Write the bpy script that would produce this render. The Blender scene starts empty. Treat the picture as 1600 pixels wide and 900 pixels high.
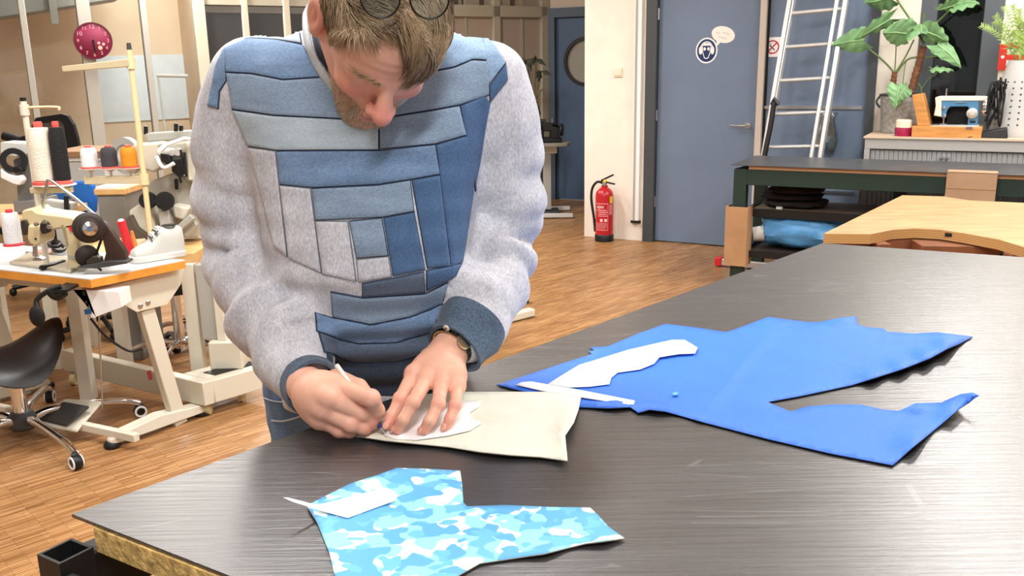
import bpy, bmesh, math, random
import numpy as np
from mathutils import Vector, Matrix, noise
from mathutils.geometry import delaunay_2d_cdt
from mathutils.bvhtree import BVHTree

sc = bpy.context.scene
col = sc.collection
random.seed(7); np.random.seed(7)
# ------------------------------------------------------------------ camera
H = 1.50; FPX = 1400.0
PITCH = math.radians(13.84); ROLL = math.radians(1.0)
CAM = Vector((0, 0, H))
_F = Vector((0, math.cos(PITCH), -math.sin(PITCH)))
_r0 = Vector((1, 0, 0)); _u0 = Vector((0, math.sin(PITCH), math.cos(PITCH)))
_R = math.cos(ROLL)*_r0 - math.sin(ROLL)*_u0
_U = math.cos(ROLL)*_u0 + math.sin(ROLL)*_r0
cd = bpy.data.cameras.new('camera'); cam = bpy.data.objects.new('camera', cd); col.objects.link(cam)
cd.sensor_width = 36; cd.lens = FPX/1600*36; cd.clip_start = .05
mw = Matrix((_R, _U, -_F)).transposed().to_4x4(); mw.translation = CAM
cam.matrix_world = mw
sc.camera = cam

# ------------------------------------------------------------------ world, exposure
vs = sc.view_settings
vs.view_transform = 'Standard'; vs.look = 'None'; vs.exposure = 0.0; vs.gamma = 1; vs.use_curve_mapping = False
wd = bpy.data.worlds.new('world'); sc.world = wd; wd.use_nodes = True
wd.node_tree.nodes['Background'].inputs[0].default_value = (1.0, .985, .97, 1)
wd.node_tree.nodes['Background'].inputs[1].default_value = .50
CEIL = 3.3
LAMPS = [(-2.6, 2.6, 24), (-.5, 2.7, 34), (1.9, 2.3, 24), (-1.25, 6.3, 40), (2.7, 5.0, 24), (.2, -.6, 30), (-2.9, 8.35, 85), (4.3, 3.6, 40)]  # last two are added: for the peach wall and for table reflections

# ------------------------------------------------------------------ pixel helpers (1600 x 900 frame)
def ray(x, y):
    return _F*FPX + _R*(x-800) + _U*(450-y)
def P(x, y, z=0.0):                     # point of the horizontal plane at height z
    d = ray(x, y); return CAM + d*((z-H)/d.z)
def Pd(x, y, Y):                        # point at distance Y in front
    d = ray(x, y); return CAM + d*(Y/d.y)
def Pp(x, y, o, n):                     # point of the plane through o with normal n
    d = ray(x, y); return CAM + d*((o-CAM).dot(n)/d.dot(n))
def pxm(Y): return FPX/(Y/math.cos(PITCH))   # rough pixels per metre

# ------------------------------------------------------------------ materials
def lin(c):
    c = c/255.0
    return c/12.92 if c <= .04045 else ((c+.055)/1.055)**2.4
def rgb(*c): return (lin(c[0]), lin(c[1]), lin(c[2]), 1)
MATS = {}
class N:
    def __init__(s, m):
        s.t = m.node_tree; s.n = s.t.nodes; s.l = s.t.links
    def new(s, ty, **kw):
        n = s.n.new(ty)
        for k, v in kw.items():
            if k == 'inp':
                for kk, vv in v.items(): n.inputs[kk].default_value = vv
            else: setattr(n, k, v)
        return n
    def link(s, a, b): s.l.new(a, b)
def mat(name, c, rough=.6, metal=0, var=0, vscale=8, bump=0, bscale=60, coat=0, spec=.5, trans=0, emit=None, estr=1, alpha=1, c2=None, stretch=None, detail=4, sss=0, ior=1.45):
    if name in MATS: return MATS[name]
    m = bpy.data.materials.new(name); m.use_nodes = True; MATS[name] = m
    k = N(m); b = k.n['Principled BSDF']
    b.inputs['Base Color'].default_value = rgb(*c); b.inputs['Roughness'].default_value = rough
    b.inputs['Metallic'].default_value = metal; b.inputs['Specular IOR Level'].default_value = spec
    b.inputs['Coat Weight'].default_value = coat; b.inputs['Transmission Weight'].default_value = trans
    b.inputs['Alpha'].default_value = alpha; b.inputs['IOR'].default_value = ior
    if sss: b.inputs['Subsurface Weight'].default_value = sss; b.inputs['Subsurface Radius'].default_value = (.01, .004, .002)
    if emit: b.inputs['Emission Color'].default_value = rgb(*emit); b.inputs['Emission Strength'].default_value = estr
    if var or bump:
        tc = k.new('ShaderNodeTexCoord'); vec = tc.outputs['Object']
        if stretch:
            mp = k.new('ShaderNodeMapping'); mp.inputs['Scale'].default_value = stretch; k.link(vec, mp.inputs[0]); vec = mp.outputs[0]
    if var:
        n = k.new('ShaderNodeTexNoise', inp={'Scale': vscale, 'Detail': detail, 'Roughness': .6}); k.link(vec, n.inputs['Vector'])
        r = k.new('ShaderNodeValToRGB')
        a = rgb(*[max(0, min(255, v*(1-var))) for v in c]); bb = rgb(*[min(255, v*(1+var)) for v in c]) if c2 is None else rgb(*c2)
        r.color_ramp.elements[0].color = a; r.color_ramp.elements[1].color = bb
        r.color_ramp.elements[0].position = .3; r.color_ramp.elements[1].position = .7
        k.link(n.outputs[0], r.inputs[0]); k.link(r.outputs[0], b.inputs['Base Color'])
    if bump:
        n = k.new('ShaderNodeTexNoise', inp={'Scale': bscale, 'Detail': 3}); k.link(vec, n.inputs['Vector'])
        bp = k.new('ShaderNodeBump', inp={'Strength': bump, 'Distance': .01}); k.link(n.outputs[0], bp.inputs['Height']); k.link(bp.outputs[0], b.inputs['Normal'])
    return m

# ------------------------------------------------------------------ mesh builder
class MB:
    def __init__(s, F=None): s.v = []; s.f = []; s.F = F; s.mi = []; s.cur = 0
    def add(s, vs, fs):
        o = len(s.v)
        if s.F is not None: vs = [s.F @ Vector(p) for p in vs]
        s.v += [tuple(p) for p in vs]; s.f += [tuple(i+o for i in f) for f in fs]; s.mi += [s.cur]*len(fs); return s
    def box(s, lo, hi):
        x0, y0, z0 = lo; x1, y1, z1 = hi
        return s.add([(x0,y0,z0),(x1,y0,z0),(x1,y1,z0),(x0,y1,z0),(x0,y0,z1),(x1,y0,z1),(x1,y1,z1),(x0,y1,z1)],
              [(0,3,2,1),(4,5,6,7),(0,1,5,4),(1,2,6,5),(2,3,7,6),(3,0,4,7)])
    def hexa(s, b, t):                   # 4 bottom points, 4 top points
        return s.add(list(b)+list(t), [(0,3,2,1),(4,5,6,7),(0,1,5,4),(1,2,6,5),(2,3,7,6),(3,0,4,7)])
    def bar(s, p0, p1, w, h, up=(0,0,1)):  # rectangular bar from p0 to p1
        p0 = Vector(p0); p1 = Vector(p1); d = (p1-p0).normalized(); up = Vector(up)
        if abs(d.dot(up)) > .98: up = Vector((0,1,0))
        a = d.cross(up).normalized()*(w/2); b = a.cross(d).normalized()*(h/2)
        return s.hexa([p0-a-b,p0+a-b,p1+a-b,p1-a-b],[p0-a+b,p0+a+b,p1+a+b,p1-a+b])
    def rings(s, rings, cap=True, closed=False):
        n = len(rings[0]); vs = [p for r in rings for p in r]; fs = []
        m = len(rings)
        for i in range(m if closed else m-1):
            for j in range(n):
                a = i*n+j; b = i*n+(j+1) % n; c = ((i+1) % m)*n+(j+1) % n; d = ((i+1) % m)*n+j
                fs.append((a,b,c,d))
        if cap and not closed:
            fs.append(tuple(range(n))[::-1]); fs.append(tuple((m-1)*n+j for j in range(n)))
        return s.add(vs, fs)
    def cyl(s, p0, p1, r0, r1=None, seg=20):
        return s.tube([p0, p1], [r0, r0 if r1 is None else r1], seg)
    def tube(s, pts, r, seg=10, closed=False):
        pts = [Vector(p) for p in pts]; n = len(pts)
        rs = r if isinstance(r, (list, tuple)) else [r]*n
        T = []
        for i in range(n):
            if closed: t = pts[(i+1) % n]-pts[i-1]
            else: t = pts[min(i+1, n-1)]-pts[max(i-1, 0)]
            T.append(t.normalized())
        a = T[0].orthogonal().normalized(); R = []
        for i in range(n):
            if i:
                a = a - T[i]*a.dot(T[i])
                a = a.normalized() if a.length > 1e-6 else T[i].orthogonal().normalized()
            b = T[i].cross(a)
            R.append([pts[i]+(a*math.cos(q)+b*math.sin(q))*rs[i] for q in [2*math.pi*j/seg for j in range(seg)]])
        return s.rings(R, True, closed)
    def lathe(s, prof, o=(0,0,0), ax=(0,0,1), seg=24, sx=1, sy=1):   # prof = [(r, h)]
        ax = Vector(ax).normalized(); o = Vector(o); a = ax.orthogonal().normalized()
        if abs(ax.z) > .99: a = Vector((1,0,0))
        b = ax.cross(a)
        R = [[o+ax*h+(a*math.cos(q)*sx+b*math.sin(q)*sy)*max(r, 1e-4) for q in [2*math.pi*j/seg for j in range(seg)]] for r, h in prof]
        return s.rings(R)
    def ell(s, c, r, seg=20, rot=None):
        c = Vector(c); R = []
        for i in range(1, seg//2):
            t = math.pi*i/(seg//2)
            ring = []
            for j in range(seg):
                q = 2*math.pi*j/seg
                p = Vector((math.sin(t)*math.cos(q)*r[0], math.sin(t)*math.sin(q)*r[1], -math.cos(t)*r[2]))
                if rot is not None: p = rot @ p
                ring.append(c+p)
            R.append(ring)
        return s.rings(R)
    def prism(s, poly, z0, z1):          # polygon (xy) extruded
        n = len(poly)
        vs = [(p[0],p[1],z0) for p in poly]+[(p[0],p[1],z1) for p in poly]
        return s.add(vs, [tuple(range(n))[::-1], tuple(range(n,2*n))]+[(i,(i+1)%n,n+(i+1)%n,n+i) for i in range(n)])
    def slab(s, pts, vec):               # any planar polygon extruded by vec
        n = len(pts); v = Vector(vec); pts = [Vector(p) for p in pts]
        return s.add(pts+[p+v for p in pts], [tuple(range(n))[::-1], tuple(range(n,2*n))]+[(i,(i+1)%n,n+(i+1)%n,n+i) for i in range(n)])
    def ring_plate(s, o, n, r0, r1, th, seg=32):
        n = Vector(n).normalized(); a = n.orthogonal().normalized(); b = n.cross(a); o = Vector(o)
        prof = [(r0,0),(r1,0),(r1,th),(r0,th)]
        R = [[o+n*h+(a*math.cos(q)+b*math.sin(q))*r for r, h in prof] for q in [2*math.pi*j/seg for j in range(seg)]]
        return s.rings(R, False, True)
    def build(s, name, m, parent=None, bevel=0, smooth=40, kind=None, label=None, cat=None, group=None, origin=None, bseg=2, fix=True):
        if origin is None:
            if parent is not None: o = PW[parent.name]
            else:
                A = np.array(s.v); o = Vector(((A[:,0].min()+A[:,0].max())/2, (A[:,1].min()+A[:,1].max())/2, A[:,2].min()))
        else: o = Vector(origin)
        me = bpy.data.meshes.new(name)
        me.from_pydata([(p[0]-o.x, p[1]-o.y, p[2]-o.z) for p in s.v], [], s.f)
        ms = m if isinstance(m, (list, tuple)) else [m]
        for q in ms: me.materials.append(q)
        if len(ms) > 1: me.polygons.foreach_set('material_index', s.mi)
        if fix:
            bm = bmesh.new(); bm.from_mesh(me); bmesh.ops.recalc_face_normals(bm, faces=bm.faces); bm.to_mesh(me); bm.free()
        me.update()
        if smooth:
            me.shade_smooth(); me.set_sharp_from_angle(angle=math.radians(smooth))
        ob = bpy.data.objects.new(name, me); col.objects.link(ob)
        if parent is not None:
            ob.parent = parent; ob.location = o-PW[parent.name]
        else: ob.location = o
        PW[ob.name] = o.copy()
        if bevel:
            bv = ob.modifiers.new('bevel', 'BEVEL'); bv.width = bevel; bv.segments = bseg; bv.limit_method = 'ANGLE'; bv.angle_limit = math.radians(35)
        tag(ob, label, cat, group, kind)
        return ob
PW = {}                                   # world origin of every object
def tag(ob, label=None, cat=None, group=None, kind=None):
    if label: ob['label'] = label
    if cat: ob['category'] = cat
    if group: ob['group'] = group
    if kind: ob['kind'] = kind
def thing(name, loc, label, cat, group=None):
    e = bpy.data.objects.new(name, None); e.empty_display_size = .1; col.objects.link(e)
    e.location = loc; PW[e.name] = Vector(loc); tag(e, label, cat, group); return e
def frame(o, ex, ez=(0,0,1), s=1.0):      # local x along ex, z up
    ez = Vector(ez).normalized(); ex = Vector(ex); ex = (ex-ez*ex.dot(ez)).normalized(); ey = ez.cross(ex)
    m = Matrix((ex*s, ey*s, ez*s)).transposed().to_4x4(); m.translation = Vector(o); return m
def spline(pts, n=8):                     # Catmull-Rom
    pts = [Vector(p) for p in pts]; out = []
    for i in range(len(pts)-1):
        p0 = pts[max(i-1,0)]; p1 = pts[i]; p2 = pts[i+1]; p3 = pts[min(i+2,len(pts)-1)]
        for k in range(n):
            t = k/n
            out.append(.5*((2*p1)+(p2-p0)*t+(2*p0-5*p1+4*p2-p3)*t*t+(3*p1-p0-3*p2+p3)*t**3))
    out.append(pts[-1]); return out
def text_mesh(txt, size):
    c = bpy.data.curves.new('t', 'FONT'); c.body = txt; c.size = size; c.align_x = 'CENTER'; c.align_y = 'CENTER'; c.resolution_u = 2
    o = bpy.data.objects.new('t', c); col.objects.link(o)
    dg = bpy.context.evaluated_depsgraph_get(); me = bpy.data.meshes.new_from_object(o.evaluated_get(dg))
    vs = [tuple(v.co) for v in me.vertices]; fs = [tuple(p.vertices) for p in me.polygons]
    bpy.data.objects.remove(o); bpy.data.curves.remove(c); bpy.data.meshes.remove(me)
    return vs, fs
def add_text(mb, txt, size, o, ex, ey, off=.0006):
    vs, fs = text_mesh(txt, size); ex = Vector(ex).normalized(); ey = Vector(ey).normalized(); n = ex.cross(ey); o = Vector(o)
    mb.add([o+ex*v[0]+ey*v[1]+n*off for v in vs], fs)
# ------------------------------------------------------------------ common materials
M_WHITE = mat('white_paint', (236,228,214), .7, var=.03, vscale=3)
M_STEEL = mat('brushed_steel', (190,190,190), .3, 1)
M_CHROME = mat('chrome', (225,225,228), .12, 1)
M_BLACK = mat('black_plastic', (18,18,19), .45)
M_BLACKM = mat('black_matte', (14,14,15), .7)
M_CREAM = mat('cream_enamel', (214,209,192), .4)
M_CREAM2 = mat('cream_pole', (226,206,160), .45)
M_BEIGE = mat('beige_enamel', (205,190,150), .35)
M_GREY = mat('grey_enamel', (168,168,160), .4)
M_LGREY = mat('light_grey', (205,205,200), .5)
M_DGREY = mat('dark_grey', (62,62,62), .5)
M_RED = mat('red_plastic', (216,40,52), .4)
M_WHITEP = mat('white_plastic', (238,238,236), .4)
M_PINE = mat('pine', (218,176,118), .5, var=.10, vscale=4, stretch=(1,12,1))
M_ORANGEWOOD = mat('orange_wood_edge', (216,146,58), .45, var=.08, vscale=8)
M_GLASS = None
def glass_mat(name, tint=(240,244,244), rough=.02, f0=.03, f1=.5, pw=4.0):
    if name in MATS: return MATS[name]
    m = bpy.data.materials.new(name); m.use_nodes = True; MATS[name] = m; k = N(m); out = k.n['Material Output']
    t = k.new('ShaderNodeBsdfTransparent'); t.inputs[0].default_value = rgb(*tint)
    g = k.new('ShaderNodeBsdfGlossy'); g.inputs['Roughness'].default_value = rough
    lw = k.new('ShaderNodeLayerWeight', inp={'Blend': .5}); po = k.new('ShaderNodeMath', operation='POWER', inp={1: pw}); k.link(lw.outputs['Facing'], po.inputs[0])
    mr = k.new('ShaderNodeMapRange', inp={3: f0, 4: f1}); k.link(po.outputs[0], mr.inputs[0]); mx = k.new('ShaderNodeMixShader')
    k.link(mr.outputs[0], mx.inputs[0]); k.link(t.outputs[0], mx.inputs[1]); k.link(g.outputs[0], mx.inputs[2]); k.link(mx.outputs[0], out.inputs[0]); return m
M_PANE = glass_mat('pane_glass')
M_GLASSWARE = glass_mat('glassware', (238,244,244), .05, .18, .9, 1.3)
# ================================================================== ROOM
O = P(913, 369, 0)
_v = ray(-1800, 140); E1 = -Vector((_v.x, _v.y, 0)).normalized()          # along the right-hand wall, towards the right
E2 = Vector((-E1.y, E1.x, 0)); 
if E2.y < 0: E2 = -E2
def W(u, v, z): return O + E1*u + E2*v + Vector((0,0,z))
WF = Matrix((E1, E2, Vector((0,0,1)))).transposed().to_4x4(); WF.translation = O
def wp(x, y, v=0):
    q = Pp(x, y, W(0, v, 0), E2) - W(0, 0, 0); return q.dot(E1), q.z
def wu(x, y, v=0): return wp(x, y, v)[0]
def wz(x, y, v=0): return wp(x, y, v)[1]
def st(name, mb, m, **kw): return mb.build(name, m, kind='structure', **kw)

# ---- floor: narrow oak strips
def floor_mat():
    m = bpy.data.materials.new('oak_strip_floor'); m.use_nodes = True; k = N(m); b = k.n['Principled BSDF']
    tc = k.new('ShaderNodeTexCoord'); mp = k.new('ShaderNodeMapping'); mp.inputs['Rotation'].default_value = (0,0,-math.atan2(FD.y, FD.x)); k.link(tc.outputs['Object'], mp.inputs[0])
    br = k.new('ShaderNodeTexBrick', offset=.37, offset_frequency=2, inp={'Scale': 1.0, 'Mortar Size': .0008, 'Brick Width': .16, 'Row Height': .0125, 'Mortar Smooth': .3})
    br.inputs['Color1'].default_value = rgb(190,150,104); br.inputs['Color2'].default_value = rgb(152,110,68); br.inputs['Mortar'].default_value = rgb(92,62,36)
    k.link(mp.outputs[0], br.inputs[0])
    br2 = k.new('ShaderNodeTexBrick', offset=.5, offset_frequency=2, inp={'Scale': 1.0, 'Mortar Size': .001, 'Brick Width': .48, 'Row Height': .10})
    br2.inputs['Color1'].default_value = (1.0,1.0,1.0,1); br2.inputs['Color2'].default_value = (.82,.80,.78,1); br2.inputs['Mortar'].default_value = (.8,.76,.74,1)
    k.link(mp.outputs[0], br2.inputs[0])
    n = k.new('ShaderNodeTexNoise', inp={'Scale': 2.2, 'Detail': 5}); k.link(tc.outputs['Object'], n.inputs['Vector'])
    mp2 = k.new('ShaderNodeMapping'); mp2.inputs['Scale'].default_value = (6, 120, 1); k.link(mp.outputs[0], mp2.inputs[0])
    n2 = k.new('ShaderNodeTexNoise', inp={'Scale': 1.0, 'Detail': 3}); k.link(mp2.outputs[0], n2.inputs['Vector'])
    r = k.new('ShaderNodeValToRGB'); r.color_ramp.elements[0].color = (.86,.82,.78,1); r.color_ramp.elements[1].color = (1.12,1.1,1.08,1); k.link(n.outputs[0], r.inputs[0])
    r2 = k.new('ShaderNodeValToRGB'); r2.color_ramp.elements[0].color = (.66,.6,.55,1); r2.color_ramp.elements[1].color = (1.2,1.2,1.2,1); r2.color_ramp.elements[0].position = .3; r2.color_ramp.elements[1].position = .65; k.link(n2.outputs[0], r2.inputs[0])
    cur = br.outputs[0]
    for q in (br2.outputs[0], r.outputs[0], r2.outputs[0]):
        mx = k.new('ShaderNodeMix', data_type='RGBA', blend_type='MULTIPLY', inp={0: 1.0}); k.link(cur, mx.inputs[6]); k.link(q, mx.inputs[7]); cur = mx.outputs[2]
    k.link(cur, b.inputs['Base Color']); b.inputs['Roughness'].default_value = .38; b.inputs['Specular IOR Level'].default_value = .35
    bp = k.new('ShaderNodeBump', inp={'Strength': .15, 'Distance': .002}); k.link(br.outputs['Fac'], bp.inputs['Height']); bp.invert = True; k.link(bp.outputs[0], b.inputs['Normal'])
    return m
_a, _b = P(240, 640, 0), P(360, 605, 0)
FD = (P(330, 690, 0)-P(200, 730, 0)); FD.z = 0; FD.normalize()
st('floor', MB().box((-9,-4,-.05),(9,13,0)), floor_mat(), origin=(0,0,0))
st('ceiling', MB().box((-9,-4,CEIL),(9,13,CEIL+.06)), mat('ceiling_white', (232,230,224), .9), origin=(0,0,CEIL))
# walls out of view that close the room
st('wall_right', MB().box((7.6,-4,0),(7.7,13,CEIL)), M_WHITE)
st('wall_left', MB().box((-7.7,-4,0),(-7.6,13,CEIL)), M_WHITE)

# ---- right-hand wall with door, blue panels and window
xs = [913, 1008, 1352, 1374]
uA = 0; uB = wu(1006, 300); uD = wu(1190, 200); uE = wu(1352, 180); uF = wu(1370, 120); uG = wu(1436, 60); uH = wu(1565, 60); uI = uH+3.5
zt = CEIL
z_win0 = .9
mb = MB(WF)
mb.box((uA, 0, 0), (uB, .35, zt))                     # white pier
mb.box((uF, 0, 0), (uG, .35, zt)); mb.box((uH, 0, 0), (uI, .35, zt)); mb.box((uG, 0, 0), (uH, .35, z_win0)); mb.box((uB, 0, 2.75), (uF, .35, zt)); mb.box((uG, 0, 2.75), (uH, .35, zt))
st('wall_back', mb, M_WHITE)
M_DOOR = mat('blue_door_paint', (108,124,146), .5, var=.03, vscale=2)
M_DFRAME = mat('dark_door_frame', (66,70,74), .5)
M_TAUPE = mat('taupe_strip', (200,188,176), .5)
uB2 = wu(1022, 300); 
mb = MB(WF); mb.box((uB, -.02, 0), (uB2, .3, 2.75)); st('trim_1', mb, M_DFRAME)
u0, u1 = uB2+.004, wu(1180, 195)
dr = thing('door_1', W((u0+u1)/2, .05, 0), None, None); dr['kind'] = 'structure'
MB(WF).box((u0, .03, .008), (u1, .075, 2.72)).build('door_leaf', M_DOOR, dr, bevel=.003)
for zz in (wz(1027, 22, .03), wz(1024, 180, .03), .35):
    MB(WF).cyl((u0-.006, .022, zz-.045), (u0-.006, .022, zz+.045), .011).build('hinge', M_STEEL, dr)
uh, zh = wp(1168, 196, .03)
mb = MB(WF); mb.cyl((uh, .03, zh), (uh, -.025, zh), .011); mb.tube([(uh, -.025, zh), (uh-.02, -.032, zh), (uh-.125, -.032, zh+.002)], .009); mb.lathe([(.026,0),(.026,.008),(.0,.009)], (uh, .03, zh), (0,-1,0))
mb.build('door_handle', M_STEEL, dr)
mb = MB(WF); us = wu(1176, 240); ue = wu(1194, 30); mb.box((u1+.004, -.02, 0), (uD, .06, 2.75)); st('trim_2', mb, M_TAUPE)
# blue panelled wall right of the door
mb = MB(WF); mb.box((uD, .03, 0), (uE, .09, 2.75)); wb = st('wall_panelled', mb, M_DOOR)
zs = wz(1265, 168, .03); zs2 = wz(1320, 301, .03)
MB(WF).box((uD+.01, .018, zs-.012), (uE-.03, .03, zs+.012)).build('metal_strip', M_STEEL, wb)
MB(WF).box((wu(1282,300), .018, zs2-.010), (uE-.05, .03, zs2+.010)).build('metal_strip', M_STEEL, wb)
MB(WF).box((uD+.0, .022, 0), (uD+.02, .032, 2.7)).build('shadow_joint', M_BLACKM, wb)
MB(WF).box((uE, -.02, 0), (uF, .3, 2.75)); 
st('trim_3', MB(WF).box((uE, -.02, 0), (uF, .3, 2.75)), M_DFRAME)
# window in the right-hand wall: dark evening outside
M_WF = mat('window_frame_grey', (84,90,96), .45)
wn = thing('window_1', W((uG+uH)/2, .15, z_win0), None, None); wn['kind'] = 'structure'
g1 = wu(1462, 60, .06); g2 = wu(1534, 60, .06)
mb = MB(WF); mb.box((uG, -.01, z_win0), (g1, .16, 2.75)); mb.build('frame_post', M_WF, wn, bevel=.004)
mb = MB(WF); mb.box((g2, -.01, z_win0), (uH, .16, 2.75)); mb.build('frame_post', M_WF, wn, bevel=.004)
mb = MB(WF); mb.box((g1, .0, z_win0), (g2, .14, z_win0+.06)); mb.box((g1, .0, 2.68), (g2, .14, 2.75)); mb.build('frame_rail', M_WF, wn)
mb = MB(WF); mb.box((g1, .07, z_win0+.06), (g2, .078, 2.68)); mb.build('pane', M_PANE, wn)
st('wall_outside', MB(WF).box((uG-2, 1.4, 0), (uH+3, 1.5, 3.2)), mat('night_facade', (34,34,36), .8))
o2 = thing('window_2', W((uG+uH)/2+.2, 1.38, .9), None, None); o2['kind'] = 'structure'
MB(WF).box((wu(1470,40,1.38), 1.36, 1.0), (wu(1530,40,1.38), 1.4, wz(1500,32,1.38))).build('pane', mat('night_glass', (16,16,18), .2), o2)
# added boards behind the window block light and keep outdoors dark
st('wall_light_block', MB(WF).box((uG-.5, .35, 2.9), (uH+.6, 1.5, 3.0)).box((uG-.6,.35,0),(uG-.5,1.5,3)).box((uH+.6,.35,0),(uH+.7,1.5,3)), mat('night_facade', (34,34,36), .8))

# white conduit rail on the pier, black end cap
cu0 = wu(990, 250); cu1 = wu(1001, 250); cz = wz(995, 344)
cr = thing('wall_rail', W((cu0+cu1)/2, 0, cz), 'white vertical cable rail with black foot on the pier beside the door', 'cable rail')
MB(WF).box((cu0, -.03, cz), (cu1, 0, CEIL-.02)).build('rail', M_WHITEP, cr, bevel=.003)
MB(WF).box((cu0+.012, -.034, cz), (cu0+.030, -.029, CEIL-.02)).build('rail_groove', M_GREY, cr)
MB(WF).box((cu0-.008, -.036, cz-.022), (cu1+.012, 0, cz)).build('end_cap', M_BLACK, cr, bevel=.003)
# light switch
su, sz = wp(966, 113)
sw = thing('light_switch', W(su, 0, sz-.04), 'small square cream light switch on the white pier', 'light switch')
MB(WF).box((su-.04, -.012, sz-.04), (su+.04, 0, sz+.04)).build('switch_plate', mat('switch_cream', (232,222,198), .5), sw, bevel=.004)
MB(WF).box((su-.028, -.018, sz-.028), (su+.028, -.010, sz+.028)).build('rocker', mat('switch_cream', (232,222,198), .5), sw, bevel=.003)

# ---- corridor beyond the pier: blue door with round window, far partition
def Wf(x, y, v): u, z = wp(x, y, v); return u, z
VC = 2.0                                               # depth of the corridor end wall
c0 = wu(856, 120, VC); c1 = wu(930, 120, VC)
zc = wz(885, 12, VC)
M_CDOOR = mat('corridor_blue_door', (66,88,114), .5); 
st('wall_corridor', MB(WF).box((c0-.02, VC, zc), (c1+1.2, VC+.1, CEIL)).box((c1+.5, VC, 0), (c1+1.2, VC+.1, zc)), mat('corridor_wall', (196,182,166), .8))
st('trim_4', MB(WF).box((c0-.03, VC-.03, 0), (c0+.10, VC+.1, zc)).box((c0+.10, VC-.03, zc-.10), (c1+.5, VC+.1, zc)), mat('corridor_frame', (72,84,98), .5))
d2 = thing('door_2', W(c0+.3, VC+.03, 0), None, None); d2['kind'] = 'structure'
pu, pz = wp(915, 96, VC+.02); pr = .24
# door leaf with a round hole
def holed_plate(mb, u0, u1, z0, z1, cu, cz, r, v0, v1, seg=32):
    sq = []
    for j in range(seg):
        q = 2*math.pi*j/seg; cx, cy = math.cos(q), math.sin(q)
        t = min((u1-cu)/cx if cx > 1e-6 else ((u0-cu)/cx if cx < -1e-6 else 9e9), (z1-cz)/cy if cy > 1e-6 else ((z0-cz)/cy if cy < -1e-6 else 9e9))
        sq.append((cu+cx*t, cz+cy*t))
    ci = [(cu+r*math.cos(2*math.pi*j/seg), cz+r*math.sin(2*math.pi*j/seg)) for j in range(seg)]
    R = [[(p[0], v0, p[1]) for p in ci], [(p[0], v0, p[1]) for p in sq], [(p[0], v1, p[1]) for p in sq], [(p[0], v1, p[1]) for p in ci]]
    R = [[R[i][j] for i in range(4)] for j in range(seg)]
    mb.rings(R, False, True)
    for cu_, cz_ in ((u0,z0),(u1,z0),(u1,z1),(u0,z1)): pass
    # corners
    for (a, b) in ((u1, z1), (u0, z1), (u0, z0), (u1, z0)):
        near = sorted(range(seg), key=lambda j: (sq[j][0]-a)**2+(sq[j][1]-b)**2)
        e1 = [j for j in range(seg) if abs(sq[j][0]-a) < 1e-6]; e2 = [j for j in range(seg) if abs(sq[j][1]-b) < 1e-6]
        if e1 and e2:
            j1 = min(e1, key=lambda j: abs(sq[j][1]-b)); j2 = min(e2, key=lambda j: abs(sq[j][0]-a))
            mb.slab([(sq[j1][0], v0, sq[j1][1]), (a, v0, b), (sq[j2][0], v0, sq[j2][1])], (0, v1-v0, 0))
mb = MB(WF); holed_plate(mb, c0+.10, c1+.5, .01, zc-.1, pu, pz, pr, VC+.02, VC+.06); mb.build('door_leaf', M_CDOOR, d2)
MB(WF).ring_plate((pu, VC+.005, pz), (0,1,0), pr-.01, pr+.025, .03).build('porthole_ring', M_BLACK, d2)
MB(WF).lathe([(pr-.005,0),(pr-.005,.005)], (pu, VC+.04, pz), (0,1,0), 32).build('porthole_glass', mat('porthole_pale', (150,146,136), .25, spec=.6), d2)
# side of the corridor, left: a wall of framed panels facing the room
M_PFRAME = mat('partition_frame_paint', (176,170,150), .6)
M_PPANEL = mat('partition_panel', (176,160,144), .7)
# ---- partition running from the corridor towards the left
PO = W(c0-.03, VC, 0); EL = Vector((-math.cos(math.radians(30)), -math.sin(math.radians(30)), 0)); EN = Vector((EL.y, -EL.x, 0))
if EN.y < 0: EN = -EN                                   # away from the camera
LF = Matrix((EL, EN, Vector((0,0,1)))).transposed().to_4x4(); LF.translation = PO
def lp(x, y, d=0):
    q = Pp(x, y, PO+EN*d, EN)-PO; return q.dot(EL), q.z
def lu(x, y=100, d=0): return lp(x, y, d)[0]
def lz(x, y, d=0): return lp(x, y, d)[1]
M_POST = mat('grey_post', (176,174,164), .5); M_POSTC = mat('cream_post', (206,196,174), .55)
M_PEACH = mat('peach_wall', (230,200,170), .85, var=.05, vscale=1.2)
uM = lu(316); uL = lu(-260)
# peach wall well behind the glass on the left
GB = 1.3
st('wall_peach', MB(LF).box((lu(300,100,GB)-.15, GB, 0), (lu(-400,100,GB), GB+.1, CEIL)), M_PEACH)
st('wall_return', MB(LF).box((lu(330)-.05, .08, 0), (lu(330), GB+.1, CEIL)), M_PEACH)
def upright(n, x, w, m, d0=-.05, d1=.05, y=100):
    u = lu(x, y); hw = w/2
    return st('trim_%d' % n, MB(LF).box((u-hw, d0, 0), (u+hw, d1, CEIL)), m, bevel=.004)
for i, (x, w, m) in enumerate([(46,.05,M_POST), (140,.105,M_POST), (232,.05,M_POST), (318,.10,M_POSTC), (388,.055,M_POSTC), (452,.06,M_POSTC), (560,.07,M_POSTC), (640,.07,M_POSTC)]):
    upright(10+i, x, w, m)
# panes between the left posts
gx = [-230, 46, 140, 232, 318]
pw = [.05, .05, .105, .05, .10]
for i in range(4):
    a = lu(gx[i])-pw[i]/2; b = lu(gx[i+1])+pw[i+1]/2
    g = thing('window_%d' % (3+i), PO+EL*((a+b)/2)+Vector((0,0,.05)), None, None); g['kind'] = 'structure'
    MB(LF).box((b, -.004, .05), (a, .004, CEIL-.02)).build('pane', M_PANE, g)
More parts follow.
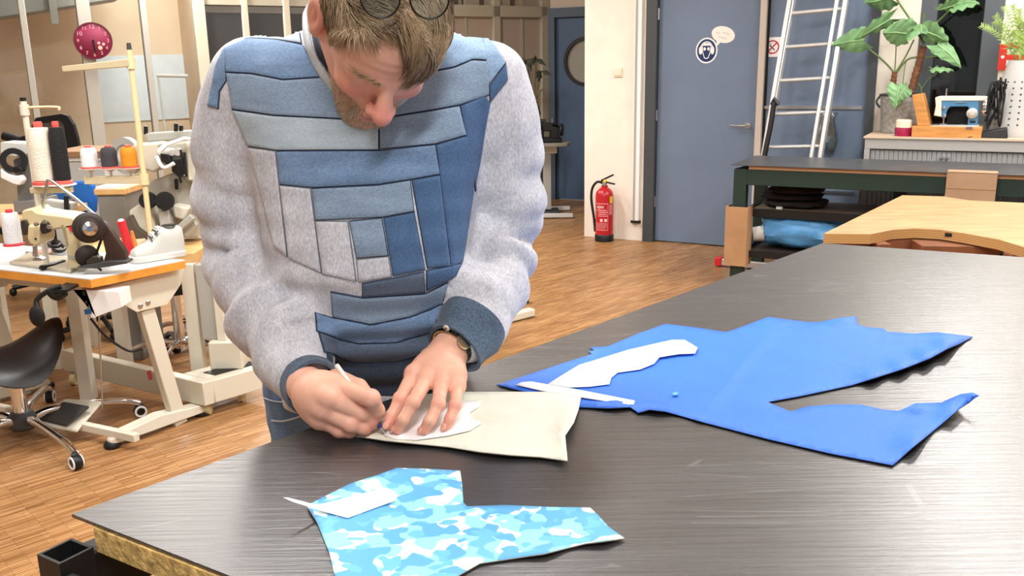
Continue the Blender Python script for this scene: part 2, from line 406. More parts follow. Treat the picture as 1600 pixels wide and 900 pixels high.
# dark glazed bays right of them (upper windows over a solid board)
zr = lz(385, 112)
b0 = lu(318)-.05; b1 = lu(640)
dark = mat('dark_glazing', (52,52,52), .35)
bay = thing('window_8', PO+EL*((b0+b1)/2)+Vector((0,0,zr)), None, None); bay['kind'] = 'structure'
ed = [318, 388, 452, 560, 640]
for i in range(4):
    a, b = lu(ed[i])-.03, lu(ed[i+1])+.03
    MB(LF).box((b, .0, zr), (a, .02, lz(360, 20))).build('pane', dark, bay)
    MB(LF).box((b, -.004, lz(360, 20)), (a, .03, lz(360, 8))).build('upper_strip', mat('grey_strip', (112,110,104), .6), bay)
    MB(LF).box((b, -.03, lz(360, 8)), (a, .03, CEIL)).build('header_board', M_PFRAME, bay)
    MB(LF).box((b, -.03, zr-.05), (a, .03, zr)).build('rail', M_POSTC, bay)
st('wall_board', MB(LF).box((b1, -.01, 0), (b0, .05, zr-.05)), mat('low_board', (196,186,168), .7))
# right bays with taupe panels and a heavy rail
za0, za1 = lz(770, 27), lz(770, 9)
r0 = lu(640); r1 = 0.0
rb = thing('wall_panels', PO+EL*(r0/2), None, None); rb['kind'] = 'structure'
edges = [640, 690, 774, 853]
for i in range(3):
    a, b = lu(edges[i]), max(lu(edges[i+1]), 0)
    MB(LF).box((b, .0, .05), (a, .03, za0)).build('panel', M_PPANEL, rb)
    MB(LF).box((b, .0, za1), (a, .03, CEIL)).build('panel', mat('upper_panel', (168,156,140), .7), rb)
MB(LF).box((0, -.06, za0), (r0, .05, za1)).build('rail', M_PFRAME, rb, bevel=.006)
for x, w in ((700,.08), (774,.085), (856,.10)):
    u = max(lu(x), .03); MB(LF).box((u-w/2, -.06, 0), (u+w/2, .05, CEIL)).build('upright', M_PFRAME, rb, bevel=.004)
for x in (728, 815):
    u = lu(x); MB(LF).box((u-.015, -.02, 0), (u+.015, .02, CEIL)).build('mullion', M_PFRAME, rb)
for x in (712, 724, 752, 800, 845):
    u = lu(x, 5); MB(LF).box((u-.025, -.012, za1), (u+.025, .0, CEIL)).build('slat', mat('dark_slat', (98,86,76), .7), rb)
# added grey slab imitates a reflection on the glass, top left corner
dz = lz(60, 42, .5)
dk = thing('glass_reflection', PO+EL*lu(60,40,.5)+EN*.5+Vector((0,0,dz)), 'grey slab standing in for a reflection on the glass above the clock', 'reflection')
MB(LF).hexa([(lu(185,0,.5),.35,lz(185,0,.5)),(lu(-200,40,.5),.35,lz(-200,60,.5)),(lu(-200,40,.5),.8,lz(-200,60,.5)),(lu(185,0,.5),.8,lz(185,0,.5))],
            [(lu(185,0,.5),.35,lz(185,0,.5)+.4),(lu(-200,40,.5),.35,lz(-200,60,.5)+.5),(lu(-200,40,.5),.8,lz(-200,60,.5)+.5),(lu(185,0,.5),.8,lz(185,0,.5)+.4)]).build('reflection_slab', mat('reflection_grey', (150,142,132), .5), dk, bevel=.01)
MB(LF).box((lu(92,30,.3), .32, dz+.02), (lu(80,30,.3), .345, dz+.75)).build('reflection_strip', mat('reflection_strip', (170,162,150), .5), dk)
# paper sheet on the peach wall
pa = [lp(150,88,GB-.03), lp(303,84,GB-.03), lp(310,184,GB-.03), lp(158,192,GB-.03)]
sheet_ = MB(LF).slab([(u, GB-.012, z) for u, z in pa], (0,.01,0)).build('wall_chart', mat('chart_paper', (226,228,232), .7, var=.02, vscale=12), None,
        label='large white paper chart on the peach wall left of the man', cat='chart')
# ---- ceiling lamps: modelled fixtures carry the light, the last two are added
M_TUBE = mat('lamp_diffuser', (255,252,245), .5, emit=(255,251,245), estr=11)
for i, (x, y, w) in enumerate(LAMPS):
    lt = thing('ceiling_lamp', (x, y, CEIL-.08), ['long ceiling lamp over the sewing tables on the left','long ceiling lamp right above the man','long ceiling lamp over the right half of the cutting table','long ceiling lamp before the glazed partition','long ceiling lamp before the blue door and window','long ceiling lamp behind the camera','added ceiling lamp brightening the peach wall behind the glass partition','added ceiling lamp at the far right for reflections on the cutting table'][i], 'lamp', 'ceiling lamps')
    Fm = frame((x, y, 0), (E2.x, E2.y, 0))
    MB(Fm).box((-.75,-.14,CEIL-.05),(.75,.14,CEIL-.002)).build('housing', M_WHITEP, lt)
    MB(Fm).box((-.74,-.12,CEIL-.075),(.74,.12,CEIL-.05)).build('diffuser', M_TUBE, lt)
    ld = bpy.data.lights.new('lamp_light', 'AREA'); ld.shape = 'RECTANGLE'; ld.size = 1.45; ld.size_y = .22; ld.energy = w*2.4; ld.color = (1, .985, .965)
    lo = bpy.data.objects.new('lamp_light', ld); col.objects.link(lo); lo.parent = lt; lo.location = (0,0,-.012); lo.rotation_euler = (0,0,math.atan2(E2.y, E2.x))
# ================================================================== BLACK CUTTING TABLE
TZ = .93
TA = P(112,803,TZ); TD = P(1285,380,TZ)
dF = (P(360,900,TZ)-TA).normalized(); dL = (TD-TA).normalized(); dR = (P(1600,402,TZ)-TD).normalized()
TB = TA+dF*2.3; TE = TD+dR*2.3
def rubber_mat():
    m = bpy.data.materials.new('black_rubber_top'); m.use_nodes = True; k = N(m); b = k.n['Principled BSDF']
    tc = k.new('ShaderNodeTexCoord')
    mp = k.new('ShaderNodeMapping'); mp.inputs['Rotation'].default_value = (0,0,-math.atan2(dR.y,dR.x)); mp.inputs['Scale'].default_value = (1.6, 40, 1); k.link(tc.outputs['Object'], mp.inputs[0])
    n = k.new('ShaderNodeTexNoise', inp={'Scale': 3.0, 'Detail': 5, 'Roughness': .65}); k.link(mp.outputs[0], n.inputs['Vector'])
    r = k.new('ShaderNodeValToRGB'); r.color_ramp.elements[0].color = rgb(30,30,32); r.color_ramp.elements[1].color = rgb(52,52,54); k.link(n.outputs[0], r.inputs[0])
    # scratches
    cur = r.outputs[0]
    for (rz, sc_, th) in ((.5, 3.0, .012), (1.9, 2.3, .010), (2.6, 3.4, .009)):
        q = k.new('ShaderNodeMapping'); q.inputs['Rotation'].default_value = (0,0,rz); q.inputs['Scale'].default_value = (.9, 5.5, 1); k.link(tc.outputs['Object'], q.inputs[0])
        v = k.new('ShaderNodeTexVoronoi', feature='DISTANCE_TO_EDGE', inp={'Scale': sc_}); k.link(q.outputs[0], v.inputs['Vector'])
        c = k.new('ShaderNodeMath', operation='LESS_THAN', inp={1: th}); k.link(v.outputs['Distance'], c.inputs[0])
        n2 = k.new('ShaderNodeTexNoise', inp={'Scale': 2.7+rz, 'Detail': 2}); k.link(tc.outputs['Object'], n2.inputs['Vector'])
        c2 = k.new('ShaderNodeMath', operation='GREATER_THAN', inp={1: .60}); k.link(n2.outputs[0], c2.inputs[0])
        ml = k.new('ShaderNodeMath', operation='MULTIPLY'); k.link(c.outputs[0], ml.inputs[0]); k.link(c2.outputs[0], ml.inputs[1])
        m3 = k.new('ShaderNodeMath', operation='MULTIPLY', inp={1: .35}); k.link(ml.outputs[0], m3.inputs[0])
        mx = k.new('ShaderNodeMix', data_type='RGBA'); k.link(m3.outputs[0], mx.inputs[0]); k.link(cur, mx.inputs[6]); mx.inputs[7].default_value = rgb(120,120,122); cur = mx.outputs[2]
    k.link(cur, b.inputs['Base Color'])
    rr = k.new('ShaderNodeMapRange', inp={1: .3, 2: .7, 3: .28, 4: .42}); k.link(n.outputs[0], rr.inputs[0]); k.link(rr.outputs[0], b.inputs['Roughness'])
    b.inputs['Specular IOR Level'].default_value = 1.0; b.inputs['Coat Weight'].default_value = 1.0; b.inputs['Coat IOR'].default_value = 1.62; b.inputs['Coat Roughness'].default_value = .40
    bp = k.new('ShaderNodeBump', inp={'Strength': .30, 'Distance': .004}); k.link(n.outputs[0], bp.inputs['Height']); k.link(bp.outputs[0], b.inputs['Normal']); k.link(bp.outputs[0], b.inputs['Coat Normal'])
    return m
M_RUB = rubber_mat()
M_FRAME = mat('black_steel_frame', (26,26,27), .45, var=.2, vscale=20)
M_CHIP = mat('chipboard', (214,176,110), .75, var=.22, vscale=60, bump=.5, bscale=90)
ct = thing('cutting_table', (TA+dL*1.0+dF*1.0)*1.0, 'large black rubber-topped cutting table in the foreground', 'table')
ct.location.z = 0; PW[ct.name] = Vector((ct.location.x, ct.location.y, 0))
up = Vector((0,0,1))
MB().hexa([p-up*.005 for p in (TA,TB,TE,TD)], [TA,TB,TE,TD]).build('rubber_top', M_RUB, ct)
sA = P(146,825,TZ-.006); sB = sA+dF*2.2; sD = TD-dL*.04+dR*.03; sE = sD+dR*2.2
MB().hexa([p-up*.034 for p in (sA,sB,sE,sD)], [sA,sB,sE,sD]).build('chipboard_slab', M_CHIP, ct)
z1 = TZ-.042
fA = Vector((sA.x,sA.y,0)); fD = Vector((sD.x,sD.y,0)); fB = fA+dF*1.9; fE = fD+dR*1.9
fA2 = fA - dL*.06 - dF*.035
def post(p, top):
    mb = MB(Matrix.Translation(p) @ frame((0,0,0), dF))
    w, t = .024, .004
    for lo, hi in (((-w,-w,0),(w,-w+t,top)),((-w,w-t,0),(w,w,top)),((-w,-w+t,0),(-w+t,w-t,top)),((w-t,-w+t,0),(w,w-t,top))): mb.box(lo, hi)
    return mb.build('leg', M_FRAME, ct)
post(fA2+dF*.02+dL*.03, TZ-.030)
for p in (fD-dL*.1+dR*.05, fB, fE): post(p, z1-.06)
for a, b in ((fA2+dL*.06, fD), (fA2+dF*.05, fB), (fD, fE)):
    MB().bar(a+up*(z1-.04), b+up*(z1-.04), .04, .07).build('frame_rail', M_FRAME, ct, bevel=.004)
MB().bar(fA2+dL*.1+up*.2, fD+up*.2, .04, .04).build('stretcher', M_FRAME, ct)

# ------------------------------------------------------------------ sheets lying on the table, outlined on the table plane
def dens(poly, st_=9):
    out = []
    for i in range(len(poly)):
        a = Vector(poly[i]); b = Vector(poly[(i+1) % len(poly)]); n = max(1, int((b-a).length/st_))
        for k in range(n): out.append(a+(b-a)*(k/n))
    return out
def bumps(B):
    def h(x, y):
        s = 0
        for bx, by, rx, ry, a, ang in B:
            c, q = math.cos(ang), math.sin(ang); dx, dy = x-bx, y-by
            X = (dx*c+dy*q)/rx; Yv = (-dx*q+dy*c)/ry
            s += a*math.exp(-X*X-Yv*Yv)
        return s
    return h
def sheet(name, poly, mats, z0, th, label, cat, h=lambda x, y: 0, step=11, group=None):
    b = dens(poly); n = len(b)
    pts = [(p.x, p.y) for p in b]
    xs = [p[0] for p in pts]; ys = [p[1] for p in pts]
    gi = []
    y = min(ys); r = 0
    while y < max(ys):
        x = min(xs)+(step/2 if r % 2 else 0)
        while x < max(xs):
            gi.append((x, y)); x += step
        y += step*.6; r += 1
    P2 = np.array(pts)
    gi = [g for g in gi if ((P2[:,0]-g[0])**2+(P2[:,1]-g[1])**2).min() > 22]
    vv, ee, ff, *_ = delaunay_2d_cdt([Vector(p) for p in pts+gi], [(i, (i+1) % n) for i in range(n)], [tuple(range(n))], 1, 1e-4)
    V = [P(p.x, p.y, z0+max(0, h(p.x, p.y))) for p in vv]
    mb = MB(); mb.add(V, [tuple(f) for f in ff])
    c = sum(V, Vector())/len(V); c.z = z0
    ob = mb.build(name, mats, None, label=label, cat=cat, group=group, origin=c, smooth=60, fix=False)
    me = ob.data; me.update()
    if me.polygons[0].normal.z < 0: me.flip_normals()
    so = ob.modifiers.new('thickness', 'SOLIDIFY'); so.thickness = th; so.offset = -1
    if len(mats) > 1: so.material_offset = 1; so.material_offset_rim = 1
    return ob
M_BLUE = mat('royal_blue_leather', (46,108,212), .5, var=.03, vscale=10, bump=.25, bscale=420)
M_NAVY = mat('navy_suede_back', (26,32,52), .8)
M_PAPER = mat('white_card', (244,244,244), .6)
M_CREAMLEATHER = mat('cream_leather', (222,222,208), .6, var=.03, vscale=14, bump=.15, bscale=300)
SZ = TZ+.0035
blue = [(776,601),(925,553),(919,549),(929,547),(921,543),(950,541),(1000,520),(1040,506),(1090,512),(1135,519),(1150,514),(1200,495),(1260,503),(1282,503),(1310,497),(1338,494),(1340,506),(1352,511),(1380,513),(1386,518),(1425,521),(1465,519),(1490,522),(1520,526),
 (1500,537),(1480,545),(1455,559),(1420,573),(1400,580),(1365,591),(1330,602),(1250,619),(1200,628),(1235,643),(1262,635),(1300,632),(1345,632),(1380,640),(1405,642),(1430,630),(1470,629),(1500,616),(1520,613),(1530,618),(1500,638),(1480,655),(1450,680),(1425,700),(1395,727),(1300,709),(1200,686),(1100,660),(1040,643),(1015,640),(997,645),(985,636),(950,638),(905,636),(860,622)]
sheet('leather_hide', blue, [M_BLUE, M_NAVY], SZ, .0016, 'large royal blue leather hide lying flat on the black table', 'leather',
  bumps([(1478,541,16,14,.022,0),(1448,557,18,14,.020,0),(1410,573,20,14,.016,0),(1366,588,22,12,.012,0),(1525,612,26,18,.030,0),(1490,640,24,22,.016,0),(1432,694,26,18,.014,0),(1310,498,26,8,.014,0),(1430,634,30,10,.012,0),(1028,638,26,8,.008,0),(985,640,14,9,-.0,0),(960,632,24,8,.007,0),(1135,600,7,80,.004,.7),(1165,560,5,60,.003,.8)]))
sheet('paper_pattern', [(856,600),(880,585),(905,570),(932,562),(980,547),(1010,540),(1050,531),(1070,531),(1090,543),(1086,552),(1060,553),(1030,558),(1022,568),(1000,577),(965,582),(955,590),(952,600),(920,604),(890,605)], [M_PAPER], SZ+.003, .0008,
  'curved white paper pattern piece on the blue leather', 'paper pattern', bumps([(1050,545,60,30,.003,0)]))
sheet('paper_strip', [(806,601),(815,597),(830,596),(900,608),(992,626),(990,632),(975,631),(905,620),(845,610)], [M_PAPER], SZ+.0035, .0008,
  'long narrow white paper strip at the corner of the blue leather', 'paper pattern')
sheet('leather_piece', [(551,681),(585,666),(600,645),(630,620),(700,612),(800,612),(870,612),(908,620),(904,640),(897,660),(883,680),(885,700),(887,720),(845,714),(800,711),(750,706),(700,698),(640,692),(600,688),(575,684)], [M_CREAMLEATHER, mat('pale_suede_back', (150,146,134), .8)], SZ+.003, .0016,
  'cream leather piece under the hands of the man', 'leather', bumps([(885,668,14,26,.010,0),(760,712,50,9,.005,0),(620,690,30,7,.003,0),(886,712,14,14,.004,0)]))
sheet('paper_template', [(600,680),(615,655),(650,640),(700,628),(752,625),(748,635),(733,645),(737,655),(754,660),(735,672),(700,680),(650,687),(620,686)], [M_PAPER], SZ+.0065, .0008,
  'white paper template held flat under the splayed hand', 'paper pattern')
def camo_mat():
    m = bpy.data.materials.new('blue_camouflage_print'); m.use_nodes = True; k = N(m); b = k.n['Principled BSDF']
    tc = k.new('ShaderNodeTexCoord'); mp = k.new('ShaderNodeMapping'); mp.inputs['Rotation'].default_value = (0,0,.25); mp.inputs['Scale'].default_value = (1, 1.15, 1); k.link(tc.outputs['Object'], mp.inputs[0])
    nn = k.new('ShaderNodeTexNoise', inp={'Scale': 60, 'Detail': 2}); k.link(mp.outputs[0], nn.inputs['Vector'])
    mv = k.new('ShaderNodeMix', data_type='VECTOR', inp={0: .008}); k.link(mp.outputs[0], mv.inputs[4]); k.link(nn.outputs['Color'], mv.inputs[5])
    base = rgb(220,230,228); cur = None
    for i, (off, sc_, th, c) in enumerate((((3.1,1.7,0), 26, .465, (142,212,228)), ((9.4,5.2,2.0), 24, .52, (92,166,222)), ((1.4,8.2,5.0), 33, .60, (104,180,228)))):
        q = k.new('ShaderNodeMapping'); q.inputs['Location'].default_value = off; k.link(mv.outputs[1], q.inputs[0])
        n = k.new('ShaderNodeTexNoise', inp={'Scale': sc_, 'Detail': 1.2, 'Roughness': .5}); k.link(q.outputs[0], n.inputs['Vector'])
        g = k.new('ShaderNodeMapRange', inp={1: th-.006, 2: th+.006}); k.link(n.outputs[0], g.inputs[0])
        mx = k.new('ShaderNodeMix', data_type='RGBA'); k.link(g.outputs[0], mx.inputs[0])
        if cur is None: mx.inputs[6].default_value = base
        else: k.link(cur, mx.inputs[6])
        mx.inputs[7].default_value = rgb(*c); cur = mx.outputs[2]
    k.link(cur, b.inputs['Base Color']); b.inputs['Roughness'].default_value = .55
    return m
sheet('camouflage_leather', [(479,790),(500,779),(548,755),(590,742),(620,731),(660,732),(719,735),(722,755),(724,785),(730,791),(790,789),(860,792),(922,793),(935,805),(950,822),(976,841),(915,849),(850,865),(750,880),(715,900),(690,930),(530,930),(524,905),(515,865),(495,815)], [camo_mat(), mat('pale_suede_back', (150,146,134), .8)], SZ, .0016,
  'blue and white camouflage print leather piece at the front of the table', 'leather', bumps([(940,846,30,10,.005,0),(850,864,40,8,.004,0),(490,800,20,16,.004,0),(860,790,30,8,.003,0)]))
sheet('curled_paper', [(443,777),(452,778),(495,789),(540,778),(590,765),(605,765),(614,771),(617,782),(600,788),(543,809),(500,797),(458,784)], [M_PAPER], SZ+.002, .0008,
  'bent white paper tab lying on the camouflage leather', 'paper pattern', bumps([(440,776,34,26,.034,0),(480,788,30,20,.012,0),(616,775,16,14,.004,0),(560,770,40,9,.006,0)]), step=7)
sheet('leather_scrap', [(1050,614),(1058,612),(1060,616),(1052,618)], [mat('pale_blue_scrap', (90,160,225), .6)], SZ+.004, .0015, 'tiny pale blue scrap on the blue leather', 'scrap', step=4)
# ================================================================== THE MAN: signed-distance modelling, meshed with surface nets
def surf_net(f, lo, hi, h):
    lo = np.array(lo, float); hi = np.array(hi, float); n = np.ceil((hi-lo)/h).astype(int)+1
    ax = [lo[i]+h*np.arange(n[i]) for i in range(3)]
    V = np.empty(tuple(n), np.float32)
    sl = max(1, int(400000/(n[1]*n[2])))
    for i in range(0, n[0], sl):
        X, Yg, Z = np.meshgrid(ax[0][i:i+sl], ax[1], ax[2], indexing='ij')
        V[i:i+sl] = f(np.stack([X.ravel(), Yg.ravel(), Z.ravel()], 1)).reshape(X.shape)
    S = V < 0
    cnt = np.zeros(tuple(n-1), np.int8)
    offs = [(a,b,c) for a in (0,1) for b in (0,1) for c in (0,1)]
    for a,b,c in offs: cnt += S[a:n[0]-1+a, b:n[1]-1+b, c:n[2]-1+c]
    act = (cnt > 0) & (cnt < 8); I = np.argwhere(act)
    idx = -np.ones(tuple(n-1), np.int64); idx[act] = np.arange(len(I))
    C = np.stack([V[I[:,0]+a, I[:,1]+b, I[:,2]+c] for a,b,c in offs], 1)
    O_ = np.array(offs, float); acc = np.zeros((len(I),3)); num = np.zeros(len(I))
    for p in range(8):
        for q in range(p+1, 8):
            if abs(O_[p]-O_[q]).sum() == 1:
                s = (C[:,p] < 0) != (C[:,q] < 0); t = np.where(s, C[:,p]/(C[:,p]-C[:,q]+1e-12), 0)
                acc += np.where(s[:,None], O_[p]+(O_[q]-O_[p])*t[:,None], 0); num += s
    P_ = lo+h*(I+acc/num[:,None])
    F = []
    for d in range(3):
        e = [0,0,0]; e[d] = 1; u, v = (d+1)%3, (d+2)%3
        A = S[:n[0]-e[0], :n[1]-e[1], :n[2]-e[2]]; B = S[e[0]:, e[1]:, e[2]:]
        ch = np.argwhere(A != B); m = (ch[:,u] > 0) & (ch[:,v] > 0) & (ch[:,u] < n[u]-1) & (ch[:,v] < n[v]-1); ch = ch[m]
        q = []
        for du, dv in ((-1,-1),(0,-1),(0,0),(-1,0)):
            c = ch.copy(); c[:,u] += du; c[:,v] += dv; q.append(idx[c[:,0], c[:,1], c[:,2]])
        q = np.stack(q, 1); fl = A[ch[:,0], ch[:,1], ch[:,2]]
        q[~fl] = q[~fl][:, ::-1]; F.append(q)
    return P_, np.concatenate(F)
def smin(a, b, k):
    h = np.clip(.5+.5*(b-a)/k, 0, 1); return b*(1-h)+a*h-k*h*(1-h)
def smax(a, b, k): return -smin(-a, -b, k)
def sph(p, c, r): return np.linalg.norm(p-np.array(c), axis=1)-r
def elli(p, c, r, R=None):
    q = p-np.array(c)
    if R is not None: q = q @ np.array(R)
    r = np.array(r); k0 = np.linalg.norm(q/r, axis=1); k1 = np.linalg.norm(q/(r*r), axis=1); return k0*(k0-1)/(k1+1e-9)
def cone(p, a, b, r1, r2):              # capsule with two radii
    a = np.array(a, float); b = np.array(b, float); ba = b-a; t = np.clip((p-a)@ba/(ba@ba), 0, 1)
    return np.linalg.norm(p-(a+t[:,None]*ba), axis=1)-(r1+(r2-r1)*t)
def chain(p, pts, rs, k=.012):
    d = None
    for i in range(len(pts)-1):
        c = cone(p, pts[i], pts[i+1], rs[i], rs[i+1]); d = c if d is None else smin(d, c, k)
    return d
def relax(Vt, Fq, it=1, lam=.5):
    e = np.concatenate([Fq[:,[0,1]], Fq[:,[1,2]], Fq[:,[2,3]], Fq[:,[3,0]]])
    for _ in range(it):
        s = np.zeros_like(Vt); n = np.zeros(len(Vt))
        np.add.at(s, e[:,0], Vt[e[:,1]]); np.add.at(s, e[:,1], Vt[e[:,0]]); np.add.at(n, e[:,0], 1); np.add.at(n, e[:,1], 1)
        Vt = Vt*(1-lam)+lam*s/np.maximum(n,1)[:,None]
    return Vt
def np_obj(name, Vt, Fq, m, parent, attr=None, **kw):
    o = PW[parent.name] if parent is not None else Vector((0,0,0))
    me = bpy.data.meshes.new(name); me.from_pydata((Vt-np.array(o)).tolist(), [], Fq.tolist() if hasattr(Fq,'tolist') else Fq); me.materials.append(m); me.shade_smooth()
    if attr is not None:
        ca = me.color_attributes.new('tint', 'FLOAT_COLOR', 'POINT'); ca.data.foreach_set('color', np.concatenate([attr, np.ones((len(attr),1))], 1).astype(np.float32).ravel())
    ob = bpy.data.objects.new(name, me); col.objects.link(ob)
    if parent is not None: ob.parent = parent
    PW[ob.name] = Vector(o); tag(ob, **kw); return ob

def A3(v): return np.array(v, float)
man = thing('person', P(560,640,TZ).xy.to_3d()+Vector((-.02,.20,0)), 'man in a patchwork denim and grey sweatshirt bending over the black table, pen in hand', 'person')
# ------------------------------------------------------------------ materials
def skin_mat():
    m = bpy.data.materials.new('skin'); m.use_nodes = True; k = N(m); b = k.n['Principled BSDF']
    at = k.new('ShaderNodeVertexColor', layer_name='tint'); tc = k.new('ShaderNodeTexCoord')
    n = k.new('ShaderNodeTexNoise', inp={'Scale': 45, 'Detail': 4}); k.link(tc.outputs['Object'], n.inputs['Vector'])
    r = k.new('ShaderNodeValToRGB'); r.color_ramp.elements[0].color = (.86,.82,.80,1); r.color_ramp.elements[1].color = (1.06,1.04,1.04,1); k.link(n.outputs[0], r.inputs[0])
    mx = k.new('ShaderNodeMix', data_type='RGBA', blend_type='MULTIPLY', inp={0: 1}); k.link(at.outputs[0], mx.inputs[6]); k.link(r.outputs[0], mx.inputs[7]); k.link(mx.outputs[2], b.inputs['Base Color'])
    b.inputs['Roughness'].default_value = .48; b.inputs['Subsurface Weight'].default_value = .12; b.inputs['Subsurface Radius'].default_value = (.012,.004,.002); b.inputs['Subsurface Scale'].default_value = 1
    n2 = k.new('ShaderNodeTexNoise', inp={'Scale': 260, 'Detail': 2}); k.link(tc.outputs['Object'], n2.inputs['Vector'])
    bp = k.new('ShaderNodeBump', inp={'Strength': .12, 'Distance': .002}); k.link(n2.outputs[0], bp.inputs['Height']); k.link(bp.outputs[0], b.inputs['Normal'])
    return m
M_SKIN = skin_mat()
def cloth_mat(name, c, c2, sc_=260, stretch=(1,1,1), bump=.35, big=.12, rough=.9):
    if name in MATS: return MATS[name]
    m = bpy.data.materials.new(name); m.use_nodes = True; MATS[name] = m; k = N(m); b = k.n['Principled BSDF']
    tc = k.new('ShaderNodeTexCoord'); mp = k.new('ShaderNodeMapping'); mp.inputs['Scale'].default_value = stretch; k.link(tc.outputs['Object'], mp.inputs[0])
    n = k.new('ShaderNodeTexNoise', inp={'Scale': sc_, 'Detail': 3, 'Roughness': .7}); k.link(mp.outputs[0], n.inputs['Vector'])
    r = k.new('ShaderNodeValToRGB'); r.color_ramp.elements[0].color = rgb(*c); r.color_ramp.elements[1].color = rgb(*c2); r.color_ramp.elements[0].position = .34; r.color_ramp.elements[1].position = .66; k.link(n.outputs[0], r.inputs[0])
    n2 = k.new('ShaderNodeTexNoise', inp={'Scale': 16, 'Detail': 4}); k.link(mp.outputs[0], n2.inputs['Vector'])
    r2 = k.new('ShaderNodeValToRGB'); r2.color_ramp.elements[0].color = (1-big*1.3,)*3+(1,); r2.color_ramp.elements[1].color = (1+big,)*3+(1,); r2.color_ramp.elements[0].position = .3; r2.color_ramp.elements[1].position = .7; k.link(n2.outputs[0], r2.inputs[0])
    mx = k.new('ShaderNodeMix', data_type='RGBA', blend_type='MULTIPLY', inp={0: 1}); k.link(r.outputs[0], mx.inputs[6]); k.link(r2.outputs[0], mx.inputs[7]); k.link(mx.outputs[2], b.inputs['Base Color'])
    b.inputs['Roughness'].default_value = rough; b.inputs['Specular IOR Level'].default_value = .15
    b.inputs['Sheen Weight'].default_value = .15
    bp = k.new('ShaderNodeBump', inp={'Strength': bump, 'Distance': .002}); k.link(n.outputs[0], bp.inputs['Height']); k.link(bp.outputs[0], b.inputs['Normal'])
    return m
M_SWEAT = cloth_mat('grey_melange_sweat', (180,182,192), (222,223,230), 210, (1.6,1.6,.7))
M_RIB = cloth_mat('grey_rib_collar', (176,182,188), (206,211,214), 300, (3,3,.6))
DEN = {
 'a': cloth_mat('denim_mid', (98, 128, 166), (134, 160, 192), 330, (.7,1,2.4), .5, .16),
 'b': cloth_mat('denim_grey', (120, 142, 168), (154, 174, 196), 330, (.7,1,2.4), .5, .12),
 'c': cloth_mat('denim_pale', (160, 178, 192), (192, 206, 214), 330, (.7,1,2.4), .4, .12),
 'd': cloth_mat('denim_navy', (66, 94, 132), (90, 118, 156), 330, (2.4,1,.7), .3, .06),
 'e': cloth_mat('denim_sky', (118, 150, 188), (160, 186, 212), 330, (.7,1,2.4), .5, .14),
 'f': cloth_mat('denim_slate', (80, 94, 116), (104, 118, 138), 330, (.7,1,2.4), .4, .10),
 'g': cloth_mat('panel_grey', (176,178,188), (216,217,224), 210, (1.6,1.6,.7)),
 'h': cloth_mat('denim_dark_hem', (44,52,66), (66,74,90), 330, (.7,1,2.4), .4, .10),
}
M_JEANS = cloth_mat('blue_jeans', (70,100,146), (118,148,186), 300, (2.2,2.2,.8), .5, .2)
# ------------------------------------------------------------------ skeleton (image point + distance)
D0 = 1.60
def J(x, y, Y): return A3(Pd(x, y, Y))
# ---- sweatshirt body: stacked elliptical sections along the trunk
rows = [ # py, left px, right px, distance of centre, half depth
 (20, 540, 640, 1.64, .050),
 (48, 470, 700, 1.635, .080),
 (70, 415, 745, 1.63, .105),
 (100, 372, 778, 1.625, .122),
 (150, 366, 780, 1.62, .134),
 (220, 384, 764, 1.615, .140),
 (300, 404, 748, 1.615, .145),
 (360, 416, 742, 1.615, .150),
 (415, 426, 738, 1.62, .153),
 (445, 440, 730, 1.635, .142),
 (480, 446, 726, 1.655, .146),
 (520, 448, 722, 1.675, .143),
 (560, 446, 716, 1.695, .142),
 (616, 440, 706, 1.71, .138),
]
rz, rcx, rcy, rrx, rry = [], [], [], [], []
for py, l, r, Y, dp in rows:
    a, b = J(l, py, Y), J(r, py, Y); rz.append((a[2]+b[2])/2); rcx.append((a[0]+b[0])/2); rcy.append(Y); rrx.append((b[0]-a[0])/2); rry.append(dp)
o_ = np.argsort(rz); rz, rcx, rcy, rrx, rry = [np.array(q)[o_] for q in (rz, rcx, rcy, rrx, rry)]
def trunk(p, grow=0):
    z = p[:,2]; cx = np.interp(z, rz, rcx); cy = np.interp(z, rz, rcy); ex = np.interp(z, rz, rrx)+grow; ey = np.interp(z, rz, rry)+grow
    q = ((np.abs(p[:,0]-cx)/ex)**2.5+(np.abs(p[:,1]-cy)/ey)**2.5)**(1/2.5)
    d = (q-1)*np.minimum(ex, ey)*.8
    d = smax(d, z-(rz[-1]+.004), .02); return smax(d, rz[0]-z, .01)
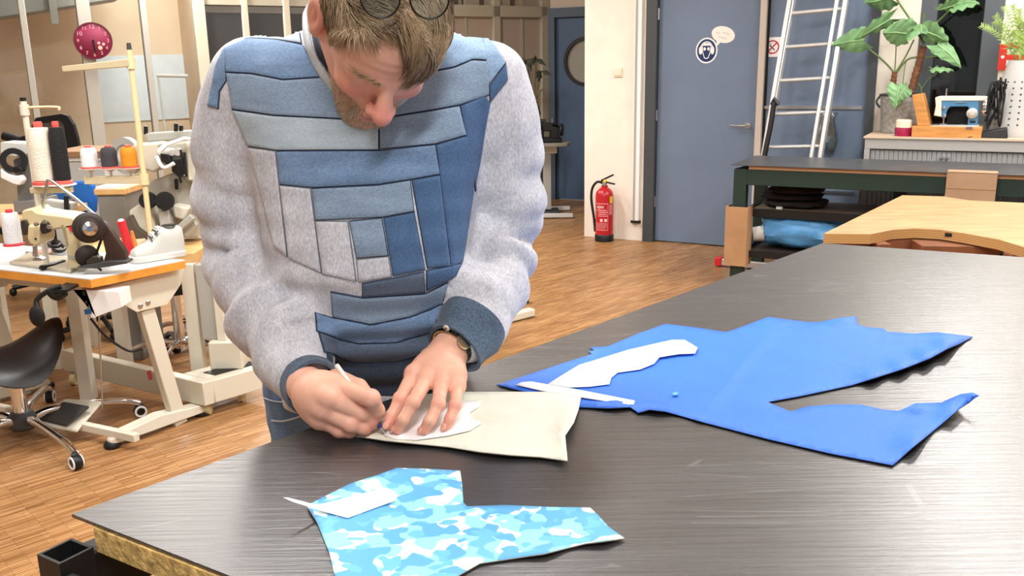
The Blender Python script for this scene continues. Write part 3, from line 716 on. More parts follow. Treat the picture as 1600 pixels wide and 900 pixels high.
# arms: sleeve centre lines
RA = [J(398,128,1.62), J(374,200,1.625), J(372,300,1.64), J(384,396,1.65), J(422,478,1.58), J(456,548,1.50), J(478,592,1.455)]
RAr = [.078, .079, .078, .078, .080, .071, .048]
LA = [J(764,128,1.62), J(786,200,1.625), J(794,300,1.64), J(786,380,1.645), J(762,450,1.58), J(742,500,1.52), J(731,518,1.50)]
LAr = [.070, .067, .066, .066, .070, .063, .055]
def arclen(pts):
    s = [0.0]
    for i in range(1, len(pts)): s.append(s[-1]+np.linalg.norm(pts[i]-pts[i-1]))
    return s
def sleeve(p, pts, rs, seed, fold):
    pts = [np.array(q) for q in pts]; s = arclen(pts)
    # smooth path
    sp = [np.array(q) for q in spline([Vector(q) for q in pts], 6)]; ss = arclen(sp); rr = np.interp(ss, s, rs) if False else np.interp(np.linspace(0,1,len(sp)), np.linspace(0,1,len(rs)), rs)
    best = np.full(len(p), 9.0); T = np.zeros(len(p)); Q = np.zeros((len(p),2))
    for i in range(len(sp)-1):
        a, b = sp[i], sp[i+1]; ba = b-a; t = np.clip((p-a)@ba/(ba@ba), 0, 1); c = p-(a+t[:,None]*ba)
        d = np.linalg.norm(c, axis=1)-(rr[i]+(rr[i+1]-rr[i])*t); m = d < best; best[m] = d[m]; T[m] = (ss[i]+t*np.linalg.norm(ba))[m]
        Q[m,0] = c[m,0]; Q[m,1] = -c[m,1]
    L = ss[-1]; u = T/L; ph = np.arctan2(Q[:,1], Q[:,0])
    w = np.interp(u, [0,.22,.42,.55,.8,.95,1], fold)
    f = np.zeros(len(p))
    for (wl, sl, am, mo, o1) in ((.125,1.15,1.0,1,.3),(.088,-.9,.8,2,1.9),(.062,.45,.55,1,4.0)):
        g = np.abs(np.sin((T*2*math.pi/wl+sl*ph+seed*1.7+o1+.5*np.sin(T*31+o1))/2))
        md = np.clip(.55+.55*np.cos(ph-math.pi/2+.9*np.sin(T*13+seed*2.3+o1*1.3)), 0, 1)
        f += am*md*(g-.62)
    return best-.026*w*f
def sweat(p):
    d = trunk(p)
    # shallow drapes on the trunk, deeper below the belly
    z = p[:,2]; zb = np.interp(z, [.75, .93, 1.06, 1.10, 1.3, 1.5], [1.0, 1.0, .9, .25, .12, .0])
    fr = np.clip((1.62-p[:,1])*12, 0, 1)
    d = d-.0065*zb*fr*np.sin(z*2*math.pi/.052+.9*np.sin(p[:,0]*9)+2.0*p[:,0])
    d = smin(d, sleeve(p, RA, RAr, .6, [0,.25,.5,.85,1.0,.45,.0]), .028)
    d = smin(d, sleeve(p, LA, LAr, 2.2, [0,.2,.5,.85,.9,.35,.0]), .024)
    return d
zlo = float(rz[0])
Vs, Fs = surf_net(sweat, (-.75, 1.36, zlo-.02), (.20, 1.86, 1.66), .0075)
Vs = relax(Vs, Fs, 2, .4)
bvh = BVHTree.FromPolygons([Vector(v) for v in Vs.tolist()], Fs.tolist())
# collar opening position (before building, so that the neck fits)
NC = J(560, 62, 1.575); NAX = Vector((.02, -.62, .78)).normalized()
sw = np_obj('sweatshirt', Vs, Fs, M_SWEAT, man, label='grey melange sweatshirt with denim patchwork front')

# ---- patches sewn on: image outline, laid on the sweatshirt surface
def surf_pt(x, y, off):
    d = ray(x, y).normalized(); h, n, i, t = bvh.ray_cast(CAM, d)
    if h is None: return None
    if n.dot(d) > 0: n = -n
    return h, n
def poly_at(line, t):
    L = [0]
    for i in range(1, len(line)): L.append(L[-1]+math.dist(line[i], line[i-1]))
    t *= L[-1]
    for i in range(1, len(line)):
        if t <= L[i]+1e-9:
            q = (t-L[i-1])/max(L[i]-L[i-1], 1e-9); return (line[i-1][0]+(line[i][0]-line[i-1][0])*q, line[i-1][1]+(line[i][1]-line[i-1][1])*q)
    return line[-1]
M_SEAM = mat('dark_seam', (50,62,86), .9); M_SEAMG = mat('grey_seam', (112,114,124), .9)  # patch edge rings: shade of the grooves put into the colour
def patch(kind, top, bot, off=.0034, label=None):       # top and bottom polylines, left to right
    w = max(math.dist(top[0], top[-1]), math.dist(bot[0], bot[-1])); hh = max(math.dist(top[0], bot[0]), math.dist(top[-1], bot[-1]))
    nu = max(3, int(w/6)); nv = max(3, int(hh/6)); eu, ev = min(.2, 1.0/w), min(.2, 1.0/hh)
    tu = [-.6*eu, eu]+[eu+(1-2*eu)*i/nu for i in range(1, nu)]+[1-eu, 1+.6*eu]; tv = [-.6*ev, ev]+[ev+(1-2*ev)*i/nv for i in range(1, nv)]+[1-ev, 1+.6*ev]
    NU, NV = len(tu)-1, len(tv)-1
    vs = []; ok = []
    for j, t in enumerate(tv):
        for i, u in enumerate(tu):
            uc = min(1, max(0, u)); a = poly_at(top, uc); b = poly_at(bot, uc)
            if uc != u:
                a2 = poly_at(top, .01 if u < 0 else .99); b2 = poly_at(bot, .01 if u < 0 else .99); k_ = (u if u < 0 else 1-u)/.01
                a = (a[0]+(a[0]-a2[0])*-k_, a[1]+(a[1]-a2[1])*-k_); b = (b[0]+(b[0]-b2[0])*-k_, b[1]+(b[1]-b2[1])*-k_)
            x, y = a[0]+(b[0]-a[0])*t, a[1]+(b[1]-a[1])*t
            r = surf_pt(x, y, 0); edge = i in (0, NU) or j in (0, NV)
            if r is None: vs.append(Vector((0,0,0))); ok.append(False)
            else: vs.append(r[0]+r[1]*(.0006 if edge else off)); ok.append(True)
    fs = []; mi = []
    for j in range(NV):
        for i in range(NU):
            f = (j*(NU+1)+i, (j+1)*(NU+1)+i, (j+1)*(NU+1)+i+1, j*(NU+1)+i+1)
            if all(ok[q] for q in f):
                dd = [(vs[q]-CAM).length for q in f]
                if max(dd)-min(dd) < .045: fs.append(f); mi.append(1 if (i in (0, NU-1) or j in (0, NV-1)) else 0)
    if not fs: return
    used = sorted({q for f in fs for q in f}); mp = {q: n for n, q in enumerate(used)}
    V_ = np.array([vs[q] for q in used]); F_ = [[mp[q] for q in f] for f in fs]
    ob = np_obj('denim_patch' if kind != 'g' else 'grey_patch', V_, np.array(F_), DEN[kind], sw, label=label)
    ob.data.materials.append(M_SEAMG if kind == 'g' else M_SEAM); ob.data.polygons.foreach_set('material_index', mi)
    return ob
patch('c', [(382,63),(430,50),(468,46)], [(388,61),(433,64),(472,70)])
patch('a', [(350,77),(387,61),(433,64),(474,72)], [(354,113),(393,115),(443,125),(500,121)])
patch('a', [(338,104),(350,78)], [(325,165),(342,170)])
patch('a', [(348,80),(352,78)], [(340,150),(355,126)])
patch('b', [(354,114),(393,116),(443,126),(500,122),(560,124)], [(363,170),(427,180),(543,186),(590,188)])
patch('e', [(640,52),(703,43),(752,48)], [(640,116),(662,114),(707,106),(737,94),(762,95)])
patch('b', [(590,120),(662,115),(707,107),(737,95),(764,97)], [(590,186),(617,181),(680,171),(717,164),(764,148)])
patch('e', [(753,49),(762,56)], [(763,132),(790,98)])
patch('d', [(764,134),(790,99)], [(765,160),(793,125)])
patch('c', [(363,171),(427,181),(543,187),(592,190)], [(388,228),(433,235),(592,234)])
patch('b', [(593,189),(617,182),(680,172),(717,165)], [(593,233),(680,225),(728,211)])
patch('d', [(718,165),(757,149),(766,161)], [(742,300),(742,285),(748,255)])
patch('d', [(681,226),(728,212),(739,252),], [(703,418),(722,410),(738,300)])
patch('a', [(433,236),(592,235),(680,226)], [(438,288),(487,293),(590,288),(642,280),(687,272)])
patch('g', [(389,230),(432,236)], [(430,385),(450,401)])
patch('g', [(438,289),(486,294)], [(452,403),(503,427)])
patch('b', [(488,294),(590,289),(641,281)], [(493,344),(598,339),(647,330)])
patch('g', [(493,345),(544,345)], [(504,428),(557,439)])
patch('b', [(546,345),(597,340)], [(557,403),(607,399)])
patch('g', [(557,405),(607,400)], [(560,440),(612,432)])
patch('d', [(599,340),(647,331)], [(614,431),(664,421)])
patch('d', [(643,281),(687,273)], [(667,419),(703,416)])
patch('f', [(566,442),(614,434),(662,424)], [(566,463),(664,457)])
patch('d', [(666,422),(722,412)], [(666,454),(712,432)])
patch('b', [(517,455),(566,464),(664,458),(700,440)], [(520,495),(580,507),(640,495),(692,473)])
patch('a', [(492,488),(520,496),(580,508),(640,496),(692,474)], [(494,518),(560,537),(620,535),(690,511)])
patch('f', [(497,520),(560,538),(620,536),(690,512)], [(506,551),(560,565),(620,563),(692,541)])
patch('h', [(510,552),(560,566),(620,564),(692,542)], [(516,612),(560,618),(620,618),(694,600)])
# ------------------------------------------------------------------ head
HS = 1.09
HO = J(592, 54, 1.455)
hy = 14*math.pi/180; hp = 57*math.pi/180; hr = -11*math.pi/180
# head frame: x = his left (image right), y = face direction, z = crown
_f0 = Vector((math.sin(hy), -math.cos(hy), 0)); _x0 = Vector((math.cos(hy), math.sin(hy), 0))
_fy = _f0*math.cos(hp)+Vector((0,0,-1))*math.sin(hp); _fz = _f0*math.sin(hp)+Vector((0,0,1))*math.cos(hp)
Rr = Matrix.Rotation(hr, 3, _fy)
_hx = Rr @ _x0; _hz = Rr @ _fz; _hy = _fy
HM = np.array([list(_hx), list(_hy), list(_hz)])          # rows = axes
def to_head(p): return ((p-HO) @ HM.T)/HS
def from_head(q): return (np.array(q)*HS) @ HM + HO
def ear(q, s):
    a = math.radians(18)
    x = s*q[:,0]; c = np.stack([x, q[:,1], q[:,2]], 1)
    Rm = np.array([[math.cos(.35),math.sin(.35),0],[-math.sin(.35),math.cos(.35),0],[0,0,1]])
    cc = (c-np.array([.088,-.022,-.002]))@Rm.T
    d = elli(cc, (0,0,.004), (.0085,.021,.034))
    d = smin(d, elli(cc, (-.002,.006,-.026), (.008,.010,.012)), .006)
    d = smax(d, -elli(cc, (.010,.003,.004), (.0085,.012,.021)), .005)
    d = smin(d, elli(cc, (.002,.000,.004), (.004,.004,.016)), .004)
    return d
def head_sdf(q):
    x = np.abs(q[:,0]); m = np.stack([x, q[:,1], q[:,2]], 1)
    d = elli(q, (0,-.020,.034), (.077,.098,.088))
    d = smin(d, elli(q, (0,.040,.040), (.064,.052,.056)), .03)                # forehead
    d = smin(d, cone(q, (0,.030,-.012), (0,.058,-.082), .062, .036), .03)
    d = smin(d, cone(m, (.054,-.012,-.040), (.020,.062,-.095), .020, .020), .028)   # jaw
    d = smin(d, elli(q, (0,.074,-.098), (.026,.022,.018)), .018)              # chin
    d = smin(d, elli(m, (.040,.062,-.022), (.024,.022,.020)), .018)           # cheekbone
    d = smin(d, cone(m, (.012,.088,.020), (.046,.074,.021), .009, .008), .014)  # brow
    d = smax(d, -elli(m, (.031,.101,.002), (.019,.018,.0125)), .012)          # eye socket
    d = smin(d, elli(m, (.031,.075,.001), (.0155,.0125,.012)), .004)          # closed lid
    d = smin(d, cone(q, (0,.086,.020), (0,.114,-.024), .0085, .0135), .011)    # nose
    d = smin(d, sph(q, (0,.118,-.029), .0135), .006)
    d = smin(d, elli(m, (.0145,.103,-.033), (.0085,.012,.009)), .006)
    d = smax(d, -elli(m, (.007,.112,-.043), (.0045,.006,.004)), .003)
    d = smin(d, elli(q, (0,.084,-.064), (.026,.014,.016)), .014)              # muzzle
    d = smin(d, elli(q, (0,.098,-.060), (.022,.005,.0045)), .004); d = smin(d, elli(q, (0,.096,-.070), (.019,.005,.005)), .004)
    d = smax(d, -elli(m, (.030,.098,-.052), (.004,.012,.018), None), .012)    # nasolabial crease
    # forehead and eye creases
    d = d+.0007*np.exp(-((q[:,2]-.048)/.018)**2)*np.exp(-(x/.04)**2)*np.sin(q[:,2]*2*math.pi/.013)*(q[:,1] > .05)
    d = smin(d, ear(q, 1), .005); d = smin(d, ear(q, -1), .005)
    return d
NB = to_head(J(560, 95, 1.62)[None])[0]
def neck_sdf(q): return cone(q, (0,-.030,-.030), tuple(NB), .060, .066)
def head_all(p):
    q = to_head(p); return HS*smin(head_sdf(q), neck_sdf(q), .03)
lo = HO-.20; hi = HO+.20; lo[2] = HO[2]-.19
Vh, Fh = surf_net(head_all, lo, hi, .0030)
Vh = relax(Vh, Fh, 1, .35)
qh = to_head(Vh)
skin = np.array([lin(232), lin(180), lin(156)]); red = np.array([lin(226), lin(132), lin(122)]); pale = np.array([lin(214), lin(166), lin(140)])
def blob(q, c, r): return np.exp(-(np.linalg.norm((q-np.array(c))/np.array(r), axis=1))**2)
qa = np.stack([np.abs(qh[:,0]), qh[:,1], qh[:,2]], 1)
w = np.clip(blob(qh,(0,.116,-.028),(.020,.022,.022))*.95+blob(qa,(.044,.075,-.024),(.022,.03,.022))*.6+blob(qa,(.085,-.022,0),(.014,.03,.04))*.55+blob(qh,(0,.09,.03),(.05,.03,.012))*.25, 0, 1)[:,None]
hc = skin*(1-w)+red*w
wb = np.clip(blob(qh,(0,.085,-.085),(.05,.05,.04))*.5, 0, .5)[:,None]; hc = hc*(1-wb)+np.array([lin(200),lin(164),lin(142)])*wb
lipw = np.clip(blob(qh,(0,.10,-.065),(.024,.012,.007)), 0, .8)[:,None]; hc = hc*(1-lipw)+np.array([lin(176),lin(92),lin(88)])*lipw

# ------------------------------------------------------------------ hands
def Pz(x, y, h): return A3(P(x, y, TZ+h))
# his left hand (image right), splayed on the paper
LW = Pz(703,545,.105); 
lh = dict(
 index=[Pz(646,585,.080), Pz(625,624,.054), Pz(613,648,.034), Pz(606,664,.021)],
 middle=[Pz(666,593,.074), Pz(645,630,.058), Pz(630,656,.036), Pz(621,670,.020)],
 ring=[Pz(689,600,.068), Pz(685,632,.054), Pz(671,658,.034), Pz(663,671,.020)],
 pinky=[Pz(714,605,.058), Pz(711,634,.046), Pz(703,654,.030), Pz(698,665,.019)])
lr = dict(index=[.0125,.0105,.0092,.0080], middle=[.013,.0108,.0095,.0084], ring=[.0125,.0104,.0092,.0082], pinky=[.0112,.0092,.0082,.0074])
LTH = [Pz(672,560,.080), Pz(648,588,.050), Pz(640,606,.032), Pz(634,622,.022)]
def knuck(p, c, r): return sph(p, c, r)
def lhand(p):
    d = chain(p, [LA[-2], LW, (LW*.55+lh['middle'][0]*.45)], [.034,.030,.030], .01)
    for k_, v in lh.items():
        b = LW*.72+v[0]*.28
        d = smin(d, chain(p, [b, LW*.35+v[0]*.65, v[0]], [.021,.0185,.0145], .01), .014)
    # palm filler between the knuckles
    ks = [v[0] for v in lh.values()]
    for i in range(3): d = smin(d, cone(p, ks[i]*.75+LW*.25, ks[i+1]*.75+LW*.25, .0165, .0165), .010)
    for k_, v in lh.items():
        r = lr[k_]; f = chain(p, v, r, .004)
        f = smin(f, sph(p, v[1]+np.array([0,0,.002]), r[1]*1.09), .004)
        d = smin(d, f, .0055)
        d = smin(d, sph(p, v[0]+np.array([0,0,.004]), .0128), .008)
        # tendons on the back of the hand
        d = smin(d, cone(p, v[0]+np.array([0,0,.0085]), LW*.6+v[0]*.4+np.array([0,0,.0155]), .004, .003), .007)
    d = smin(d, chain(p, LTH, [.020,.014,.0125,.0105], .008), .010)
    return d
# his right hand (image left), closed around the pen
PT = Pz(603,678,.010); PE = Pz(526,571,.108)
RW = Pz(480,612,.070)
rh = dict(
 index=[Pz(524,603,.088), Pz(580,622,.078), Pz(590,641,.050), Pz(588,650,.038)],
 middle=[Pz(512,622,.078), Pz(565,645,.048), Pz(579,658,.030), Pz(582,662,.024)],
 ring=[Pz(504,640,.058), Pz(548,663,.032), Pz(567,669,.022), Pz(571,670,.018)],
 pinky=[Pz(500,655,.038), Pz(530,671,.020), Pz(547,674,.015), Pz(551,673,.014)])
rr_ = dict(index=[.0150,.0128,.0112,.0100], middle=[.0150,.0125,.0110,.0100], ring=[.0142,.0120,.0108,.0098], pinky=[.0135,.0115,.0104,.0092])
RTH = [Pz(525,592,.070), Pz(560,606,.066), Pz(582,628,.046), Pz(592,645,.032)]
def rhand(p):
    d = chain(p, [RA[-1]*.6+RA[-2]*.4, RA[-1]*.4+RW*.6, RW*.5+rh['middle'][0]*.5], [.026,.030,.034], .012)
    d = smin(d, elli(p, RW*.45+rh['index'][0]*.3+rh['ring'][0]*.25, (.040,.034,.036)), .014)
    for k_, v in rh.items():
        d = smin(d, chain(p, [RW*.7+v[0]*.3, RW*.3+v[0]*.7, v[0]], [.024,.021,.0165], .01), .012)
    for k_, v in rh.items():
        r = rr_[k_]; f = chain(p, v, r, .004); f = smin(f, sph(p, v[1], r[1]*1.10), .004)
        d = smin(d, f, .0045); d = smin(d, sph(p, v[0]+np.array([0,-.002,.003]), .0160), .007)
    d = smin(d, chain(p, RTH, [.0175,.0145,.0125,.0108], .006), .006)
    return d
parts_v = [Vh]; parts_f = [Fh]; cols = [hc]
def hand_cols(Vv, hv, extra):
    c = np.tile(skin, (len(Vv),1)); w = np.zeros(len(Vv))
    for v in hv.values():
        w += .55*blob(Vv, v[0], (.014,)*3)+.6*blob(Vv, v[1], (.012,)*3)+.55*blob(Vv, v[3], (.014,)*3)
    w = np.clip(w, 0, .8)[:,None]; c = c*(1-w)+red*w
    return c
for fn, hv, extra, lo, hi in ((lhand, lh, LTH, None, None), (rhand, rh, RTH, None, None)):
    pts = np.concatenate([np.array(v) for v in hv.values()]+[np.array(extra)]+[(LW if fn is lhand else RW)[None]])
    lo = pts.min(0)-.05; hi = pts.max(0)+.05
    if fn is lhand: hi[2] += .02; hi[1] += .03
    else: lo[0] -= .02
    Vv, Fv = surf_net(fn, lo, hi, .0021); Vv = relax(Vv, Fv, 1, .3)
    cols.append(hand_cols(Vv, hv, extra)); parts_f.append(Fv+sum(len(q) for q in parts_v)); parts_v.append(Vv)
# trunk, arms, legs of the body under the clothes (coarse)
hipL, hipR = J(480,640,1.70), J(640,640,1.72)
hipL[2] = hipR[2] = .92
def inner(p):
    d = trunk(p, -.03)
    d = smin(d, chain(p, RA, [.05,.05,.045,.04,.038,.034,.032], .02), .02); d = smin(d, chain(p, LA, [.05,.05,.045,.04,.038,.034,.032], .02), .02)
    return smin(d, cone(p, NC+np.array([0,.05,-.05]), from_head((0,-.03,-.06)), .075, .058), .03)
Vi, Fi = surf_net(inner, (-.75,1.3,zlo-.02), (.25,1.9,1.70), .016)
cols.append(np.tile(skin, (len(Vi),1))); parts_f.append(Fi+sum(len(q) for q in parts_v)); parts_v.append(Vi)
body = np_obj('body', np.concatenate(parts_v), np.concatenate(parts_f), M_SKIN, man, np.concatenate(cols))

# nails
for hv, keys, n_up in ((lh, ('index','middle','ring','pinky'), Vector((0,-.25,.97))),):
    for k_ in keys:
        a, b = Vector(hv[k_][2]), Vector(hv[k_][3]); d = (b-a).normalized(); u = (n_up-d*n_up.dot(d)).normalized(); s = d.cross(u)
        c = b+u*(lr[k_][3]*.80)+d*.003
        Rm = Matrix((s, d, u)).transposed()
        MB().ell(c, (.0058,.0072,.0030), 16, Rm).build('fingernail', mat('nail', (226,170,150), .3), man)

# ------------------------------------------------------------------ jeans, legs, shoes
hx = Vector(P(545,660,TZ).to_tuple()); 
cx0 = float(rcx[0]); cy0 = 1.725; cx0 += .018
def jeans(p):
    d = elli(p, (cx0-.03, cy0, .90), (.195,.135,.14))
    for s in (-1, 1):
        a = np.array([cx0-.03+s*.095, cy0, .84]); k_ = np.array([cx0-.03+s*.105, cy0+.01, .48]); f = np.array([cx0-.03+s*.115, cy0+.05, .07])
        d = smin(d, chain(p, [a, k_, f], [.100,.076,.066], .03), .03)
    d = smax(d, .055-p[:,2], .01)
    w_ = np.clip((.98-p[:,2])*3, 0, 1)
    return d-.004*w_*np.sin(p[:,2]*2*math.pi/.07+p[:,0]*30)
Vj, Fj = surf_net(jeans, (cx0-.32, cy0-.2, .0), (cx0+.28, cy0+.24, 1.06), .011)
np_obj('jeans', relax(Vj,Fj,1), Fj, M_JEANS, man, label='blue denim jeans')
def shoe(p, s):
    a = np.array([cx0-.03+s*.115, cy0+.06, .045]); t = np.array([cx0-.03+s*.13, cy0-.13, .038])
    return smax(chain(p, [a, t], [.055,.05], .02), .004-p[:,2], .006)
for s in (-1,1):
    Vq, Fq = surf_net(lambda p: shoe(p, s), (cx0-.03+s*.12-.1, cy0-.22, -.01), (cx0-.03+s*.12+.1, cy0+.16, .13), .009)
    np_obj('shoe', Vq, Fq, M_DGREY, man)
jb = BVHTree.FromPolygons([Vector(v) for v in Vj.tolist()], Fj.tolist())
def jean_line(px, name, m, r):
    pp = []
    for x, y in px:
        h_, n_, i_, t_ = jb.ray_cast(CAM, ray(x, y).normalized())
        if h_ is not None: pp.append(h_+(n_ if n_.dot(ray(x,y)) < 0 else -n_)*.001)
    if len(pp) > 2: MB().tube(spline(pp, 4), r, 6).build(name, m, man)
M_STITCH = mat('pale_stitching', (196,202,206), .8)
jean_line([(412,652),(425,657),(440,658),(455,655),(470,650)], 'pocket_seam', M_STITCH, .0018)
jean_line([(414,622),(425,626),(440,628),(455,626)], 'waist_seam', M_STITCH, .0014)
# ------------------------------------------------------------------ collar, cuffs, shirt
def ring_of(c, ax, r, n=40, wob=0):
    ax = Vector(ax).normalized(); a = ax.orthogonal().normalized(); b = ax.cross(a)
    return [Vector(c)+(a*math.cos(2*math.pi*i/n)+b*math.sin(2*math.pi*i/n))*r for i in range(n)]
def on_surf(x, y, off=.004):
    r = surf_pt(x, y, 0); return Pd(x, y, 1.63) if r is None else r[0]+r[1]*off
front = [(478,28),(480,55),(487,85),(502,113),(522,138),(545,158),(575,170),(610,166),(640,145),(665,115),(684,80),(694,45)]
loop = [on_surf(x, y, .003) for x, y in front]
loop += [Pd(680,10,1.66), Pd(640,-4,1.70), Pd(580,-8,1.715), Pd(525,-2,1.70), Pd(490,10,1.665)]
loop = spline(loop+[loop[0]], 4)[:-1]
def band(path, w, th, name, m, parent, axis, **kw):         # flat closed band
    mb = MB(); n = len(path); R = []
    c = sum(path, Vector())/n
    for i in range(n):
        t = (path[(i+1) % n]-path[i-1]).normalized(); ax = Vector(axis); ax = (ax-t*ax.dot(t)).normalized(); o = t.cross(ax)
        if o.dot(path[i]-c) < 0: o = -o
        R.append([path[i]+ax*w*math.cos(q)+o*th*math.sin(q) for q in [2*math.pi*j/10 for j in range(10)]])
    mb.rings(R, False, True); return mb.build(name, m, parent, **kw)
band(loop, .0125, .006, 'collar', M_RIB, sw, NAX, label='light grey ribbed collar')
c_ = sum(loop, Vector())/len(loop)
shirt_loop = [c_+(p-c_)*.86+Vector((0,-.002,.004)) for p in loop]
sh = band(shirt_loop, .016, .006, 'shirt_collar', DEN['h'], man, NAX, label='dark denim shirt collar under the sweatshirt')
# cuffs
M_CUFF = cloth_mat('cuff_denim', (58,74,92), (96,114,134), 330, (1,1,1), .5, .16)
def cuff(c, ax, r, L, name, n=40, flare=1.06, sq=1.0):
    ax = Vector(ax).normalized(); a = ax.orthogonal().normalized(); b = ax.cross(a); c = Vector(c); mb = MB(); R = []
    for h, rr in ((0, r*.93), (0, r), (L*.3, r*1.02), (L*.7, r*flare), (L, r*flare), (L, r*flare-.006), (L*.5, r*flare-.008), (0, r*.86)):
        R.append([c+ax*h+(a*math.cos(q)+b*math.sin(q)*sq)*(rr+.0016*math.sin(3*q+h*40)) for q in [2*math.pi*i/n for i in range(n)]])
    R = [[R[k][i] for k in range(len(R))] for i in range(n)]
    mb.rings(R, False, True); return mb.build(name, M_CUFF, sw, smooth=50)
axL = Vector(LW-LA[-1]); axL = (axL.normalized()+Vector((-.1,-.25,-.25))).normalized()
cL = Vector(LA[-1])-axL*.022
cfL = cuff(cL, axL, .0615, .068, 'cuff', flare=.86)
axR = Vector(RW-RA[-1]).normalized()
axR = (axR+Vector((.25,0,-.1))).normalized(); cR = Vector(RA[-1])+axR*.008
cfR = cuff(cR, axR, .050, .050, 'cuff', flare=.96)
# cuff button
bp_ = None
def hit(ob, x, y):
    dg = bpy.context.evaluated_depsgraph_get(); me = ob.data; o = PW[ob.name]
    t = BVHTree.FromPolygons([v.co+o for v in me.vertices], [tuple(f.vertices) for f in me.polygons]); d = ray(x, y).normalized()
    return t.ray_cast(CAM, d)
h_ = hit(cfL, 698, 512)
if h_[0] is not None:
    n_ = h_[1]; n_ = -n_ if n_.dot(ray(698,512)) > 0 else n_
    MB().lathe([(.0,.003),(.004,.003),(.0058,.0022),(.0058,0)], h_[0], n_, 18).build('cuff_button', mat('bone_button', (214,206,186), .35), cfL)
    MB().lathe([(.0026,.0034),(.0,.0036)], h_[0], n_, 12).build('button_centre', M_DGREY, cfL)
# wristwatch peeping out of the cuff
ax = Vector(LW-LA[-1]).normalized(); wc = Vector(LW)-ax*.006
wt = thing('wristwatch', wc-Vector((0,0,.03)), 'steel wristwatch strap showing at the rolled denim cuff', 'watch')
rg = [];  a_ = ax.orthogonal().normalized(); b_ = ax.cross(a_)
mb = MB(); 
for k_ in range(36):
    q = 2*math.pi*k_/36; o_v = a_*math.cos(q)+b_*math.sin(q); p0 = wc+o_v*.0345; t_ = (b_*math.cos(q)-a_*math.sin(q))
    mb.hexa([p0-ax*.006-t_*.0024, p0-ax*.006+t_*.0024, p0+ax*.006+t_*.0024, p0+ax*.006-t_*.0024], [p+o_v*.0028 for p in (p0-ax*.006-t_*.0024, p0-ax*.006+t_*.0024, p0+ax*.006+t_*.0024, p0+ax*.006-t_*.0024)])
mb.build('bracelet', mat('watch_steel', (206,198,176), .25, 1), wt)
q_ = (Vector((.75,-.2,.55))); q_ = (q_-ax*q_.dot(ax)).normalized()
MB().lathe([(.013,0),(.0145,.003),(.013,.006),(.0,.007)], wc+q_*.036, q_, 24).build('case', mat('watch_steel', (206,198,176), .25, 1), wt)
# pen
pT, pE = Vector(Pz(603,680,.0085)), Vector(PE); dp_ = (pE-pT).normalized(); Lp = (pE-pT).length
pen = thing('pen', pT, 'slim white pen with blue tip in the closed hand', 'pen')
MB().cyl(pT+dp_*.036, pE, .0042, .0042, 14).build('barrel', mat('pen_white', (226,222,216), .35), pen)
MB().lathe([(.0,Lp+.002),(.003,Lp+.0015),(.0042,Lp)][::-1], pT, dp_, 14).build('end_plug', M_LGREY, pen)
MB().lathe([(.0006,0),(.0012,.006),(.0026,.016)], pT, dp_, 12).build('nib', mat('pen_nib', (190,190,190), .3, 1), pen)
MB().lathe([(.0028,.014),(.0042,.024),(.0043,.036)], pT, dp_, 12).build('grip', mat('pen_blue', (34,42,110), .3), pen)

# ------------------------------------------------------------------ hair
rng = np.random.default_rng(5)
def grad(q, f, e=.0012):
    g = np.zeros_like(q)
    for i in range(3):
        d = np.zeros(3); d[i] = e; g[:,i] = f(q+d)-f(q-d)
    return g/(np.linalg.norm(g, axis=1)[:,None]+1e-9)
def skull(q):
    d = elli(q, (0,-.020,.034), (.077,.098,.088)); d = smin(d, elli(q, (0,.040,.040), (.064,.052,.056)), .03)
    d = smin(d, cone(q, (0,.030,-.012), (0,.058,-.082), .062, .036), .03)
    return smin(d, cone(q, (0,-.03,-.03), (0,-.075,-.13), .060, .062), .03)
def strands(name, roots, flow, n, step, lift, rad, colA, colB, mname, droop=0, label=None, jit=.35, lenf=None, colf=None):
    q = roots.copy(); N_ = len(q); path = [q.copy()]
    rn = rng.normal(size=(N_,3))*jit; ln = rng.uniform(.65, 1.15, N_)[:,None]*(1 if lenf is None else lenf(roots)[:,None])
    for k_ in range(n):
        g = grad(q, skull); f = flow(q)+rn*.5
        f = f-g*(f*g).sum(1)[:,None]; f /= np.linalg.norm(f, axis=1)[:,None]+1e-9
        q = q+f*step*ln+rng.normal(size=q.shape)*step*.08
        tgt = lift(k_/(n-1), roots)
        q = q+grad(q, skull)*(tgt-skull(q))[:,None]*.8
        if droop: q = q+np.array([0,0,-1])*droop*(k_/(n-1))**2
        path.append(q.copy())
    Pth = np.stack([from_head(x) for x in path], 1)         # N, n+1, 3
    T = np.gradient(Pth, axis=1); T /= np.linalg.norm(T, axis=2)[:,:,None]+1e-9
    ref = np.array([.3,.5,.8]); a = np.cross(T, ref); a /= np.linalg.norm(a, axis=2)[:,:,None]+1e-9; b = np.cross(T, a)
    m_ = n+1; rr = rad*np.interp(np.linspace(0,1,m_), [0,.15,.7,1], [.8,1,.8,.12])
    ring = np.stack([Pth+rr[None,:,None]*(a*math.cos(t)+b*math.sin(t)) for t in (0, 2.094, 4.189)], 2)   # N,m,3,3
    Vt = ring.reshape(-1,3)
    base = (np.arange(N_)*m_*3)[:,None,None,None]; i = (np.arange(n)*3)[None,:,None,None]; j = np.arange(3)[None,None,:,None]
    j2 = (j+1) % 3
    F = np.concatenate([base+i+j, base+i+j2, base+i+3+j2, base+i+3+j], 3).reshape(-1,4)
    t = rng.uniform(0,1,N_)**1.2 if colf is None else colf(roots); c = np.array(colA)*(1-t[:,None])+np.array(colB)*t[:,None]
    cc = np.repeat(c, m_*3, 0)
    m = hair_mat(mname); return np_obj(name, Vt, F, m, man, cc, label=label)
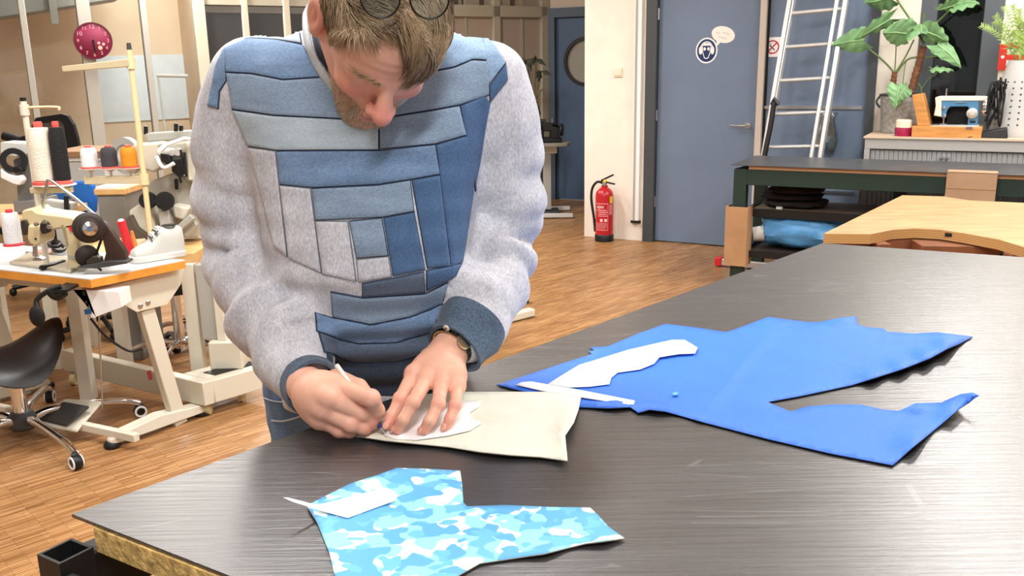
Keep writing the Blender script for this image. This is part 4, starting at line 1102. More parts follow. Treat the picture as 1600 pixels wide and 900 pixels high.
def hair_mat(name):
    if name in MATS: return MATS[name]
    m = bpy.data.materials.new(name); m.use_nodes = True; MATS[name] = m; k = N(m); b = k.n['Principled BSDF']
    at = k.new('ShaderNodeVertexColor', layer_name='tint'); k.link(at.outputs[0], b.inputs['Base Color']); b.inputs['Roughness'].default_value = .5; b.inputs['Specular IOR Level'].default_value = .25
    return m
def L3(*c): return [lin(v) for v in c]
# scalp roots
S = rng.normal(size=(60000,3)); S /= np.linalg.norm(S, axis=1)[:,None]
R0 = S*np.array([.078,.099,.089])+np.array([0,-.02,.034])
R0 = np.concatenate([R0, S[:20000]*np.array([.065,.053,.057])+np.array([0,.04,.04])])
for _ in range(4): R0 = R0-grad(R0, skull)*skull(R0)[:,None]
hl = np.interp(R0[:,1], [-.12,-.06,-.035,-.02,.02,.040,.055,.07], [-.07,-.06,-.02,.040,.040,.064,.088,.118])
hl = hl-.014*np.clip((R0[:,0]-.005)/.02,0,1)*(R0[:,1] > .02)
ok = (R0[:,2] > hl+rng.normal(size=len(R0))*.004)
R0 = R0[ok]; R0 = R0[rng.permutation(len(R0))[:9500]]
def nz(q, s, o): return np.sin(q[:,0]*s+o+1.7*np.sin(q[:,1]*s*.6+o))+np.sin(q[:,1]*s*.8+2*o+1.3*np.sin(q[:,2]*s*.7))
def flow(q):
    x, y, z = q.T; top = np.clip((z-.05)/.05,0,1); fr = np.clip((y-.0)/.05,0,1)
    f = np.stack([.15+.75*top+.5*fr*top+.28*nz(q,55,1.0), 1.0*np.clip((z+.02)/.08,.3,1)-.75*fr*(x < .0)+.2*nz(q,60,3.0), -.25-.7*(1-top)-.1*fr], 1)
    return f
def lift(t, r): return .002+(.010+.004*nz(r,70,2.0))*math.sin(math.pi*min(1, t*.85+.1))*np.clip((r[:,2]-.0)/.07, .25, 1)
def clumpc(r): return np.clip(.5+.30*nz(r,85,.5)+.12*rng.normal(size=len(r)), 0, 1)
strands('hair', R0, flow, 9, .0085, lift, .00095, L3(98,78,58), L3(206,182,150), 'hair_dark_blond', label='tousled dark blond hair', jit=.22, colf=clumpc,
  lenf=lambda r: np.clip(np.interp(r[:,1], [-.02,.045,.07], [1.0,.62,.45])+.4*np.clip((r[:,0]-.005)/.02,0,1)*(r[:,1] > .02), .2, 1.1)*np.interp(r[:,2], [.03,.075], [.5,1]))
# fringe hanging over the forehead on his left
fr_ = R0[(R0[:,1] > .015) & (R0[:,0] > -.006) & (R0[:,0] < .052) & (R0[:,2] > .060)]
fr_ = fr_[rng.integers(0, len(fr_), 900)]+rng.normal(size=(900,3))*.003
def flow2(q):
    x = q[:,0]; return np.stack([.05+(.020-x)*11+.15*nz(q,80,2.0), np.full_like(x,.75), np.full_like(x,-1.0)], 1)
strands('hair', fr_, flow2, 9, .0088, lambda t, r: .004+.009*math.sin(math.pi*t*.8)+.002*nz(r,90,1.0), .00085, L3(84,66,48), L3(176,150,118), 'hair_dark_blond', jit=.16, label='fringe hanging over the forehead', colf=clumpc)
# a few stray hairs on the bare side of the forehead
st_r = R0[(R0[:,1] > .03) & (R0[:,0] < .01)]; st_r = st_r[rng.integers(0, len(st_r), 70)]
strands('hair', st_r, lambda q: np.stack([.7+.4*nz(q,50,3.0), np.full(len(q),.6), np.full(len(q),-.7)],1), 7, .007, lambda t, r: .002+.006*t+0*r[:,0], .0004, L3(170,140,104), L3(214,190,156), 'hair_dark_blond', jit=.5, label='stray hairs on the forehead')
# cap beneath the strands
def cap(p):
    q = to_head(p); hl_ = np.interp(q[:,1], [-.12,-.06,-.035,-.02,.02,.040,.055,.07], [-.07,-.06,-.02,.048,.050,.078,.104,.13])
    return HS*smax(skull(q)-.0035, hl_-q[:,2], .004)
Vc, Fc = surf_net(cap, HO-.17, HO+.17, .004)
np_obj('hair_base', Vc, Fc, mat('hair_root', (140,114,88), .7), man)
# beard, moustache and brows
B = rng.uniform([-.075,-.02,-.125],[.075,.12,-.035],(60000,3))
for _ in range(5): B = B-grad(B, head_sdf)*head_sdf(B)[:,None]
ax_ = np.abs(B[:,0]); bw = (B[:,1] > .0)&(B[:,2] < -.052-.35*np.clip(.06-B[:,1],0,1))&~((np.abs(B[:,2]+.065) < .009)&(ax_ < .022)&(B[:,1] > .088))&(np.abs(head_sdf(B)) < .002)
B = B[bw]; B = B[rng.permutation(len(B))[:3600]]
_sk = skull; skull = head_sdf
strands('beard', B, lambda q: np.stack([.2*np.sign(q[:,0]), np.full(len(q),.45), np.full(len(q),-1.0)],1), 3, .0028, lambda t, r: .0012+.0032*t+0*r[:,0], .00042, L3(176,148,118), L3(236,222,202), 'hair_beard', label='short greying beard', jit=.5)
E = rng.uniform([-.052,.05,.012],[.052,.11,.034],(9000,3)); 
for _ in range(5): E = E-grad(E, head_sdf)*head_sdf(E)[:,None]
ex = np.abs(E[:,0]); E = E[(ex > .012)&(ex < .050)&(np.abs(E[:,2]-(.0225+.004*np.sin((ex-.012)*60))) < .0045)][:230]
for sd in (-1, 1): strands('eyebrow', E[E[:,0]*sd > 0], lambda q: np.stack([np.sign(q[:,0]), np.full(len(q),-.1), np.full(len(q),.25)],1), 3, .0036, lambda t, r: .0012+.003*t+0*r[:,0], .00036, L3(160,128,98), L3(212,184,150), 'hair_beard', jit=.3)
skull = _sk

# ------------------------------------------------------------------ round spectacles pushed up on the head
gl = []
for (x, y) in ((594,-4),(671,-2)):
    Yv = 1.20
    while Yv < 1.6:
        p = A3(Pd(x, y+14, Yv))[None]
        if HS*skull(to_head(p))[0] < .030: break
        Yv += .003
    gl.append(Pd(x, y, Yv))
nrm = (CAM-(gl[0]+gl[1])/2).normalized(); nrm = (nrm+Vector((0,0,-.05))).normalized()
sp_ = thing('spectacles', (gl[0]+gl[1])/2-Vector((0,0,.03)), 'round wire-rimmed spectacles pushed up on top of the head', 'glasses')
M_RIM = mat('rim_wire', (48,46,44), .3, .8)
for c in gl:
    rg_ = ring_of(c, nrm, .0275, 36); MB().tube(rg_, .0013, 8, True).build('rim', M_RIM, sp_)
    MB().lathe([(.0268,-.0006),(.0268,.0006)], c, nrm, 36).build('lens', M_PANE, sp_)
d_ = (gl[1]-gl[0]).normalized()
MB().tube(spline([gl[0]+d_*.0275, (gl[0]+gl[1])/2+nrm*.006+Vector((0,0,.006)), gl[1]-d_*.0275], 6), .0013, 8).build('bridge', M_RIM, sp_)
for c, s in ((gl[0],-1),(gl[1],1)):
    a = c+d_*s*.0275; t_ = A3(from_head((s*.082,-.075,.030))); 
    MB().tube(spline([a, a+d_*s*.010-nrm*.03, Vector(from_head((s*.092,-.03,.055))), Vector(t_)], 6), .0013, 8).build('temple', M_RIM, sp_)
# ================================================================== RIGHT BACKGROUND
def toW(p): q = p-O; return q.dot(E1), q.dot(E2), q.z
# ---- fire extinguisher
fx = P(944, 376, 0); fu, fv, _ = toW(fx); fv = min(fv, -.10)
FX = W(fu, fv, 0)
fe = thing('fire_extinguisher', FX, 'red fire extinguisher with black hose standing against the white pier', 'fire extinguisher')
M_FRED = mat('extinguisher_red', (178,30,38), .3)
MB(WF).lathe([(.0,.012),(.078,.012),(.078,.06),(.078,.40),(.07,.435),(.045,.462),(.028,.472),(.028,.49)], (fu,fv,0), (0,0,1), 32).build('cylinder', M_FRED, fe)
MB(WF).lathe([(.076,0),(.083,.004),(.083,.055),(.0785,.062)], (fu,fv,0), (0,0,1), 32).build('base_ring', M_BLACK, fe)
MB(WF).lathe([(.022,.488),(.022,.52),(.016,.535)], (fu,fv,0), (0,0,1), 16).build('valve', M_STEEL, fe)
mb = MB(WF); mb.bar((fu-.03,fv,.525),(fu+.10,fv-.01,.505),.02,.012); mb.build('lower_lever', M_BLACK, fe, bevel=.002)
mb = MB(WF); mb.bar((fu-.03,fv,.53),(fu+.085,fv-.01,.585),.022,.014); mb.build('upper_lever', M_BLACK, fe, bevel=.002)
MB(WF).lathe([(.014,0),(.014,.008),(.0,.009)], (fu+.01,fv-.014,.530), (0,-1,0), 16).build('pressure_gauge', mat('gauge_yellow', (224,196,60), .4), fe)
MB(WF).tube(spline([(fu-.02,fv,.51),(fu-.07,fv,.515),(fu-.115,fv,.46),(fu-.125,fv,.36),(fu-.10,fv,.20),(fu-.078,fv-.02,.08)], 8), .011, 10).build('hose', M_BLACKM, fe)
# curved label
def curved(mb, a0, a1, z0, z1, r, n=14):
    vs = []; 
    for i in range(n+1):
        q = a0+(a1-a0)*i/n
        for z in (z0, z1): vs.append((fu+r*math.sin(q), fv-r*math.cos(q), z))
    mb.add(vs, [(2*i, 2*i+2, 2*i+3, 2*i+1) for i in range(n)])
M_LBL = mat('label_pink_white', (240,196,196), .5)
aC = -math.atan2(-(CAM-FX).dot(E1), -(CAM-FX).dot(E2))
a0 = math.atan2((CAM-FX).dot(E1), -(CAM-FX).dot(E2))
A0, A1 = a0-1.1, a0+.42
mb = MB(WF)
for (z0, z1) in ((.105,.109),(.336,.340)): curved(mb, A0, A1, z0, z1, .0786)
for a in (A0, A1-.03): curved(mb, a, a+.03, .105, .340, .0786, 2)
for i, (z, l0, l1) in enumerate([(.278,.08,.9),(.262,.25,1.0),(.245,.25,.9),(.228,.25,1.0),(.166,.05,.9),(.155,.05,.95),(.144,.05,.9),(.133,.05,.95),(.122,.05,.8)]):
    h_ = .005 if i < 4 else .0022; curved(mb, A0+(A1-A0)*l0, A0+(A1-A0)*l1, z, z+h_, .0786, 10)
for q in (.40, .72): curved(mb, A0+(A1-A0)*q, A0+(A1-A0)*(q+.2), .180, .205, .0786, 4)
mb.build('label_print', M_LBL, fe, fix=False)
mb = MB(WF)
vs, fs = text_mesh('ajax', .042)
mb.add([(fu+.0788*math.sin(A0+(A1-A0)*.42+v[0]/.0786), fv-.0788*math.cos(A0+(A1-A0)*.42+v[0]/.0786), .312+v[1]) for v in vs], fs); mb.build('brand_lettering', M_WHITEP, fe, fix=False)
mb = MB(WF); curved(mb, a0+.62, a0+1.1, .34, .40, .0787, 4); mb.build('yellow_sticker', mat('gauge_yellow', (224,196,60), .4), fe, fix=False)
mb = MB(WF); curved(mb, a0+.55, a0+1.0, .24, .33, .0787, 4); mb.build('side_label', mat('side_label', (206,120,124), .5), fe, fix=False)

# ---- stickers on the door
ex_, ez_ = E1, Vector((0,0,1)); nn_ = -E2
cu, cz_ = wp(1104, 79, .03); VD = .03
def dpt(x, y): return wp(x, y, VD)
R_ = abs(wp(1121,79,VD)[0]-wp(1087,79,VD)[0])/2
stk = thing('safety_sticker', W(cu, VD, cz_-R_), 'round blue ear protection sticker on the blue door', 'sticker')
def flat(mb, pts, d0, d1): mb.slab([(u, VD-d0, z) for u, z in pts], (0, -(d1-d0), 0))
def disc(cu, cz, ru, rz, n=36): return [(cu+ru*math.cos(2*math.pi*i/n), cz+rz*math.sin(2*math.pi*i/n)) for i in range(n)]
mb = MB(WF); flat(mb, disc(cu,cz_,R_,R_*1.12), .0, .0008); mb.build('white_rim', M_WHITEP, stk)
M_SBLUE = mat('sign_blue', (22,44,92), .5)
mb = MB(WF); flat(mb, disc(cu,cz_,R_*.87,R_*.99), .0008, .0012); mb.build('blue_field', M_SBLUE, stk)
mb = MB(WF)
flat(mb, [(cu+a*R_, cz_+b*R_) for a, b in ((-.44,.45),(-.2,.66),(.2,.66),(.44,.45),(.36,-.2),(.2,-.66),(0,-.74),(-.2,-.66),(-.36,-.2))], .0012, .0016)
for s in (-1,1): flat(mb, disc(cu+s*R_*.54, cz_+R_*.02, R_*.17, R_*.36, 20), .0012, .0016)
mb.tube([(cu+R_*.56*math.cos(q), VD-.0014, cz_+R_*.1+R_*.66*math.sin(q)) for q in [math.pi*i/14 for i in range(15)]], R_*.05, 6)
mb.build('white_head', M_WHITEP, stk)
mb = MB(WF)
flat(mb, [(cu+a*R_, cz_+b*R_) for a, b in ((-.36,.42),(.36,.42),(.3,-.15),(.16,-.58),(0,-.66),(-.16,-.58),(-.3,-.15))], .0016, .0020); mb.build('blue_face', M_SBLUE, stk)
mb = MB(WF)
for s in (-1,1): flat(mb, disc(cu+s*R_*.17, cz_+R_*.14, R_*.11, R_*.15, 16), .0020, .0023)
mb.build('eye_dots', M_WHITEP, stk)
bu, bz = wp(1130, 54, VD); bw_ = abs(wp(1149,54,VD)[0]-wp(1112,54,VD)[0])/2
bub = thing('speech_bubble_sticker', W(bu, VD, bz-.08), 'cream speech bubble sticker on the blue door', 'sticker')
M_BUB = mat('bubble_cream', (240,234,224), .5)
mb = MB(WF); tl = math.radians(-14); pts = []
for i in range(40):
    q = 2*math.pi*i/40; a, b = bw_*math.cos(q), bw_*.66*math.sin(q)
    pts.append((bu+a*math.cos(tl)-b*math.sin(tl), bz+a*math.sin(tl)+b*math.cos(tl)))
flat(mb, pts, 0, .001); mb.build('bubble', M_BUB, bub)
mb = MB(WF); q = [wp(1120,63,VD), wp(1127,65,VD), wp(1119,73,VD)]; flat(mb, q, 0, .0012); mb.build('bubble_tail', M_BUB, bub)
mb = MB(WF)                                               # faint, unreadable grey lettering in two lines
for (cx, cy, n) in ((-.42,.12,3),(.26,.06,5),(-.02,-.28,6)):
    for i in range(n):
        x0 = cx*bw_+(i-(n-1)/2)*bw_*.12; y0 = cy*bw_+(i-(n-1)/2)*bw_*-.03
        flat(mb, [(bu+x0-bw_*.045, bz+y0-bw_*.08),(bu+x0-bw_*.015, bz+y0-bw_*.08),(bu+x0-bw_*.015, bz+y0+bw_*.08),(bu+x0-bw_*.045, bz+y0+bw_*.08)], .001, .0014)
        flat(mb, [(bu+x0-bw_*.02, bz+y0+bw_*.05),(bu+x0+bw_*.04, bz+y0+bw_*.04),(bu+x0+bw_*.04, bz+y0+bw_*.075),(bu+x0-bw_*.02, bz+y0+bw_*.085)], .001, .0014)
mb.build('faint_lettering', mat('bubble_grey', (184,174,164), .6), bub, kind='stuff')
# no smoking sign
q = [wp(1193,90,VD), wp(1219,88,VD), wp(1222,57,VD), wp(1195,59,VD)]
cu2 = sum(p[0] for p in q)/4; cz2 = sum(p[1] for p in q)/4; w2 = (q[1][0]-q[0][0])/2; h2 = (q[2][1]-q[1][1])/2
ns = thing('no_smoking_sign', W(cu2, VD, cz2-h2), 'square white no-smoking sign with red ring left of the ladder', 'sign')
mb = MB(WF); mb.box((cu2-w2, VD-.004, cz2-h2), (cu2+w2, VD, cz2+h2)); mb.build('plate', M_WHITEP, ns)
M_SRED = mat('sign_red', (186,40,58), .5)
r2 = min(w2,h2)*.82
mb = MB(WF); mb.ring_plate((cu2, VD-.004, cz2), (0,-1,0), r2*.80, r2, .001); mb.build('red_ring', M_SRED, ns)
mb = MB(WF); mb.bar((cu2-r2*.62, VD-.0045, cz2-r2*.62), (cu2+r2*.62, VD-.0045, cz2+r2*.62), r2*.2, .001, (0,1,0)); mb.build('red_slash', M_SRED, ns)
mb = MB(WF); mb.bar((cu2-r2*.45, VD-.0042, cz2+r2*.30), (cu2+r2*.35, VD-.0042, cz2-r2*.45), r2*.16, .0008, (0,1,0)); mb.tube([(cu2-r2*.4,VD-.0045,cz2+r2*.42),(cu2-r2*.25,VD-.0045,cz2+r2*.5),(cu2-r2*.2,VD-.0045,cz2+r2*.35)], r2*.04, 5); mb.build('cigarette', mat('sign_black', (40,36,38), .6), ns)

# ---- aluminium ladder leaning by the door
B0 = P(1165, 412, 0); bu_, bv_, _ = toW(B0); topP = W(bu_, -.06, 3.2)
upv = (topP-B0).normalized(); ln = E1.cross(upv).normalized()
def lad(x, y): return Pp(x, y, B0, ln)
M_ALU = mat('aluminium', (214,214,212), .38, .55)
la = thing('ladder', Vector((B0.x, B0.y, 0)), 'aluminium extension ladder leaning beside the blue door', 'ladder')
def ext(a, b, z0):                                       # extend a line down to height z0 and up to the top
    d = (b-a); t = (z0-a.z)/d.z; return a+d*t
lines = []
for (x0,y0,x1,y1,w_) in ((1235,0,1194,240,.030),(1241,0,1201,225,.012),(1309,0,1280,175,.026),(1322,0,1291,190,.030)):
    a, b = lad(x0,y0), lad(x1,y1); lo_, hi_ = ext(a,b,.03), ext(a,b,3.1); lines.append((lo_,hi_))
    MB().bar(lo_, hi_, w_, .07, ln).build('rail', M_ALU, la, bevel=.004)
for i in range(11):
    y = 18+53*(i-3)
    a, b = lines[0], lines[3]
    p = lad(1225-(y-18)*.172, y) if False else None
    # height from the picture, then along each rail
    zz = lad(1265, y).z
    if zz > .1 and zz < 3.1:
        A_ = ext(a[0],a[1],zz-.01); B_ = ext(b[0],b[1],zz+.01)
        MB().cyl(A_+ln*0, B_, .015, None, 12).build('rung', M_ALU, la)
fa = P(1122, 408, .04); fb = P(1285, 424, .04)
MB().bar(fa, fb, .045, .05).build('foot_bar', M_ALU, la, bevel=.004)
dd = (fb-fa).normalized(); MB().bar(fa-dd*.02, fa+dd*.035, .055, .065).build('foot_cap', M_RED, la, bevel=.006)
s0, s1 = lad(1212,160)-ln*.03, lad(1196,240)-ln*.03
nl = ln if ln.dot(CAM-B0) > 0 else -ln
MB().tube(spline([lad(1212,160)+nl*.05, lad(1206,200)+nl*.05, lad(1196,250)+nl*.05, lad(1184,330)+nl*.05], 5), .02, 8).build('black_strap', M_BLACK, la)
MB().tube([lad(1208,165)+nl*.05, lad(1212,155)+nl*.05, lad(1218,165)+nl*.05], .016, 8).build('strap_hook', M_BLACK, la)

# ---- green steel work table with black top
GZ = .84
gA = P(1147,257,GZ); gB = P(1208,240,GZ); gu0, gv0, _ = toW(gA); gv1 = min(toW(gB)[1], -.66); gu1 = gu0+3.2
M_GREEN = mat('dark_green_steel', (34,54,46), .45)
gt = thing('work_table', W(gu0+1.2, (gv0+gv1)/2, 0), 'dark green steel work table with black top behind the pine desk', 'table')
M_GTOP = mat('worn_black_top', (70,72,76), .38, var=.18, vscale=5, stretch=(1,4,1))
MB(WF).box((gu0-.02, gv0-.02, GZ-.004), (gu1, gv1, GZ)).build('top_sheet', M_GTOP, gt)
MB(WF).box((gu0+.10, gv0, GZ-.028), (gu0+1.93, gv1-.02, GZ-.004)).build('plywood_board', mat('plywood_strip', (176,136,100), .6), gt)
MB(WF).box((gu0+1.94, gv0, GZ-.028), (gu1, gv1-.02, GZ-.004)).build('plywood_board', mat('plywood_strip', (176,136,100), .6), gt)
mb = MB(WF); mb.box((gu0+.07, gv0+.005, GZ-.135), (gu1, gv0+.055, GZ-.028)); mb.build('front_beam', M_GREEN, gt, bevel=.004)
mb = MB(WF); mb.box((gu0+.07, gv1-.06, GZ-.135), (gu1, gv1-.01, GZ-.028)); mb.build('rear_beam', M_GREEN, gt, bevel=.004)
mb = MB(WF); mb.box((gu0+.01, gv0+.06, GZ-.12), (gu0+.06, gv1-.06, GZ-.028)); mb.build('end_beam', M_GREEN, gt, bevel=.004)
for (uu, vv) in ((gu0, gv0), (gu0, gv1-.08), (gu0+2.9, gv0), (gu0+2.9, gv1-.08)):
    MB(WF).box((uu, vv, .02), (uu+.085, vv+.08, GZ-.028)).build('leg', M_GREEN, gt, bevel=.004)
    MB(WF).box((uu-.01, vv-.01, 0), (uu+.095, vv+.09, .05)).build('foot', M_BLACK, gt, bevel=.004)
z_s1 = wz(1175, 335, gv0); z_s2 = wz(1175, 395, gv0)
for zz in (z_s1, z_s2):
    MB(WF).bar((gu0+.08, gv0+.05, zz), (gu0+.08, gv1-.05, zz), .04, .05).build('side_rail', M_BLACK, gt, bevel=.003)
zsh = wz(1300, 328, gv0+.3)
MB(WF).box((gu0+.10, gv0+.12, z_s1-.0), (gu0+2.9, gv1-.03, z_s1+.018)).build('upper_shelf', mat('shelf_board', (110,96,82), .6), gt)
MB(WF).box((gu0+.10, gv0+.10, z_s1-.03), (gu0+2.9, gv0+.12, z_s1+.022)).build('shelf_edge', M_BLACK, gt)
MB(WF).box((gu0+.10, gv0+.06, z_s2-.02), (gu0+2.9, gv1-.03, z_s2)).build('lower_shelf', mat('dark_shelf', (58,50,44), .6), gt)
MB(WF).box((gu0+.10, gv0+.04, z_s2-.04), (gu0+2.9, gv0+.06, z_s2+.004)).build('shelf_edge', M_BLACK, gt)
MB(WF).box((gu0+.95, gv1-.10, .05), (gu0+1.03, gv1-.05, GZ-.13)).build('rear_post', M_GREEN, gt)
M_CARD = mat('cardboard', (178,138,100), .85, var=.05, vscale=6)
M_CARD2 = mat('cardboard_pale', (172,140,112), .85, var=.04, vscale=6)
zc0, zc1 = wz(1150,415,gv0-.02), wz(1152,323,gv0-.02)
cw = thing('cardboard_wrap', W(gu0+.04, gv0, zc0), 'cardboard sleeve wrapped around the front leg of the green table', 'cardboard')
MB(WF).box((gu0-.035, gv0-.035, zc0), (gu0+.115, gv0-.028, zc1)).build('front_panel', M_CARD, cw)
MB(WF).box((gu0+.109, gv0-.028, zc0), (gu0+.115, gv0+.1, zc1)).build('side_panel', M_CARD, cw)
MB(WF).box((gu0-.035, gv0-.028, zc0), (gu0-.029, gv0+.1, zc1)).build('side_panel', M_CARD, cw)
ku0, ku1 = wu(1478,290,gv0-.02), wu(1557,290,gv0-.02); kz1 = wz(1515,273,gv0-.02); kz0 = wz(1515,316,gv0-.02)
cf = thing('cardboard_flap', W((ku0+ku1)/2, gv0-.02, kz0), 'brown cardboard piece folded over the beam of the green table', 'cardboard')
MB(WF).box((ku0, gv0-.03, kz0-.03), (ku1, gv0-.022, GZ+.006)).build('front_panel', M_CARD2, cf)
MB(WF).box((ku0, gv0-.03, GZ+.001), (ku1, gv0+.10, GZ+.007)).build('top_fold', M_CARD2, cf)
MB(WF).box((ku0+.003, gv0-.032, (kz0+kz1)/2-.002), (ku1-.003, gv0-.029, (kz0+kz1)/2+.002)).build('crease', M_CARD, cf)
# garments and bag under the table
def blobmesh(name, cx, cy, cz, rx, ry, rz_, m, label, cat, amp=.12, freq=3.0, seed=0, flatz=True, n=40):
    mb = MB(WF); R = []
    for i in range(1, n//2):
        t = math.pi*i/(n//2); ring = []
        for j in range(n):
            q = 2*math.pi*j/n; d = Vector((math.sin(t)*math.cos(q), math.sin(t)*math.sin(q), -math.cos(t)))
            k_ = 1+amp*noise.noise(d*freq+Vector((seed,0,0)))+amp*.5*noise.noise(d*freq*2.7+Vector((0,seed,0)))
            sgn = lambda v, e: math.copysign(abs(v)**e, v)
            p = Vector((cx+sgn(d.x,.7)*rx*k_, cy+sgn(d.y,.7)*ry*k_, cz+max(sgn(d.z,.8)*rz_*k_, -rz_*.9)))
            ring.append(p)
        R.append(ring)
    mb.rings(R); return mb.build(name, m, None, label=label, cat=cat)
tu0, tu1 = wu(1188,312,gv0+.3), wu(1286,312,gv0+.3); M_CLOTHD = mat('dark_fabric', (44,34,36), .95, bump=.6, bscale=40)
for i in range(3):
    blobmesh('folded_cloth', (tu0+tu1)/2+(.01,-.015,.02)[i], gv0+.38, z_s1+.018+.028+i*.047, (tu1-tu0)/2*(1,.94,.86)[i], .20, .026, M_CLOTHD,
      ['dark folded cloth at the bottom of the pile on the shelf of the green table','dark folded cloth in the middle of the pile under the green table','dark folded cloth on top of the pile under the green table'][i], 'cloth', .10, 2.5, i*3.1)
bu0, bu1 = wu(1185,355,gv0+.3), wu(1335,355,gv0+.3)
M_BAG = mat('blue_plastic_bag', (88,156,214), .35, var=.10, vscale=5, bump=.7, bscale=14)
bag = thing('plastic_bag', W((bu0+bu1)/2, gv0+.36, z_s2), 'stuffed light blue plastic bag on the lower shelf of the green table', 'bag')
b_ = blobmesh('bag_body', (bu0+bu1)/2, gv0+.36, z_s2+.135, (bu1-bu0)/2, .26, .13, M_BAG, None, None, .16, 2.4, 4.0); 
b_.parent = bag; b_.location = Vector(b_.location)-PW[bag.name]
q0 = (bu0+.18)
bd_ = MB(WF).lathe([(.128,-.02),(.136,-.02),(.136,.02),(.128,.02)], (q0, gv0+.36, z_s2+.132), (1,0,.12), 28, 1.0, 1.75); bd_.build('white_band', mat('bag_band', (214,216,206), .6), bag)
rl = MB(WF).cyl((bu0-.01, gv0+.20, z_s2+.09), (bu0+.06, gv0+.22, z_s2+.10), .05, .055, 18); rl.build('rolled_end', mat('bag_white', (226,222,212), .7), bag)
bk = P(1236, 402, .0); bk_u, bk_v, _ = toW(bk)
MB(WF).lathe([(.10,0),(.13,.17),(.135,.175),(.128,.17),(.095,.008),(.0,.008)], (bk_u+.05, bk_v-.05, 0), (0,0,1), 28).build('bucket', mat('lime_plastic', (150,164,60), .5), None, label='lime green bucket on the floor under the green table', cat='bucket')

# ---- glass carafe on the green table
vb = P(1290, 234, GZ)
mb = MB(); hgt = .285; prof = [(.0,.006),(.075,.004),(.088,.02),(.092,.07),(.080,.14),(.062,.20),(.056,.235),(.072,.275),(.076,.285)]
mb.lathe(prof+[(r-.004, h) for r, h in prof[::-1][:-1]]+[(.0,.012)], vb, (0,0,1), 32)
mb.build('glass_vase', M_GLASSWARE, None, label='clear glass vase standing on the green table before the ladder', cat='vase')
# ---- tambour cabinet
CV = -.62
kz = wz(1400, 214, CV); cu0 = wu(1352, 214, CV); cu1_ = cu0+3.0
cb = thing('tambour_cabinet', W(cu0+1.2, CV/2, 0), 'long grey roller-door cabinet under the window', 'cabinet')
M_CAB = mat('cabinet_grey', (168,164,158), .5); M_TAMB = mat('tambour_grey', (150,150,148), .5)
MB(WF).box((cu0-.01, CV-.01, kz-.012), (cu1_, -.02, kz)).build('wood_top', mat('cabinet_top', (206,184,158), .5), cb)
MB(WF).box((cu0, CV, kz-.085), (cu1_, -.03, kz-.012)).build('top_rail', M_CAB, cb, bevel=.003)
MB(WF).box((cu0, CV, .0), (cu0+.035, -.03, kz-.085)).build('side', M_CAB, cb)
MB(WF).box((cu0+.035, -.06, .0), (cu1_, -.03, kz-.085)).build('back', M_CAB, cb)
MB(WF).box((cu0+.035, CV, .0), (cu1_, -.06, .08)).build('plinth', M_CAB, cb)
nsl = 66
me0 = None
for i in range(nsl):
    uu = cu0+.04+i*.03
    if me0 is None:
        me0 = MB(WF).box((uu+.0012, CV+.015, .09), (uu+.0288, CV+.027, kz-.095)).build('slat', M_TAMB, cb, bevel=.004)
    else:
        c = me0.copy(); col.objects.link(c); c.parent = cb; c.location = Vector(me0.location)+E1*(.03*i)
MB(WF).box((cu0+.035, CV+.028, .085), (cu1_, CV+.032, kz-.09)).build('slat_backing', M_CAB, cb)
for x in (1472, 1481):
    hu = wu(x, 236, CV); MB(WF).cyl((hu, CV+.015, kz-.13), (hu, CV-.012, kz-.13), .011, .009, 12).build('knob', M_CHROME, cb)
# ---- things on the cabinet
KV = -.20
def cp(x, y, v=KV): return Pp(x, y, W(0, v, 0), E2)
pt = cp(1407, 178); pu_, _, _ = toW(pt); pw_ = (wu(1442,180,KV)-wu(1374,180,KV))/2; ph = wz(1407,148,KV)-kz
pot = thing('plant_pot', W(pu_, KV, kz), 'grey zinc bucket planter with black rim holding the large-leaved plant', 'planter')
mb = MB(WF); mb.lathe([(.0,.002),(pw_*.86,.002),(pw_*1.0,ph),(pw_*.95,ph),(pw_*.93,ph-.03),(.0,ph-.035)], (pu_,KV,kz), (0,0,1), 32); mb.build('bucket', mat('zinc', (158,156,150), .55, .25, var=.14, vscale=40), pot)
mb = MB(WF); mb.tube([(pu_+pw_*math.cos(q), KV+pw_*math.sin(q), kz+ph) for q in [2*math.pi*i/32 for i in range(32)]], .008, 8, True); mb.build('rim', M_DGREY, pot)
mb = MB(WF); mb.tube(spline([(pu_-pw_, KV-.02, kz+ph-.01), (pu_-pw_-.02, KV-.03, kz+ph-.05), (pu_-pw_*.95, KV-.03, kz+ph-.09)], 5), .008, 8); mb.build('handle', M_DGREY, pot)
# large-leaved plant
M_LEAF = mat('leaf_green', (116,158,108), .42, var=.14, vscale=9, spec=.4); M_LEAFB = mat('leaf_pale', (150,190,132), .45, var=.08, vscale=9)
M_STEM = mat('stem_green', (96,120,64), .5); M_TRUNK = mat('plant_trunk', (112,72,48), .8, var=.25, vscale=40, bump=.6, bscale=60)
pl = thing('large_leaved_plant', W(pu_, KV, kz+ph-.03), 'tall potted plant with big lobed green leaves before the window', 'plant')
def trunkpath(pts, r0, r1):
    pp = spline(pts, 8); n = len(pp)
    MB().tube(pp, [(r0+(r1-r0)*i/(n-1))*(1+.13*math.sin(i*2.2)) for i in range(n)], 12).build('trunk', M_TRUNK, pl)
trunkpath([cp(1423,145), cp(1430,120), cp(1437,95), cp(1443,72)], .026, .024)
trunkpath([cp(1395,145), cp(1396,128), cp(1398,112)], .022, .018)
def petiole(pts, r=.007): MB().tube(spline(pts, 6), r, 7).build('petiole', M_STEM, pl)
